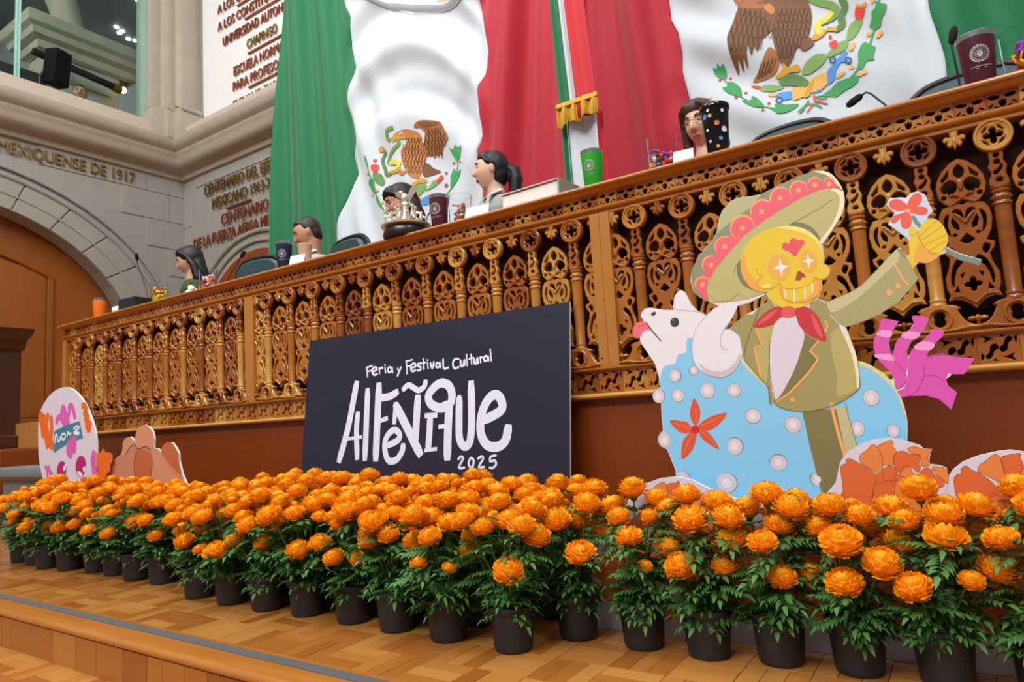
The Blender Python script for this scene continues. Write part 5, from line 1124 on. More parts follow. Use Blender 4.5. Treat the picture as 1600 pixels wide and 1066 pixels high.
('feather','eagleline',5,1,3.5,[-108,2990,-107,2953,-100,2934,-90,2946,-83,2981]),
('feather','eagleline',5,1,3.5,[-82,2981,-82,2943,-75,2925,-65,2937,-58,2971]),
('feather','eagleline',5,1,3.5,[-57,2971,-57,2934,-50,2915,-40,2927,-33,2962]),
('feather','eagleline',5,1,3.5,[-32,2962,-32,2924,-25,2906,-15,2918,-8,2952]),
('feather','eagleline',5,1,3.6,[-198,2971,-200,2927,-195,2907,-185,2922,-176,2962]),
('feather','eagleline',5,1,3.5,[-173,2961,-175,2918,-170,2897,-160,2912,-151,2953]),
('feather','eagleline',5,1,3.5,[-148,2952,-150,2909,-145,2888,-135,2903,-126,2944]),
('feather','eagleline',5,1,3.5,[-123,2943,-125,2900,-120,2879,-110,2894,-101,2934]),
('feather','eagleline',5,1,3.5,[-98,2933,-101,2891,-96,2870,-86,2885,-77,2925]),
('feather','eagleline',5,1,3.5,[-74,2924,-76,2882,-71,2861,-62,2876,-53,2916]),
('feather','eagleline',5,1,3.5,[-195,2907,-198,2858,-194,2834,-184,2852,-175,2899]),
('feather','eagleline',5,1,3.5,[-169,2897,-172,2848,-168,2825,-158,2843,-149,2890]),
('feather','eagleline',5,1,3.5,[-143,2888,-146,2839,-142,2816,-132,2834,-123,2880]),
('feather','eagleline',5,1,3.5,[-117,2878,-121,2830,-116,2807,-107,2825,-97,2871]),
('feather','eagleline',5,1,3.7,[-408,3273,-411,3235,-403,3215,-390,3227,-378,3261]),
('feather','eagleline',5,1,3.7,[-375,3253,-378,3215,-371,3195,-357,3207,-346,3241]),
('feather','eagleline',5,1,3.7,[-343,3233,-346,3195,-338,3176,-325,3187,-314,3221]),
('feather','eagleline',5,1,3.6,[-311,3213,-313,3175,-306,3156,-293,3167,-282,3202]),
('feather','eagleline',5,1,3.6,[-279,3194,-282,3156,-274,3137,-261,3148,-250,3182]),
('feather','eagleline',5,1,3.7,[-439,3220,-442,3179,-435,3158,-422,3171,-410,3209]),
('feather','eagleline',5,1,3.7,[-407,3204,-410,3163,-403,3142,-390,3155,-378,3193]),
('feather','eagleline',5,1,3.7,[-375,3189,-378,3148,-371,3127,-358,3140,-347,3177]),
('feather','eagleline',5,1,3.6,[-344,3173,-347,3132,-340,3112,-327,3125,-316,3162]),
('feather','eagleline',5,1,3.6,[-313,3158,-316,3117,-309,3097,-296,3109,-285,3147]),
('feather','eagleline',5,1,3.6,[-282,3142,-285,3102,-278,3082,-266,3095,-254,3132]),
('feather','eagleline',5,1,3.6,[-251,3127,-254,3087,-248,3067,-235,3080,-224,3117]),
('feather','eagleline',5,1,3.7,[-470,3167,-472,3108,-465,3080,-452,3101,-441,3155]),
('feather','eagleline',5,1,3.7,[-436,3152,-438,3094,-431,3066,-419,3087,-408,3141]),
('feather','eagleline',5,1,3.7,[-403,3138,-405,3080,-398,3052,-385,3073,-375,3127]),
('feather','eagleline',5,1,3.6,[-370,3124,-372,3066,-365,3039,-352,3059,-342,3113]),
('feather','eagleline',5,1,3.6,[-337,3110,-339,3053,-332,3025,-320,3045,-309,3099]),
('feather','eagleline',5,1,3.6,[-304,3096,-307,3039,-300,3012,-287,3032,-277,3085]),
('feather','eagleline',5,1,3.6,[-272,3082,-275,3025,-268,2998,-255,3018,-245,3071]),
('feather','eagleline',5,1,3.6,[-240,3068,-243,3012,-236,2985,-224,3005,-213,3058]),
('feather','eagleline',5,1,3.7,[-489,3089,-488,3017,-480,2983,-470,3010,-463,3080]),
('feather','eagleline',5,1,3.7,[-458,3081,-457,3009,-450,2975,-439,3002,-433,3071]),
('feather','eagleline',5,1,3.7,[-428,3072,-427,3001,-419,2967,-409,2994,-402,3063]),
('feather','eagleline',5,1,3.6,[-397,3064,-397,2993,-389,2959,-379,2986,-372,3055]),
('feather','eagleline',5,1,3.6,[-367,3056,-367,2985,-359,2952,-349,2978,-343,3046]),
('feather','eagleline',5,1,3.6,[-338,3048,-337,2977,-330,2944,-320,2970,-313,3038]),
('feather','eagleline',5,1,3.6,[-308,3040,-308,2969,-300,2936,-291,2963,-284,3030]),
('feather','eagleline',5,1,3.6,[-309,2848,-340,2789,-347,2762,-324,2784,-286,2840]),
('feather','eagleline',5,1,3.6,[-284,2851,-315,2793,-322,2765,-299,2787,-261,2843]),
('feather','eagleline',5,1,3.6,[-258,2854,-290,2796,-297,2768,-274,2790,-236,2846]),
('feather','eagleline',5,1,3.6,[-233,2858,-264,2799,-271,2772,-249,2794,-211,2850]),
]
# ------------------------------------------------------------------ printed cutouts
PC = dict(paper=(236, 236, 242), paperlilac=(222, 220, 236), blue=(140, 214, 255), yellowgreen=(222, 226, 168), sheep=(240, 238, 250), sheepshade=(214, 204, 212), greyline=(170, 164, 176), tongue=(242, 118, 132), darkgrey=(62, 62, 66), greymid=(120, 120, 124), red=(206, 58, 66), redhi=(230, 96, 98), pearlrim=(128, 112, 118), pearl=(222, 214, 224), pearlhi=(238, 234, 244), coral=(228, 90, 58), coralhi=(246, 150, 110), crimson=(214, 40, 48), olivedark=(134, 126, 80), olivelight=(206, 196, 148), peach=(250, 178, 106), brownline=(112, 92, 58), olive=(168, 160, 104), olivehi=(192, 182, 116), olive2=(176, 172, 124), olivehi2=(206, 200, 154), cream=(246, 238, 206), lilac=(228, 222, 238), hatdark=(146, 150, 120), hatdark2=(128, 132, 100), hatcrown=(188, 190, 146), hatlight=(196, 190, 128), pink=(240, 106, 122), pink2=(236, 92, 106), skull=(238, 208, 62), skullshade=(244, 178, 84), skullhi=(250, 232, 138), orangeline=(222, 138, 48), eyegold=(238, 186, 84), white=(244, 246, 252), brownred=(176, 74, 52), magenta=(226, 90, 190), magentahi=(246, 166, 222), purpleline=(166, 52, 136), skycard=(206, 226, 250), salmon=(240, 104, 84), stem=(122, 150, 136), petal1=(226, 112, 56), petal2=(236, 140, 70), petalline=(158, 84, 34), tablet=(222, 218, 234), orangepaint=(236, 110, 34), pinkpaint=(226, 98, 190), teal=(64, 134, 160), magentaeye=(186, 28, 114), bread0=(206, 138, 106), bread1=(200, 134, 108), bread2=(212, 148, 116), bread3=(196, 104, 62), breadline=(120, 66, 44), poster=(38, 38, 56), chalk=(226, 230, 248), eagle1=(190, 122, 62), eagle2=(158, 98, 48), eagle3=(118, 72, 36), eagleline=(66, 36, 16), gold=(206, 152, 40), goldlight=(232, 176, 84), snake=(106, 152, 72), snake2=(84, 124, 62), snakebelly=(222, 206, 70), cactus=(122, 166, 84), cactus2=(88, 130, 66), red2=(222, 58, 44), leaf=(56, 152, 84), blue2=(74, 146, 222), blue3=(30, 96, 150))
def pmat(c, rough=.45):
    return plain('print_'+c, PC[c], rough, 0, .035, 60) if c != 'poster' else plain('print_poster', PC[c], .34, 0, .06, 6)
def blossoms(rows):
    out = []; rg = random.Random(4)
    for r in rows:
        if r[3] != 3: out.append(r); continue
        cx, cy, R, n, sq, _ = r[5]; sq /= 100
        for rg_, (r0, r1, k) in enumerate(((R*.35, R, n), (R*.12, R*.6, n-2))):
            for i in range(k):
                a = 2*PI*(i+.5*rg_)/k+rg.uniform(-.1, .1); w = PI/k*1.05; rr = r1*rg.uniform(.88, 1.05); q = []
                for d, t in ((r0, -.5), (rr*.7, -.9), (rr*.95, -.8), (rr, -.35), (rr*.93, 0), (rr*1.02, .4), (rr*.93, .85), (rr*.7, .9), (r0, .5)): q += [cx+d*math.cos(a+t*w), cy+sq*d*math.sin(a+t*w)]
                out.append(('petal', ('petal1', 'petal2')[i % 2], 1+2*rg_, 1, 0, q))
    res = []
    for r in out:
        res.append(r)
        if r[0] == 'petal' and r[1][:5] == 'petal': res.append(('petal_line', 'petalline', r[2]+.6, 1, 1.1, r[5]+r[5][:2]))
    return res
def art(rows, root, thick, place, dl=.00025, merge=('feather', 'lettering'), noflip=None, edge=None, mats=None, ground=True, fine=0):
    """place(x, z, h): local point of a print at height h above the board face"""
    cnt = 0; merged = {}; rows = blossoms(rows)
    hole = [r for r in rows if r[0] == 'hole']
    out = []
    for nm, c, lay_, sm, w, q in rows:
        if nm == 'hole': continue
        p = [(q[i]/1000, q[i+1]/1000) for i in range(0, len(q), 2)]
        if nm == 'board':
            zl = min(a[1] for a in p); p = [(a[0], 0 if ground and a[1] < zl+.05 else a[1]) for a in p]
            if sm: p = [(a[0], max(0, a[1])) for a in catmull(p, True, 3)]
            hl = [[(h[5][i]/1000, h[5][i+1]/1000) for i in range(0, len(h[5]), 2)] for h in hole]
            mb = MB(); plate(mb, p, hl, thick, 0, 0)
            me = mb.mesh('board'); me.materials.append(pmat(c)); me.materials.append(plain('foam_edge', (232, 232, 236), .6))
            for f in me.polygons:
                if abs(f.normal.y) < .5: f.material_index = 1
            out.append(link('board', me, None, root)); continue
        if sm == 2: p = ring2(p[0][0], p[0][1], p[1][0], p[1][1], 16); sm = 0
        cnt += 1; h = lay_*dl+(cnt % 9)*.00001
        big = nm in merge or nm.endswith('_line') or nm.endswith('_vein')
        mb = merged.setdefault((nm, c), MB()) if big else MB()
        if w:
            w = w/1000; p = catmull(p, False, 4) if sm and len(p) > 2 else p; Lf, Rt = ribbon(p, w); b0 = len(mb.v); n = len(p)
            mb.v += [place(*a, h+i*1.5e-6) for i, a in enumerate(Lf)]+[place(*a, h+i*1.5e-6) for i, a in enumerate(Rt)]
            mb.f += [(b0+i, b0+i+1, b0+n+i+1, b0+n+i) for i in range(n-1)]
        else:
            if sm: p = catmull(p, True, 3)
            tr = [[p[i] for i in t] for t in tessellate_polygon([[Vector((a[0], a[1], 0)) for a in p]])]
            while fine and tr:      # split large triangles so that the cloth print follows the folds
                big_ = [t for t in tr if max(math.dist(t[i], t[i-1]) for i in range(3)) > fine]
                if not big_: break
                tr = [t for t in tr if t not in big_]
                for t in big_:
                    i = max(range(3), key=lambda i: math.dist(t[i], t[i-1])); a, b_, c_ = t[i-1], t[i], t[i-2]; m_ = ((a[0]+b_[0])/2, (a[1]+b_[1])/2); tr += [[a, m_, c_], [m_, b_, c_]]
            for t in tr: b0 = len(mb.v); mb.v += [place(*a, h) for a in t]; mb.f.append((b0, b0+1, b0+2))
        if not big: out.append(link(nm, flat(mb, nm), (mats or pmat)(c), root))
    for (nm, c), mb in merged.items():
        nm2 = {'feather': 'feather_lines'}.get(nm, nm); out.append(link(nm2, flat(mb, nm2), (mats or pmat)(c), root))
    return out
def flat(mb, nm):
    m = bpy.data.meshes.new(nm); m.from_pydata(mb.v, [], mb.f); return m
front = lambda x, z, h: (x, -h, z)
yaw = math.radians(3.8)
fig = thing('sheep_rider_cutout', 'printed cutout of smiling skull rider in olive sombrero on a blue sheep', 'cutout', (-.45, 2.03, 0), yaw); art(FIG, fig, .012, front)
prop = MB(); prop.box(.1, .13, .012, .10, 0, .8); prop.build('prop', M_podium, fig)
mar = thing('marigold_cutout', 'printed orange marigold board at the foot of the sheep cutout', 'cutout', (-.45, 1.965, 0), yaw); art(MAR, mar, .012, front)
mar2 = thing('marigold_cutout', 'printed marigold board overlapping beside the larger marigold board, right of the sheep', 'cutout', (-.45, 1.945, 0), yaw); art(MAR2, mar2, .012, front)
mar2['label'] = 'smaller printed marigold board past the sheep tail and pink ribbons'
tab = thing('skull_tablet_cutout', 'white rounded skull board with pink and orange squiggles and teal banner', 'cutout', (-4.33, 2.1, 0)); art(TAB, tab, .012, front)
brd = thing('bread_cutout', 'brown printed cutout of sugared bread with bone shapes', 'cutout', (-3.4, 2.12, 0)); art(BRD, brd, .012, front)
pos = thing('poster_board', 'dark navy poster board with white brush lettering leaning on the rostrum', 'poster', (-2.18, 2.318, 0)); pos.rotation_euler = (-math.radians(7), 0, 0)
art(POS, pos, .010, front)

# ------------------------------------------------------------------ hanging flags
def interp(tab, z):
    t = sorted(tab, key=lambda a: a[1])
    if z <= t[0][1]: return t[0][0]
    for a, b in zip(t, t[1:]):
        if z <= b[1]: k = (z-a[1])/(b[1]-a[1]); return a[0]+(b[0]-a[0])*k
    return t[-1][0]
YF = 4.48
def sag(x, z):
    """cloth depth: slanting pleats in the colour fields, swags in the white ones"""
    y = 0; st = lambda a, b, v: max(0, min(1, (v-a)/(b-a)))
    # left green: pleats fanning down to the right from the hanging point
    g = (x+5.75)/(1+.10*(5.2-z)); wg = 1-st(-4.95, -4.65, x)
    y += wg*(.055*math.sin(g*15+.6)+.022*math.sin(g*31+1.5))
    # white: swags below the slack hem, then folds running in from both upper corners
    ww = st(-4.85, -4.6, x)*(1-st(-3.25, -3.0, x)); c = (x+3.9)/.85
    top = 4.75-.35*c; d = top-z; u = d-.55*c*c
    y += ww*(.052*math.sin(u*8.2-.6)*st(1.9, 1.2, d)*st(-.1, .35, d)+.016*math.sin(u*19+x*2)*st(1.7, 1.0, d))
    y += ww*.030*(math.sin((x+.34*z)*17)*st(-.1, -.75, c)+math.sin((x-.42*z)*16+1)*st(.1, .7, c))*st(.5, 1.1, d)
    # red: pleats fanning out towards the bottom
    wr = st(-3.25, -2.95, x)*(1-st(-1.65, -1.4, x)); f = (x+2.15)/(.55+.17*max(0, 5.2-z))
    y += wr*(.065*math.sin(f*8.5+.5)+.028*math.sin(f*19+2))
    w2 = st(-1.6, -1.3, x)*(1-st(-.1, .12, x)); c2 = (x+.75)/.8
    y += w2*(.026*math.sin((z+.45*c2+.25*c2*c2)*12+1)*(1-.5*st(-.3, .3, c2))+.045*math.sin((x*1.3+z*.5)*9)*st(.35, .8, c2)+.02*math.sin((x*.8+z)*17)*st(.2, -.6, c2))
    y += st(-.02, .2, x)*.06*math.sin((x+.12*z)*12)
    return y
def fabric(name, rgb):
    return plain(name, rgb, .62, 0, .03, 6, 0, .3, .25)
def panel(name, mat, parent, left, right, z0, ztop, nx, nz, dy=0):
    mb = MB()
    for j in range(nz+1):
        for i in range(nx+1):
            u = i/nx
            xa = interp(left, z0); zt = None
            # top may sag: estimate x first, then the height of the column
            xm = interp(left, 3.6)+(interp(right, 3.6)-interp(left, 3.6))*u
            zt = ztop(xm); z = z0+(zt-z0)*j/nz
            x = interp(left, z)+(interp(right, z)-interp(left, z))*u
            mb.v.append((x, YF+dy+sag(x, z), z))
    for j in range(nz):
        for i in range(nx): a = j*(nx+1)+i; mb.f.append((a, a+1, a+nx+2, a+nx+1))
    m = flat(mb, name); m.polygons.foreach_set('use_smooth', [True]*len(m.polygons)); o = link(name, m, mat, parent)
    md = o.modifiers.new('cloth', 'SOLIDIFY'); md.thickness = .003; return o
FL_G_L = [(-5.683, 6.151), (-5.744, 5.282), (-5.843, 3.865), (-5.923, 2.691), (-5.967, 1.945)]
FL_G_W = [(-4.899, 5.349), (-4.774, 4.882), (-4.643, 4.64), (-4.72, 4.342), (-4.618, 4.127), (-4.674, 3.976), (-4.746, 3.783), (-4.701, 3.593), (-4.639, 3.4), (-4.708, 3.259), (-4.655, 3.066), (-4.684, 3.01), (-4.79, 2.826), (-4.902, 2.598), (-4.951, 2.433), (-5.019, 2.128)]
FL_W_R = [(-3.142, 4.561), (-3.133, 4.206), (-3.088, 4.025), (-3.042, 3.716), (-3.074, 3.551), (-3.17, 3.408), (-3.169, 3.219), (-3.155, 3.027), (-3.211, 2.886), (-3.208, 2.531), (-3.243, 2.21)]
FL_R_W2 = [(-1.492, 3.822), (-1.489, 3.528), (-1.483, 3.376), (-1.433, 3.251), (-1.42, 3.109), (-1.433, 2.968), (-1.4, 2.747), (-1.385, 2.563), (-1.389, 2.277)]
FL_W2_G = [(0.041, 3.135), (0.028, 2.903), (0.031, 2.813), (0.06, 2.626), (0.073, 2.512), (0.068, 2.419), (0.057, 2.199)]
FL_sagtop = [(-4.685, 4.913), (-4.426, 4.738), (-4.139, 4.543), (-3.827, 4.386), (-3.53, 4.284), (-3.245, 4.252), (-3.12, 4.259)]
FL_mid = [(-2.183, 3.814), (-2.293, 2.413)]
M_fg = fabric('green_cloth', (8, 108, 64)); M_fw = fabric('white_cloth', (202, 209, 216)); M_fr = fabric('red_cloth', (174, 16, 42))
flagA = thing('hanging_flag', 'giant flag draped with its white field sagging, small eagle emblem low down', 'flag', (0, 0, 0))
flagB = thing('hanging_flag', 'giant flag draped with large eagle emblem and wreath above the carved ledge', 'flag', (0, 0, 0))
ZB = 1.75
high = lambda x: 5.9-max(0, x+5.8)*.30
def sagtop(x):
    return interp([(z, x_) for x_, z in FL_sagtop], x)
panel('green_field', M_fg, flagA, FL_G_L, FL_G_W, ZB, lambda x: 6.3-.9*max(0, min(1, (x+5.9)/1.1)), 44, 60)
panel('white_field', M_fw, flagA, FL_G_W, FL_W_R, ZB, sagtop, 60, 70)
panel('red_field', M_fr, flagA, FL_W_R, [(x, z) for x, z in ((-2.15, 3.9), (-2.30, 2.46), (-2.34, 1.7))], ZB, lambda x: 4.9, 44, 50)
panel('red_field', M_fr, flagB, [(-2.19, 3.9), (-2.34, 2.46), (-2.38, 1.7)], FL_R_W2, ZB, lambda x: 4.6, 44, 50, .012)
panel('white_field', M_fw, flagB, FL_R_W2, FL_W2_G, ZB, lambda x: 4.2, 60, 60)
panel('green_field', M_fg, flagB, FL_W2_G, [(1.4, 4.0), (1.4, 1.7)], ZB, lambda x: 4.0, 30, 40)
# hem band above the swag
mb = MB(); xs = [-4.70+1.60*i/50 for i in range(51)]
for x in xs:
    z = sagtop(x); d = 1-((x+3.9)/.83)**2
    for k in range(5): mb.v.append((x, YF-.012+sag(x, z)-.05*math.sin(k/4*PI), z-.01+.105*max(0.15, d)*k/4))
mb.f = [(i*5+k, (i+1)*5+k, (i+1)*5+k+1, i*5+k+1) for i in range(50) for k in range(4)]
o = mb.build('hem', M_fw, flagA, True); o.modifiers.new('cloth', 'SOLIDIFY').thickness = .003
def on_flag(dx):
    return lambda x, z, h: (x+dx, YF+sag(x+dx, z)-.004-h*1.6, z)
def emat(c): return plain('stitch_'+c, PC[c], .6, 0, .10, 40)
art(EM1, flagA, 0, on_flag(-4.0), .0008, mats=emat, fine=.035); art(EM2, flagB, 0, on_flag(-.6), .0008, mats=emat, fine=.035)

# folded parade flag on a staff, with gold fringe
pf = thing('parade_flag', 'narrow hanging tricolour banner with gold fringe in front of the red cloth', 'flag', (-2.06, 3.75, 0))
def strip(name, mat, x0, x1, z0, z1, y, parent=pf, amp=.012, slope=0.0):
    mb = MB(); nx, nz = 10, 20
    for j in range(nz+1):
        for i in range(nx+1):
            u = i/nx; z = z0+(z1-z0)*j/nz; mb.v.append((x0+(x1-x0)*u-slope*(z-z1), y+amp*math.sin(u*7+z*1.5), z))
    mb.f = [(j*(nx+1)+i, j*(nx+1)+i+1, (j+1)*(nx+1)+i+1, (j+1)*(nx+1)+i) for j in range(nz) for i in range(nx)]
    m = flat(mb, name); m.polygons.foreach_set('use_smooth', [True]*len(m.polygons)); o = link(name, m, mat, parent); o.modifiers.new('cloth', 'SOLIDIFY').thickness = .004; return o
M_fr2 = fabric('scarlet_cloth', (196, 26, 36)); M_fringe = plain('gold_fringe', (206, 156, 36), .45, .2, .2, 60)
strip('green_band', M_fg, .0, .075, 2.52, 4.4, -.02, slope=.03); strip('white_band', M_fw, .055, .12, 2.52, 4.4, -.03, slope=.045); strip('red_band', M_fr2, .095, .235, 2.50, 4.4, -.045, slope=.05)
strip('green_band', M_fg, .03, .085, 1.9, 2.56, .02); strip('white_band', M_fw, .07, .285, 1.9, 2.56, .03, amp=.02); strip('red_band', M_fr2, .27, .32, 1.9, 2.56, .045)
fr = thing('tmp', '', ''); bpy.data.objects.remove(fr)
fr = MB(); 
for i in range(52):
    x = .045+.285*i/51; yy = -.05+.012*math.sin(i*.5); z = 2.60-.012*math.sin(i*.3)+.03*(i/51); fr.tube([(x, yy, z), (x+.002*math.sin(i*2.1), yy-.006, z-.06), (x+.004*math.sin(i*3.3), yy-.004, z-.125)], .0042, 5)
o = fr.build('fringe', M_fringe, pf, True); o['kind'] = 'stuff'
fr = MB(); fr.bbox(.04, .335, -.066, -.048, 2.595, 2.625, .005); fr.build('fringe_band', M_fringe, pf)
mb = MB(); mb.tube([(.16, .06, .86), (.16, .06, 4.6)], .018, 10); mb.build('staff', M_podium, pf, True)
mb = MB(); mb.lathe([(0, .86), (.16, .86), (.16, .89), (.05, .94), (.03, 1.03), (0, 1.03)], 20, (.16, .06, 0)); mb.build('staff_base', M_podium, pf, True)
# rods the two big flags hang from
# ------------------------------------------------------------------ seated people and chairs behind the ledge
F0 = .86
def gz(x, c, w): return math.exp(-((x-c)/w)**2)
def head_verts(nu=48, nv=36, fem=True):
    """head centred between the ears, face towards -Y"""
    v = []; f = []
    for j in range(nv+1):
        ph = -PI/2+PI*j/nv
        for i in range(nu):
            th = 2*PI*i/nu; x = .074*math.cos(ph)*math.sin(th); y = -.094*math.cos(ph)*math.cos(th); z = .117*math.sin(ph)
            k = max(0, -z/.117)
            x *= 1-.30*k**1.6
            if y > 0 and z < 0: y *= 1-.55*k
            if y < 0:
                y *= 1-.10*k
                fx = abs(x)
                y += .012*gz(fx, .031, .017)*gz(z, .012, .016)                       # eye sockets
                y -= .004*gz(z, .034, .010)*gz(fx, .028, .025)                       # brow
                zn = (z+.038)/.055
                if 0 < zn < 1.15: y -= (.026*(1-zn)**.8 if zn < 1 else 0)*gz(x, 0, .011+.004*(1-min(1, zn)))+.004*gz(x, 0, .010)
                y -= .007*gz(z, -.066, .010)*gz(x, 0, .022)                          # lips
                y += .004*gz(z, -.054, .006)*gz(x, 0, .02)
                y -= .010*gz(z, -.103, .016)*gz(x, 0, .024)                          # chin
                y -= .005*gz(fx, .042, .02)*gz(z, -.028, .022)                       # cheeks
            v.append((x, y, z))
    for j in range(nv):
        for i in range(nu): f.append((j*nu+i, j*nu+(i+1) % nu, (j+1)*nu+(i+1) % nu, (j+1)*nu+i))
    return v, f
def ell(cx, cy, cz, rx, ry, n=20): return [(cx+rx*math.cos(2*PI*i/n), cy+ry*math.sin(2*PI*i/n), cz) for i in range(n)]
def person(head, yaw, pitch, label, skin, top, hair, fem=True, roll=0, eyes='down', hairfn=None, glasses=False, lean=.0, byaw=None, group=None, collar=None, lips=(150, 70, 66), legs=True):
    """head: world centre of the head"""
    yaw = -yaw; byaw = -byaw if byaw is not None else None
    hx, hy, hz = head; byaw = yaw*.5 if byaw is None else byaw
    r = thing('person', label, 'person', (hx, hy, F0), byaw, group)
    M_s = plain('skin_%d_%d_%d' % skin, skin, .5, 0, .04, 40); M_t = plain('cloth_%d_%d_%d' % top, top, .8, 0, .10, 90); M_h = plain('hair_%d_%d_%d' % hair, tuple(v*3//4 for v in hair), .5, 0, .35, 120)
    H = hz-F0; sh = H-.185          # head centre and shoulder line above the floor
    ln = lean                        # neck base moves back by lean
    Hm = T(0, 0, H) @ Matrix.Rotation(yaw-byaw, 4, 'Z') @ Matrix.Rotation(pitch, 4, 'X') @ Matrix.Rotation(roll, 4, 'Y')
    sw = .17 if fem else .195
    b = MB(); hv, hf = head_verts(fem=fem); b.add([Hm @ Vector(p) for p in hv], hf)
    for s in (-1, 1):   # ears
        b.ball(Hm @ Vector((s*.076, .012, -.004)), (.010, .018, .030), 10, 8)
    nb = Vector((0, ln+.03, sh+.03)); nt = Hm @ Vector((0, .02, -.05))
    b.tube([nb-Vector((0, -.01, .06)), nb, (nb+nt)/2, nt], [.075, .058, .050, .050] if fem else [.09, .066, .060, .060], 16)
    def torso(e, mb):
        rings = [ell(0, ln+.07, .42, .17+e, .12+e), ell(0, ln+.06, .55, .155+e, .11+e), ell(0, ln+.05, sh-.20, sw*.92+e, .115+e), ell(0, ln+.045, sh-.07, sw+.02+e, .105+e), ell(0, ln+.045, sh-.015, sw*.86+e, .085+e), ell(0, ln+.045, sh+.02, .085+e, .065+e)]
        mb.loft(rings)
        for s in (-1, 1):
            S0 = Vector((s*sw, ln+.05, sh-.04)); E0 = Vector((s*(sw+.05), ln+.02, sh-.29)); W0 = Vector((s*.10, ln-.20, sh-.40))
            mb.tube([S0, (S0*2+E0)/3, E0, (E0+W0)/2, W0], [.060+e, .056+e, .046+e, .040+e, .032+e], 12)
    torso(0, b)
    for s in (-1, 1):
        W0 = Vector((s*.10, ln-.20, sh-.40)); D = Vector((-s*.35, -1, -.05)).normalized(); side = Vector((D.y, -D.x, 0)).normalized()*s
        b.ball(W0+D*.05, (.036, .045, .018), 10, 6)
        for q, (o_, l) in enumerate(((-.028, .062), (-.009, .074), (.010, .070), (.028, .056))):
            p0 = W0+D*.075+side*o_; b.tube([p0, p0+D*l*.55+Vector((0, 0, .006)), p0+D*l+Vector((0, 0, -.012))], [.0095, .009, .007], 7)
        t0 = W0+D*.03-side*.032; b.tube([t0, t0+D*.03-side*.022, t0+D*.058-side*.026], [.011, .010, .008], 7)
    if legs:
        for s in (-1, 1): b.tube([(s*.085, ln+.07, .46), (s*.10, ln-.15, .47), (s*.11, ln-.34, .46), (s*.11, ln-.32, .22), (s*.11, ln-.28, .06), (s*.11, ln-.38, .035)], [.085, .078, .056, .050, .036, .034], 10)
    remesh(b, 'body', .0055, M_s, r, 2)
    c = MB(); torso(.010, c)
    if legs:
        for s in (-1, 1): c.tube([(s*.085, ln+.07, .46), (s*.10, ln-.15, .47), (s*.11, ln-.34, .46), (s*.11, ln-.32, .22), (s*.11, ln-.28, .10)], [.096, .088, .068, .060, .050], 10)
    # open neck: trim the top ring by leaving the neck bare
    remesh(c, 'clothing', .008, M_t, r, 2)
    if collar:
        mb = MB(); a0 = sh+.02
        for s in (-1, 1): mb.loft([[(s*.02, ln-.062, a0-.10), (s*.055, ln-.066, a0-.09), (s*.055, ln-.056, a0-.09), (s*.02, ln-.052, a0-.10)], [(s*.035, ln-.05, a0), (s*.085, ln-.05, a0-.01), (s*.085, ln-.04, a0-.01), (s*.035, ln-.04, a0)], [(s*.05, ln+.02, a0+.05), (s*.095, ln+.03, a0+.025), (s*.09, ln+.04, a0+.025), (s*.045, ln+.03, a0+.05)]])
        mb.build('collar', plain('collar_%d_%d_%d' % collar, collar, .8), r)
    # facial details follow the head
    def hm(mb, nm, mat, sm=True): return mb.xf(Hm).build(nm, mat, r, sm)
    brow = plain('brow', (38, 26, 22), .7)
    for s in (-1, 1):
        hm(MB().tube([(s*.016, -.0890, .030), (s*.030, -.0872, .036), (s*.046, -.0750, .031)], [.0024, .003, .0016], 6), 'eyebrow', brow)
        if eyes == 'open':
            hm(MB().ball((s*.031, -.0745, .012), (.0125, .0090, .0078), 12, 8), 'eye', plain('eye_white', (226, 220, 214), .25))
            hm(MB().ball((s*.031, -.0810, .0115), (.0058, .004, .006), 10, 6), 'iris', plain('iris_dark', (36, 22, 16), .15))
        hm(MB().tube([(s*.017, -.0790, .010), (s*.026, -.0815, .0165 if eyes == 'open' else .0085), (s*.038, -.0785, .0165 if eyes == 'open' else .0080), (s*.047, -.0690, .010)], [.0012, .0022, .0022, .0012], 6), 'eyelid', brow)
    hm(MB().tube([(-.022, -.0730, -.064), (-.008, -.0805, -.0605), (0, -.0810, -.0615), (.008, -.0805, -.0605), (.022, -.0730, -.064)], [.0015, .0042, .0040, .0042, .0015], 7), 'upper_lip', plain('lips_%d_%d_%d' % lips, lips, .4))
    hm(MB().tube([(-.018, -.0730, -.068), (0, -.0795, -.0715), (.018, -.0730, -.068)], [.0015, .0050, .0015], 7), 'lower_lip', plain('lips_%d_%d_%d' % lips, lips, .4))
    if glasses:
        g = MB(); 
        for s in (-1, 1):
            g.tube([(s*.032+.022*math.cos(a), -.094+.006*abs(math.cos(a)), .010+.018*math.sin(a)) for a in [2*PI*i/16 for i in range(17)]], .0014, 5, False); g.tube([(s*.054, -.088, .014), (s*.076, -.04, .016), (s*.080, .010, .012)], .0015, 5)
        g.tube([(-.010, -.096, .012), (0, -.099, .014), (.010, -.096, .012)], .0014, 5); hm(g, 'glasses', plain('glasses_frame', (40, 34, 34), .3, .6))
    h = MB(); hairfn(h); h.xf(Hm); remesh(h, 'hair', .0055, M_h, r, 2)
    return r, Hm
def cap(h, back=.014, line=.055, side=.0):
    """scalp hair: shell over the crown and back of the head"""
    h.ball((0, .022, .028), (.083+side, .090+back, .100), 22, 14); h.ball((0, .05, -.03), (.072+side, .062+back, .075), 16, 10)
    h.ball((0, -.030, .072), (.066, .058, .052), 16, 10)
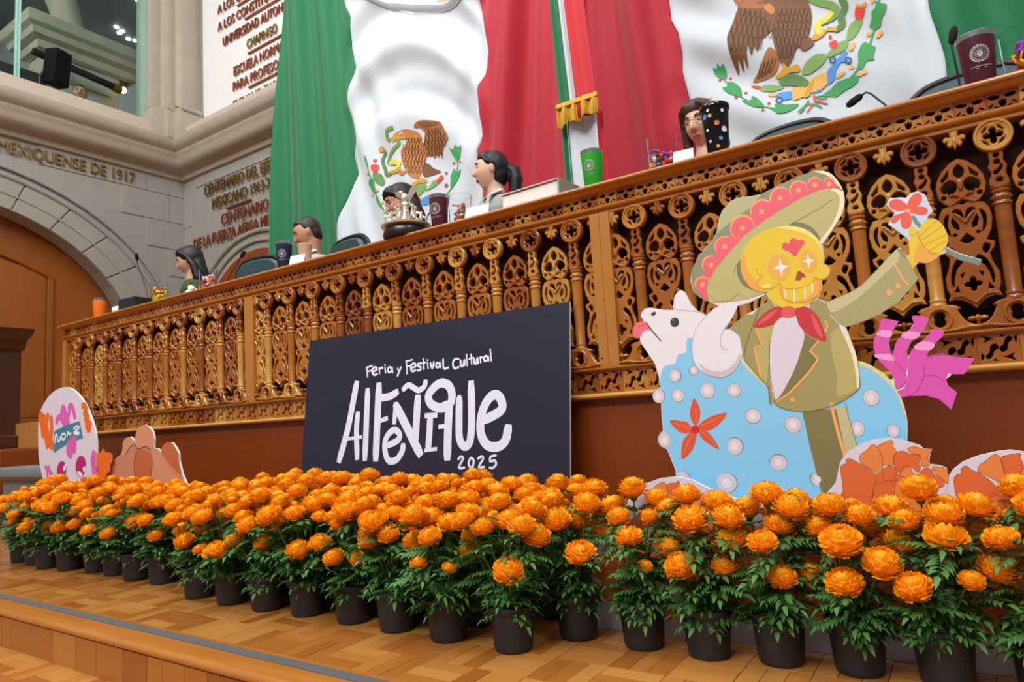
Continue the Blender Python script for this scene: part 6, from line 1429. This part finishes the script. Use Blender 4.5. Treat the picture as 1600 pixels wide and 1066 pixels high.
def long_hair(h):
    cap(h)
    for s in (-1, 1):
        h.tube([(s*.060, -.045, .085), (s*.080, .01, .03), (s*.086, .045, -.06), (s*.088, .045, -.17), (s*.080, .035, -.25)], [.016, .022, .030, .036, .022], 12)
    h.ball((0, .075, -.11), (.085, .045, .13), 16, 10); h.tube([(0, -.068, .098), (-.05, -.070, .078), (-.074, -.05, .035)], [.014, .016, .014], 8)
def bob_hair(h):
    cap(h)
    for s in (-1, 1): h.tube([(s*.03, -.070, .098), (s*.066, -.058, .070), (s*.088, -.015, .01), (s*.094, .0, -.07), (s*.098, -.005, -.135), (s*.108, -.02, -.165)], [.016, .018, .022, .026, .026, .010], 12)
    h.ball((0, .07, -.08), (.088, .045, .11), 16, 10)
def pony_hair(h):
    h.ball((0, .022, .022), (.079, .088, .101), 22, 14); h.ball((0, .048, -.025), (.068, .060, .075), 16, 10); h.ball((0, -.032, .070), (.062, .050, .050), 16, 10)
    h.tube([(0, .10, .02), (0, .135, .0), (0, .150, -.05), (0, .145, -.13), (0, .135, -.19)], [.030, .040, .044, .038, .016], 12)
    for s in (-1, 1): h.tube([(s*.055, -.045, .065), (s*.074, -.02, .035), (s*.074, .02, .02)], [.012, .014, .012], 8)
def short_hair(h):
    h.ball((0, .024, .030), (.080, .086, .094), 22, 14); h.ball((0, .05, -.01), (.072, .054, .07), 16, 10); h.ball((0, -.026, .078), (.058, .050, .038), 16, 10)
def back_hair(h):
    cap(h)
    for s in (-1, 1): h.tube([(s*.012, -.078, .095), (s*.058, -.068, .075), (s*.080, -.015, .03), (s*.086, .04, -.05), (s*.092, .05, -.15), (s*.09, .04, -.23)], [.008, .016, .016, .024, .032, .016], 12)
    h.ball((0, .07, -.10), (.085, .045, .13), 16, 10)
rad = math.radians
person((-5.36, 3.2, 2.125), rad(50), rad(16), 'woman in dark green with long black hair looking down beside the candy jar', (206, 158, 130), (62, 76, 34), (26, 18, 18), hairfn=long_hair, roll=rad(4))
person((-3.85, 3.2, 2.055), rad(44), rad(20), 'man in pale grey suit and white shirt looking down behind navy tumbler', (190, 138, 108), (168, 170, 176), (44, 38, 36), fem=False, hairfn=short_hair, collar=(236, 238, 240), eyes='down')
person((-2.94, 3.2, 2.080), rad(38), rad(22), 'woman with glasses and parted black hair behind the silver ornament', (206, 160, 136), (40, 40, 46), (22, 16, 18), hairfn=back_hair, glasses=True, roll=rad(-4))
person((-2.215, 3.2, 2.105), rad(58), rad(-4), 'woman in grey checked blazer with black ponytail seen in profile', (222, 176, 150), (150, 152, 154), (18, 14, 16), hairfn=pony_hair, eyes='open', collar=(190, 192, 194), byaw=rad(30), lips=(140, 40, 52))
person((-.95, 3.2, 2.015), rad(14), rad(10), 'woman with brown bob hair and glasses behind the black tumbler', (214, 168, 142), (214, 30, 70), (84, 52, 30), hairfn=bob_hair, glasses=True, eyes='down', lips=(176, 60, 66), byaw=rad(4))
F0 = 3.875; person((-9.25, 4.03, 5.19), rad(-62), rad(4), 'man with short dark hair peering over the gallery parapet', (176, 126, 98), (60, 62, 70), (28, 26, 28), fem=False, hairfn=short_hair, eyes='open', legs=False); F0 = .86
M_lea = plain('teal_leather', (46, 70, 74), .38, 0, .12, 14); M_blk = plain('black_plastic', (16, 16, 18), .45)
def chair(x, y, top, rz, label):
    c = thing('office_chair', label, 'chair', (x, y, F0), rz); H = top-F0
    o = catmull([(-.21, .40), (-.24, H-.36), (-.245, H-.12), (-.19, H-.03), (-.08, H), (.08, H), (.19, H-.03), (.245, H-.12), (.24, H-.36), (.21, .40)], True, 4)
    mb = MB(); plate(mb, inset(o if sarea(o) > 0 else o[::-1], .018), [], .07, .02, .10); mb.build('backrest', M_lea, c, True)
    mb = MB(); oo = o+o[:1]; mb.tube([(a, .15, b) for a, b in oo], .02, 8); mb.build('back_frame', M_blk, c, True)
    MB().bbox(-.25, .25, -.32, .14, .31, .39, .03).build('seat', M_lea, c)
    for s in (-1, 1):
        mb = MB(); mb.tube([(s*.24, .12, .35), (s*.29, .12, .52), (s*.29, .05, .62), (s*.29, -.2, .63)], .02, 8); mb.build('armrest', M_blk, c, True)
    mb = MB(); mb.tube([(0, -.06, .08), (0, -.06, .33)], .03, 10); mb.build('column', M_blk, c, True)
    for k in range(5):
        a = 2*PI*k/5; mb = MB(); mb.tube([(0, -.06, .10), (.26*math.cos(a), -.06+.26*math.sin(a), .055)], [.026, .016], 8); mb.ball((.26*math.cos(a), -.06+.26*math.sin(a), .027), .027, 8, 6); mb.build('leg', M_blk, c, True)
    return c
chair(-3.845, 3.425, 2.085, rad(-8), 'teal leather chair with black frame behind man in grey suit')
chair(-4.66, 3.26, 2.06, rad(10), 'empty teal leather chair beside the woman in dark green')
chair(-.715, 3.80, 2.175, rad(-6), 'grey-teal chair beside the woman with brown bob hair')
chair(.12, 3.26, 1.985, rad(-4), 'grey-teal chair behind the gooseneck microphone and maroon tumbler')
# ------------------------------------------------------------------ things on the ledge
ZT = 1.586
M_steel = plain('steel_rim', (196, 196, 200), .22, 1.0, .05)
def on_cone(r0, r1, h, ang):
    """maps print coordinates (x, z) onto the wall of a tapering cup facing direction ang"""
    def f(x, z, e=.0014):
        r = r0+(r1-r0)*z/h+e; a = ang+x/r; return (r*math.cos(a), r*math.sin(a), z)
    return f
def patch(mb, f, p, n=3):
    b0 = len(mb.v); tr = tessellate_polygon([[Vector((a[0], a[1], 0)) for a in p]]); mb.v += [f(*a) for a in p]; mb.f += [tuple(b0+i for i in t) for t in tr]
def cup_root(name, label, cat, x, y, group=None): return thing(name, label, cat, (x, y, ZT), 0, group)
def tumbler(x, y, rgb, label, h=.20, r0=.037, r1=.050, seal=None, ang=-PI/2, metal=0):
    t = cup_root('tumbler', label, 'tumbler', x, y); m = plain('tumbler_%d_%d_%d' % rgb, rgb, .32, metal, .04)
    MB().lathe([(0, 0), (r0-.003, 0), (r0, .004), (r0+(r1-r0)*.93, h-.018), (r1-.004, h-.018), (0, h-.018)], 32).build('body', m, t, True)
    MB().lathe([(r1-.006, h-.02), (r1-.0015, h-.02), (r1, h-.002), (r1-.002, h), (r1-.005, h), (r1-.006, h-.004)], 32, cap=False).build('rim', M_steel, t, True)
    MB().lathe([(0, h-.012), (r1-.006, h-.012), (r1-.006, h-.003), (r1-.012, h+.002), (.014, h+.002), (0, h+.0)], 28, cap=False).build('lid', plain('smoke_lid', (70, 72, 76), .15), t, True)
    if seal:
        f = on_cone(r0, r1*.93+r0*.07, h-.018, ang); mb = MB(); zc = h*.62; R = seal
        for k in range(18):
            a = 2*PI*k/18; patch(mb, f, [(R*.98*math.cos(a+q), zc+R*.98*math.sin(a+q)*1.0) if j < 2 else (R*.78*math.cos(a+q), zc+R*.78*math.sin(a+q)) for j, q in enumerate((-.12, .12, .16, -.16))])
        for rr, w in ((.70, .06), (.48, .05)):
            for k in range(24):
                a, b = 2*PI*k/24, 2*PI*(k+1)/24; patch(mb, f, [(R*rr*math.cos(a), zc+R*rr*math.sin(a)), (R*rr*math.cos(b), zc+R*rr*math.sin(b)), (R*(rr-w)*math.cos(b), zc+R*(rr-w)*math.sin(b)), (R*(rr-w)*math.cos(a), zc+R*(rr-w)*math.sin(a))])
        patch(mb, f, [(R*.30*math.cos(2*PI*k/10), zc+R*.36*math.sin(2*PI*k/10)) for k in range(10)]); patch(mb, f, [(-R*.34, zc-.1*R), (0, zc-.40*R), (R*.34, zc-.1*R), (0, zc+.05*R)])
        link('engraved_seal', flat(mb, 'engraved_seal'), plain('engraving', (186, 178, 178), .4, .5), t)
        mb = MB(); xx = -R*1.0
        for w in (.18, .05, .42, .36, .5, .2):
            patch(mb, f, [(xx, zc-R*1.42), (xx+w*R, zc-R*1.42), (xx+w*R, zc-R*1.34), (xx, zc-R*1.34)]); xx += w*R+.07*R
        patch(mb, f, [(-R*.5, zc-R*1.62), (R*.5, zc-R*1.62), (R*.5, zc-R*1.56), (-R*.5, zc-R*1.56)]); link('engraved_line', flat(mb, 'engraved_line'), plain('engraving', (186, 178, 178), .4, .5), t)
    return t
tumbler(-5.64, 2.62, (238, 120, 30), 'orange tumbler with steel rim at the far end of the ledge', .19)
tumbler(-3.37, 2.62, (24, 40, 66), 'navy tumbler with round engraved seal beside a beige cup', .205, seal=.026, ang=-PI/2+.6)
tumbler(-2.13, 2.60, (84, 30, 44), 'maroon tumbler with engraved seal beside the silver ornament', .20, seal=.030, ang=-PI/2+.2)
tumbler(-1.262, 2.60, (38, 168, 38), 'bright green tumbler with steel rim beside white binder', .195, seal=.026, ang=-PI/2+.1)
tumbler(.128, 2.61, (76, 28, 42), 'maroon tumbler with large engraved round seal beside wrapped candies', .205, .038, .055, seal=.029, ang=-PI/2+.10)
t = cup_root('beige_cup', 'plain beige paper cup behind the navy tumbler', 'cup', -3.23, 2.66)
MB().lathe([(0, 0), (.03, 0), (.042, .165), (.044, .168), (.042, .172), (0, .16)], 28).build('body', plain('beige_paper', (214, 184, 158), .6), t, True)
# black tumbler with printed planets and straw
t = cup_root('black_tumbler', 'tall black tumbler printed with small planets, gold straw', 'tumbler', -.72, 2.60)
h, r0, r1 = .235, .037, .054
MB().lathe([(0, 0), (r0-.003, 0), (r0, .004), (r1, h-.02), (0, h-.02)], 32).build('body', plain('gloss_black', (14, 14, 16), .12), t, True)
MB().lathe([(r1-.01, h-.022), (r1+.003, h-.022), (r1+.004, h-.010), (r1, h-.004), (.012, h), (0, h)], 32, cap=False).build('lid', plain('gloss_black', (14, 14, 16), .12), t, True)
mb = MB(); mb.tube([(0, 0, h-.05), (-.012, 0, h+.035)], .005, 10); mb.build('straw', plain('gold_straw', (206, 170, 70), .3, .4), t, True)
f = on_cone(r0, r1, h-.02, -PI/2+.12)
for x, z, r, c in ((-.035, .18, .011, (90, 130, 210)), (-.012, .178, .008, (230, 160, 50)), (.012, .145, .010, (222, 110, 70)), (.022, .085, .008, (80, 150, 220)), (-.028, .125, .006, (236, 236, 240)), (.008, .055, .007, (226, 150, 60)), (-.02, .08, .006, (200, 200, 210)), (.04, .12, .012, (232, 232, 236)), (-.018, .20, .006, (220, 220, 225)), (.038, .192, .007, (232, 232, 236))):
    mb = MB(); patch(mb, f, [(x+r*math.cos(2*PI*k/12), z+r*math.sin(2*PI*k/12)) for k in range(12)]); link('printed_planet', flat(mb, 'printed_planet'), plain('planet_%d_%d_%d' % c, c, .4), t)
# clear jars of sweets
M_clear = glass('clear_plastic', (.97, .98, 1, 1), .03, 1.06)
CAND = [(236, 196, 30), (224, 60, 50), (70, 120, 210), (240, 130, 30), (90, 180, 60), (150, 80, 180), (240, 240, 236)]
def jar(x, y, label, cols, fill=.09, r=.060, h=.175, seed=1, wraps=False):
    t = cup_root('candy_jar', label, 'jar', x, y, None); rg = random.Random(seed)
    MB().lathe([(0, 0), (r*.92, 0), (r, h), (r-.003, h), (r*.92-.003, .004), (0, .004)], 28, cap=False).build('cup', M_clear, t, True)
    for c in cols:
        mb = MB()
        for k in range(16 if not wraps else 9):
            a = rg.uniform(0, 2*PI); d = r*.78*math.sqrt(rg.random()); z = .014+rg.random()*fill
            R = Matrix.Rotation(rg.uniform(0, 6), 4, 'Z') @ Matrix.Rotation(rg.uniform(-1.4, 1.4), 4, 'X')
            if wraps: 
                q = MB().bbox(-.016, .016, -.004, .004, -.012, .012, .003).xf(R); mb.add([(p[0]*.8+d*.7*math.cos(a), p[1]*.8+d*.7*math.sin(a), p[2]+z) for p in q.v], q.f)
            else: mb.ball((d*math.cos(a), d*math.sin(a), z), (.011, .011, .007), 8, 6, R)
        o = mb.build('candies', plain('candy_%d_%d_%d' % c, c, .25), t, True); o['kind'] = 'stuff'
jar(-4.77, 2.62, 'clear jar of yellow sour sweets beside the gooseneck microphone', [CAND[0], (210, 220, 40), CAND[0], CAND[4], CAND[1]], .125, seed=2)
jar(-4.18, 2.63, 'clear jar of bright wrapped sweets in front of woman in green', [CAND[3], CAND[6], CAND[5], CAND[1], CAND[6]], .115, seed=3, wraps=True)
jar(-2.01, 2.62, 'clear jar of purple and orange wrapped sweets beside maroon tumbler', [CAND[5], CAND[3], CAND[2], CAND[6], CAND[0], CAND[3]], .115, seed=4, wraps=True)
jar(-.95, 2.62, 'clear jar of small round mixed sweets between green and black tumblers', CAND, .10, .062, .178, seed=5)
jar(.252, 2.62, 'clear jar of colourful packets beside the large maroon tumbler', [CAND[5], CAND[0], CAND[1], CAND[4], CAND[5], CAND[3]], .125, .066, .18, seed=6, wraps=True)
# gooseneck microphones
def mic(x, y, pts, label):
    t = thing('microphone', label, 'microphone', (x, y, ZT))
    MB().lathe([(0, 0), (.032, 0), (.032, .01), (.02, .022), (.008, .026), (0, .026)], 20).build('base', M_blk, t, True)
    P_ = [Vector(p) for p in pts]; mb = MB(); sm = []
    for i in range(len(P_)-1):
        for q in range(5): sm.append(P_[i].lerp(P_[i+1], q/5))
    sm.append(P_[-1]); mb.tube(sm, .0035, 7); mb.build('gooseneck', M_blk, t, True)
    d = (P_[-1]-P_[-2]).normalized(); mb = MB(); mb.tube([P_[-1]-d*.02, P_[-1]-d*.012, P_[-1]+d*.02, P_[-1]+d*.034, P_[-1]+d*.04], [.006, .012, .0135, .010, .003], 12); mb.build('foam_head', plain('mic_foam', (12, 12, 13), .9), t, True)
mic(-5.03, 2.70, [(0, 0, .02), (-.05, 0, .15), (-.16, .02, .30), (-.19, .0, .40), (-.165, -.02, .45)], 'tall gooseneck microphone beside the jar of yellow sweets')
mic(-4.05, 2.66, [(0, 0, .02), (.06, .0, .10), (.15, .0, .17), (.22, -.01, .215)], 'gooseneck microphone leaning toward the empty teal chair')
mic(-2.42, 2.705, [(0, 0, .02), (.06, .0, .09), (.16, 0, .19)], 'short gooseneck microphone behind the silver ornament')
mic(-.13, 2.64, [(0, 0, .02), (-.015, 0, .07), (-.055, 0, .125), (-.07, 0, .135), (-.10, -.0, .120)], 'low bent gooseneck microphone with drooping head')
mic(.075, 2.66, [(0, 0, .02), (-.004, 0, .12), (-.010, 0, .22), (-.004, -.0, .245)], 'upright gooseneck microphone beside the large maroon tumbler')
# papers, binder, tablet
M_paper = plain('white_paper', (240, 240, 240), .7)
b = thing('ring_binder', 'white ring binder lying on the ledge beside green tumbler', 'binder', (-1.525, 2.60, ZT), rad(-3))
MB().bbox(-.16, .16, -.11, .12, .072, .076, .001).build('cover', plain('binder_white', (214, 214, 220), .4), b); MB().bbox(-.16, .16, -.11, .12, 0, .004, .001).build('cover', plain('binder_grey', (150, 146, 148), .4), b)
MB().bbox(-.15, .15, -.10, .10, .006, .068, .002).build('pages', M_paper, b); MB().bbox(.155, .165, -.112, .12, 0, .076, .003).build('spine', plain('binder_grey', (150, 146, 148), .4), b)
for x, y, w, hh, lab, rz in ((-3.17, 2.56, .11, .085, 'white folded card leaning below the beige cup', .15), (-1.86, 2.56, .13, .085, 'white sheet of paper in front of woman in checked blazer', .1), (-.845, 2.56, .08, .078, 'small white folded card beside the black tumbler', .1)):
    c = thing('name_card', lab, 'card', (x, y, ZT), rz)
    for s in (-1, 1): MB().box(-w/2, w/2, -.001, .001, 0, hh).xf(T(0, s*.022, 0) @ Matrix.Rotation(s*.28, 4, 'X')).build('leaf', M_paper, c)
t = thing('tablet', 'dark flat tablet lying under the tall microphone', 'tablet', (-4.98, 2.57, ZT), .05); MB().bbox(-.10, .10, -.08, .06, 0, .085, .006).build('body', plain('dark_tablet', (34, 38, 46), .3), t); MB().bbox(-.09, .09, -.07, .05, .0852, .087, .0005).build('screen', plain('gloss_black', (14, 14, 16), .12), t)
ts = MB(); rg = random.Random(9)
for k in range(7): ts.ball((rg.uniform(-.03, .03), rg.uniform(-.02, .02), .03+rg.uniform(0, .05)), (rg.uniform(.02, .035), rg.uniform(.015, .03), rg.uniform(.02, .03)), 7, 5)
o = remesh(ts, 'tissue', .008, M_paper, None, 1); o.location = (-5.32, 2.6, ZT); tag(o, 'crumpled white tissue beside the orange tumbler', 'tissue')
ts = MB()
for k in range(5): ts.ball((rg.uniform(-.03, .03), rg.uniform(-.02, .02), .03+rg.uniform(0, .05)), (.026, .02, .022), 7, 5)
o = remesh(ts, 'tissue', .008, M_paper, None, 1); o.location = (-4.32, 2.6, ZT); tag(o, 'small crumpled white tissue beside jar of wrapped sweets', 'tissue')
# silver ornament with an eagle
M_sil = plain('pale_silver', (222, 216, 200), .3, .55, .08)
s = thing('eagle_ornament', 'pale silver table ornament with eagle on dark oval base', 'ornament', (-2.305, 2.545, ZT))
mb = MB(); mb.lathe([(0, 0), (.115, 0), (.120, .02), (.112, .045), (.10, .05), (0, .05)], 32); mb.build('wooden_base', plain('black_wood', (30, 22, 18), .3), s, True)
mb = MB(); mb.lathe([(0, .05), (.125, .06), (.128, .068), (.10, .075), (.04, .082), (.03, .10), (.018, .12), (.016, .17), (.024, .18), (.02, .19), (0, .19)], 32); mb.build('dish', M_sil, s, True)
for k in range(8):
    a = 2*PI*k/8; c, d = math.cos(a), math.sin(a); mb = MB(); mb.tube([(.10*c, .10*d, .07), (.105*c, .105*d, .11), (.075*c, .075*d, .125), (.06*c, .06*d, .10), (.04*c, .04*d, .13), (.05*c, .05*d, .165)], [.006, .007, .008, .006, .007, .004], 7); mb.ball((.05*c, .05*d, .168), .008, 7, 5); mb.ball((.105*c, .105*d, .115), .008, 7, 5); mb.build('scroll', M_sil, s, True)
mb = MB(); mb.ball((0, 0, .215), (.018, .024, .028), 12, 8); mb.ball((-.016, -.012, .245), (.012, .014, .012), 10, 7); mb.tube([(-.024, -.018, .244), (-.036, -.024, .236)], [.006, .001], 6)
mb.tube([(0, .02, .20), (.02, .035, .17)], [.012, .006], 7)
for q in (-1, 1): mb.loft([[(q*.014, .0, .225), (q*.014, .012, .205), (q*.02, .012, .20), (q*.02, 0, .23)], [(q*.04, .0, .262), (q*.04, .014, .225), (q*.044, .014, .225), (q*.044, 0, .264)], [(q*.075, .004, .268), (q*.072, .012, .245), (q*.074, .013, .246), (q*.077, .004, .268)]])
mb.build('eagle', M_sil, s, True)
t = cup_root('lidded_bowl', 'small clear lidded bowl beside the maroon tumbler', 'bowl', -2.23, 2.698); MB().lathe([(0, 0), (.034, 0), (.04, .05), (.041, .052), (.036, .075), (.02, .095), (.006, .10), (.008, .108), (0, .112)], 24).build('bowl', M_clear, t, True)
# ------------------------------------------------------------------ potted marigolds
M_pot = plain('black_pot', (34, 37, 42), .5, 0, .25, 18); M_soil = plain('dark_soil', (36, 26, 20), .95, 0, .5, 90, .8)
M_leafg = plain('marigold_leaf', (78, 126, 60), .5, 0, .30, 14); M_stem = plain('marigold_stem', (84, 128, 52), .6, 0, .2, 20)
M_pet = plain('marigold_petal', (255, 180, 6), .6, 0, .10, 26); M_pet2 = plain('marigold_core', (255, 150, 4), .7)
for m_, k_ in ((M_pet, .16), (M_leafg, .10)):
    b_ = m_.node_tree.nodes['Principled BSDF']; b_.inputs['Subsurface Weight'].default_value = k_; b_.inputs['Subsurface Scale'].default_value = .006; b_.inputs['Subsurface Radius'].default_value = (1, .6, .2) if m_ is M_pet else (.4, 1, .2)
def flower_mesh(seed):
    rg = random.Random(seed); mb = MB(); a_, c_ = 0.0380*rg.uniform(.96, 1.06), .0275*rg.uniform(.95, 1.1)
    def pt(el, az, k): return Vector((a_*k*math.cos(el)*math.cos(az), a_*k*math.cos(el)*math.sin(az), c_*k*math.sin(el)))
    for ring, el in enumerate((-.55, -.25, .05, .33, .62, .92, 1.22)):
        n = max(5, int(20*math.cos(el))+2)
        for i in range(n):
            az = 2*PI*(i+.5*(ring % 2))/n+rg.uniform(-.1, .1); e = el+rg.uniform(-.07, .07); w = 1.15*PI/n*rg.uniform(.9, 1.2); L = rg.uniform(.97, 1.14)
            up = .14
            r0 = [pt(e-.16, az-w*.5, .74), pt(e-.16, az+w*.5, .74)]
            r1 = [pt(e, az-w*.95, .96), pt(e-.02, az, .91), pt(e, az+w*.95, .96)]
            r2 = [pt(e+up+rg.uniform(-.05, .05), az-w*1.0, L), pt(e+up+.05+rg.uniform(-.04, .04), az-w*.45, L*1.04), pt(e+up-.04, az, L*.97), pt(e+up+.05+rg.uniform(-.04, .04), az+w*.45, L*1.04), pt(e+up+rg.uniform(-.05, .05), az+w*1.0, L)]
            b0 = len(mb.v); mb.v += [tuple(p) for p in r0+r1+r2]
            mb.f += [(b0, b0+2, b0+3), (b0, b0+3, b0+1), (b0+1, b0+3, b0+4), (b0+2, b0+5, b0+6), (b0+2, b0+6, b0+7, b0+3), (b0+3, b0+7, b0+8, b0+4), (b0+4, b0+8, b0+9)]
    nf = len(mb.f); mb.ball((0, 0, 0), (a_*.82, a_*.82, c_*.82), 12, 7)
    m = bpy.data.meshes.new('flower_head'); m.from_pydata(mb.v, [], mb.f); m.materials.append(M_pet); m.materials.append(M_pet2)
    m.polygons.foreach_set('material_index', [0]*nf+[1]*(len(mb.f)-nf)); m.polygons.foreach_set('use_smooth', [True]*len(m.polygons)); return m
FLW = [flower_mesh(s) for s in range(5)]
mb = MB(); mb.lathe([(0, -.034), (.006, -.032), (.012, -.022), (.013, -.012), (.006, -.008)], 8, cap=False); CALYX = mb.mesh('calyx', True); CALYX.materials.append(M_stem)
def leaf_mesh(seed):
    """pinnate leaf along +X, arching down"""
    rg = random.Random(seed); mb = MB(); L = .085; n = 6
    arch = lambda t: -.030*t*t+.012*t
    mb.tube([(L*t, 0, arch(t)) for t in (0, .25, .5, .75, 1)], [.0012, .0011, .001, .0008, .0004], 4)
    def leaflet(p, d, l, w):
        d = d.normalized(); s = Vector((-d.y, d.x, 0)).normalized(); b0 = len(mb.v); dz = Vector((0, 0, 1))
        for t, k, z in ((0, .15, 0), (.35, 1, .002), (.7, .7, -.001), (1, 0.02, -.006)):
            c = p+d*l*t+dz*z
            mb.v += [tuple(c-s*w*k+dz*w*.35*k), tuple(c), tuple(c+s*w*k+dz*w*.35*k)]
        for q in range(3): i = b0+q*3; mb.f += [(i, i+1, i+4, i+3), (i+1, i+2, i+5, i+4)]
    for i in range(n):
        t = .22+.66*i/(n-1); p = Vector((L*t, 0, arch(t))); l = (.034 if i < 4 else .027)*rg.uniform(.85, 1.15)
        for s in (-1, 1): leaflet(p, Vector((.62+.25*t, s, -.15+rg.uniform(-.15, .15))), l, .0066)
    leaflet(Vector((L, 0, arch(1))), Vector((1, 0, -.4)), .034, .007)
    m = mb.mesh('leaf', True); m.materials.append(M_leafg); return m
LEAF = [leaf_mesh(s) for s in range(4)]
mb = MB(); mb.lathe([(0, 0), (.050, 0), (.0535, .004), (.0555, .012), (.0635, .108), (.0635, .112), (.071, .114), (.0725, .119), (.0715, .126), (.0665, .127), (.0655, .112), (.060, .10), (0, .10)], 28, cap=False)
for k in range(5):
    a = 2*PI*k/5+.3; mb.bbox(-.009, .009, -.003, .003, 0, .008, .001) if 0 else None
POT = mb.mesh('pot', True); POT.materials.append(M_pot)
mb = MB(); mb.lathe([(0, .108), (.03, .112), (.05, .106), (.064, .104)], 20, cap=False); SOIL = mb.mesh('soil', True); SOIL.materials.append(M_soil)
def dirmat(p, d, roll=0, sc=1):
    d = d.normalized(); z = Vector((0, 0, 1)); s = z.cross(d); s = s.normalized() if s.length > 1e-4 else Vector((0, 1, 0)); u = d.cross(s)
    R = Matrix((d, s, u)).transposed().to_4x4(); return T(*p) @ R @ Matrix.Rotation(roll, 4, 'X') @ Matrix.Scale(sc, 4)
LAB = {0: ('orange marigold in black plastic pot in the front row on the parquet', 'front row of marigold pots'), 1: ('orange marigold in black plastic pot behind the front row, before the poster', 'rear rows of marigold pots'), 2: ('orange marigold in black plastic pot lined up before the sheep cutout', 'marigold pots before the sheep cutout')}
HEADS = []
def plant(x, y, row, seed, hs=1.0, nfl=9, low=2, nleaf=64, back=9):
    """back: how far behind the pot centre there is room before a board"""
    rg = random.Random(seed); back = .045 if row == 2 else back; lab, grp = LAB[row]
    r = thing('potted_marigold', lab, 'potted plant', (x, y, 0), 0, grp)
    mw = Matrix.Rotation(rg.uniform(0, 6), 4, 'Z')
    p = link('pot', POT, None, r, mw); link('soil', SOIL, None, p)
    st = MB(); main = []
    ang = rg.uniform(0, 6)
    for k in range(nfl):
        best = None
        for trial in range(14):         # keep the heads from growing into each other
            a = ang+k*2.399+trial*rg.uniform(-.25, .25); rr = .128*math.sqrt((k+.5)/nfl)*rg.uniform(.75, 1.2); z = hs*(.415-.55*rr)+rg.uniform(-.035, .035)
            if k >= nfl-low: a = -PI/2+rg.uniform(-1.6, 1.5); rr = rg.uniform(.085, .14); z = hs*rg.uniform(.22, .34)
            t_ = Vector((rr*math.cos(a), rr*math.sin(a), z)); t_.y = min(t_.y, back-.015)
            w_ = t_+Vector((x, y, 0)); gap = min([math.sqrt((w_.x-h.x)**2+(w_.y-h.y)**2+((w_.z-h.z)*1.25)**2) for h in HEADS], default=1)
            if best is None or gap > best[0]: best = (gap, t_, w_)
            if gap > .078: break
        tip = best[1]; HEADS.append(best[2])
        mid = Vector((tip.x*.35, tip.y*.35, z*.55)); base = Vector((rg.uniform(-.008, .008), rg.uniform(-.008, .008), .10))
        st.tube([base, mid, tip.lerp(mid, .25)+Vector((0, 0, .01)), tip-Vector((0, 0, .02))], [.0036, .0028, .0022, .0022], 5)
        n = Vector((tip.x*2.2, tip.y*2.2, .55+rg.random()*.3)).normalized(); q = Vector((0, 0, 1)).rotation_difference(n)
        M_ = T(*tip) @ q.to_matrix().to_4x4() @ Matrix.Rotation(rg.uniform(0, 6), 4, 'Z') @ Matrix.Scale(rg.uniform(.84, 1.12)*(1 if rg.random() > .12 else .62), 4)
        o = link('flower_head', FLW[rg.randrange(5)], None, r, M_); link('calyx', CALYX, None, o); main.append((base, mid, tip))
    st.build('stem', M_stem, r, True)
    for k in range(nleaf):
        b_, m_, t_ = main[rg.randrange(len(main))]; t = rg.uniform(.0, 1)
        q = b_.lerp(m_, t*2) if t < .5 else m_.lerp(t_, (t-.5)*1.75)
        if q.z > .41*hs: q.z -= .05
        a = rg.uniform(0, 2*PI); d = Vector((math.cos(a), math.sin(a), rg.uniform(-.25, .55)))
        if q.xy.length > .01: d += Vector((q.x, q.y, 0)).normalized()*.6
        if q.y+d.normalized().y*.115 > back+.005: d.y = -abs(d.y)*.5
        link('leaf', LEAF[rg.randrange(4)], None, r, dirmat(q, d, rg.uniform(-.4, .4), rg.uniform(.6, 1.0)))
    return r
FR = [(-4.62, 1.74), (-4.42, 1.735), (-4.22, 1.71), (-4.02, 1.73), (-3.80, 1.765), (-3.61, 1.765), (-3.37, 1.74), (-3.16, 1.75), (-2.96, 1.79), (-2.72, 1.66), (-2.49, 1.655), (-2.27, 1.655), (-2.06, 1.668), (-1.83, 1.674), (-1.62, 1.665), (-1.40, 1.657), (-1.165, 1.663)]
for i, (x, y) in enumerate(FR): plant(x, y, 0, 100+i, .97+.05*((i*7) % 5)/5, 13, 3 if i % 2 else 2, 105)
RT = [(-1.045, 1.83), (-.84, 1.835), (-.655, 1.835), (-.478, 1.86), (-.300, 1.872), (-.122, 1.88), (.065, 1.89)]
for i, (x, y) in enumerate(RT): plant(x, y, 2, 200+i, .98+.06*((i*3) % 4)/4, 11 if i > 2 else 9, 2+(i % 2), 115)
BK = [(-4.72+.1885*i, 1.915) for i in range(9)]+[(-2.80+.198*i, 1.828) for i in range(8)]+[(-3.00+.162*i, 1.99) for i in range(11)]+[(-2.93+.19*i, 2.152) for i in range(9)]
for k, (x, y) in enumerate(BK): plant(x, y, 1, 300+k, 1.0+rnd.uniform(-.02, .05), 11, 0, 46, back=.10 if y > 2.1 else .14 if k < 9 else 9)
plant(-1.215, 1.985, 1, 390, 1.0, 9, 0, 40); plant(-1.20, 2.15, 1, 391, 1.02, 8, 0, 40)
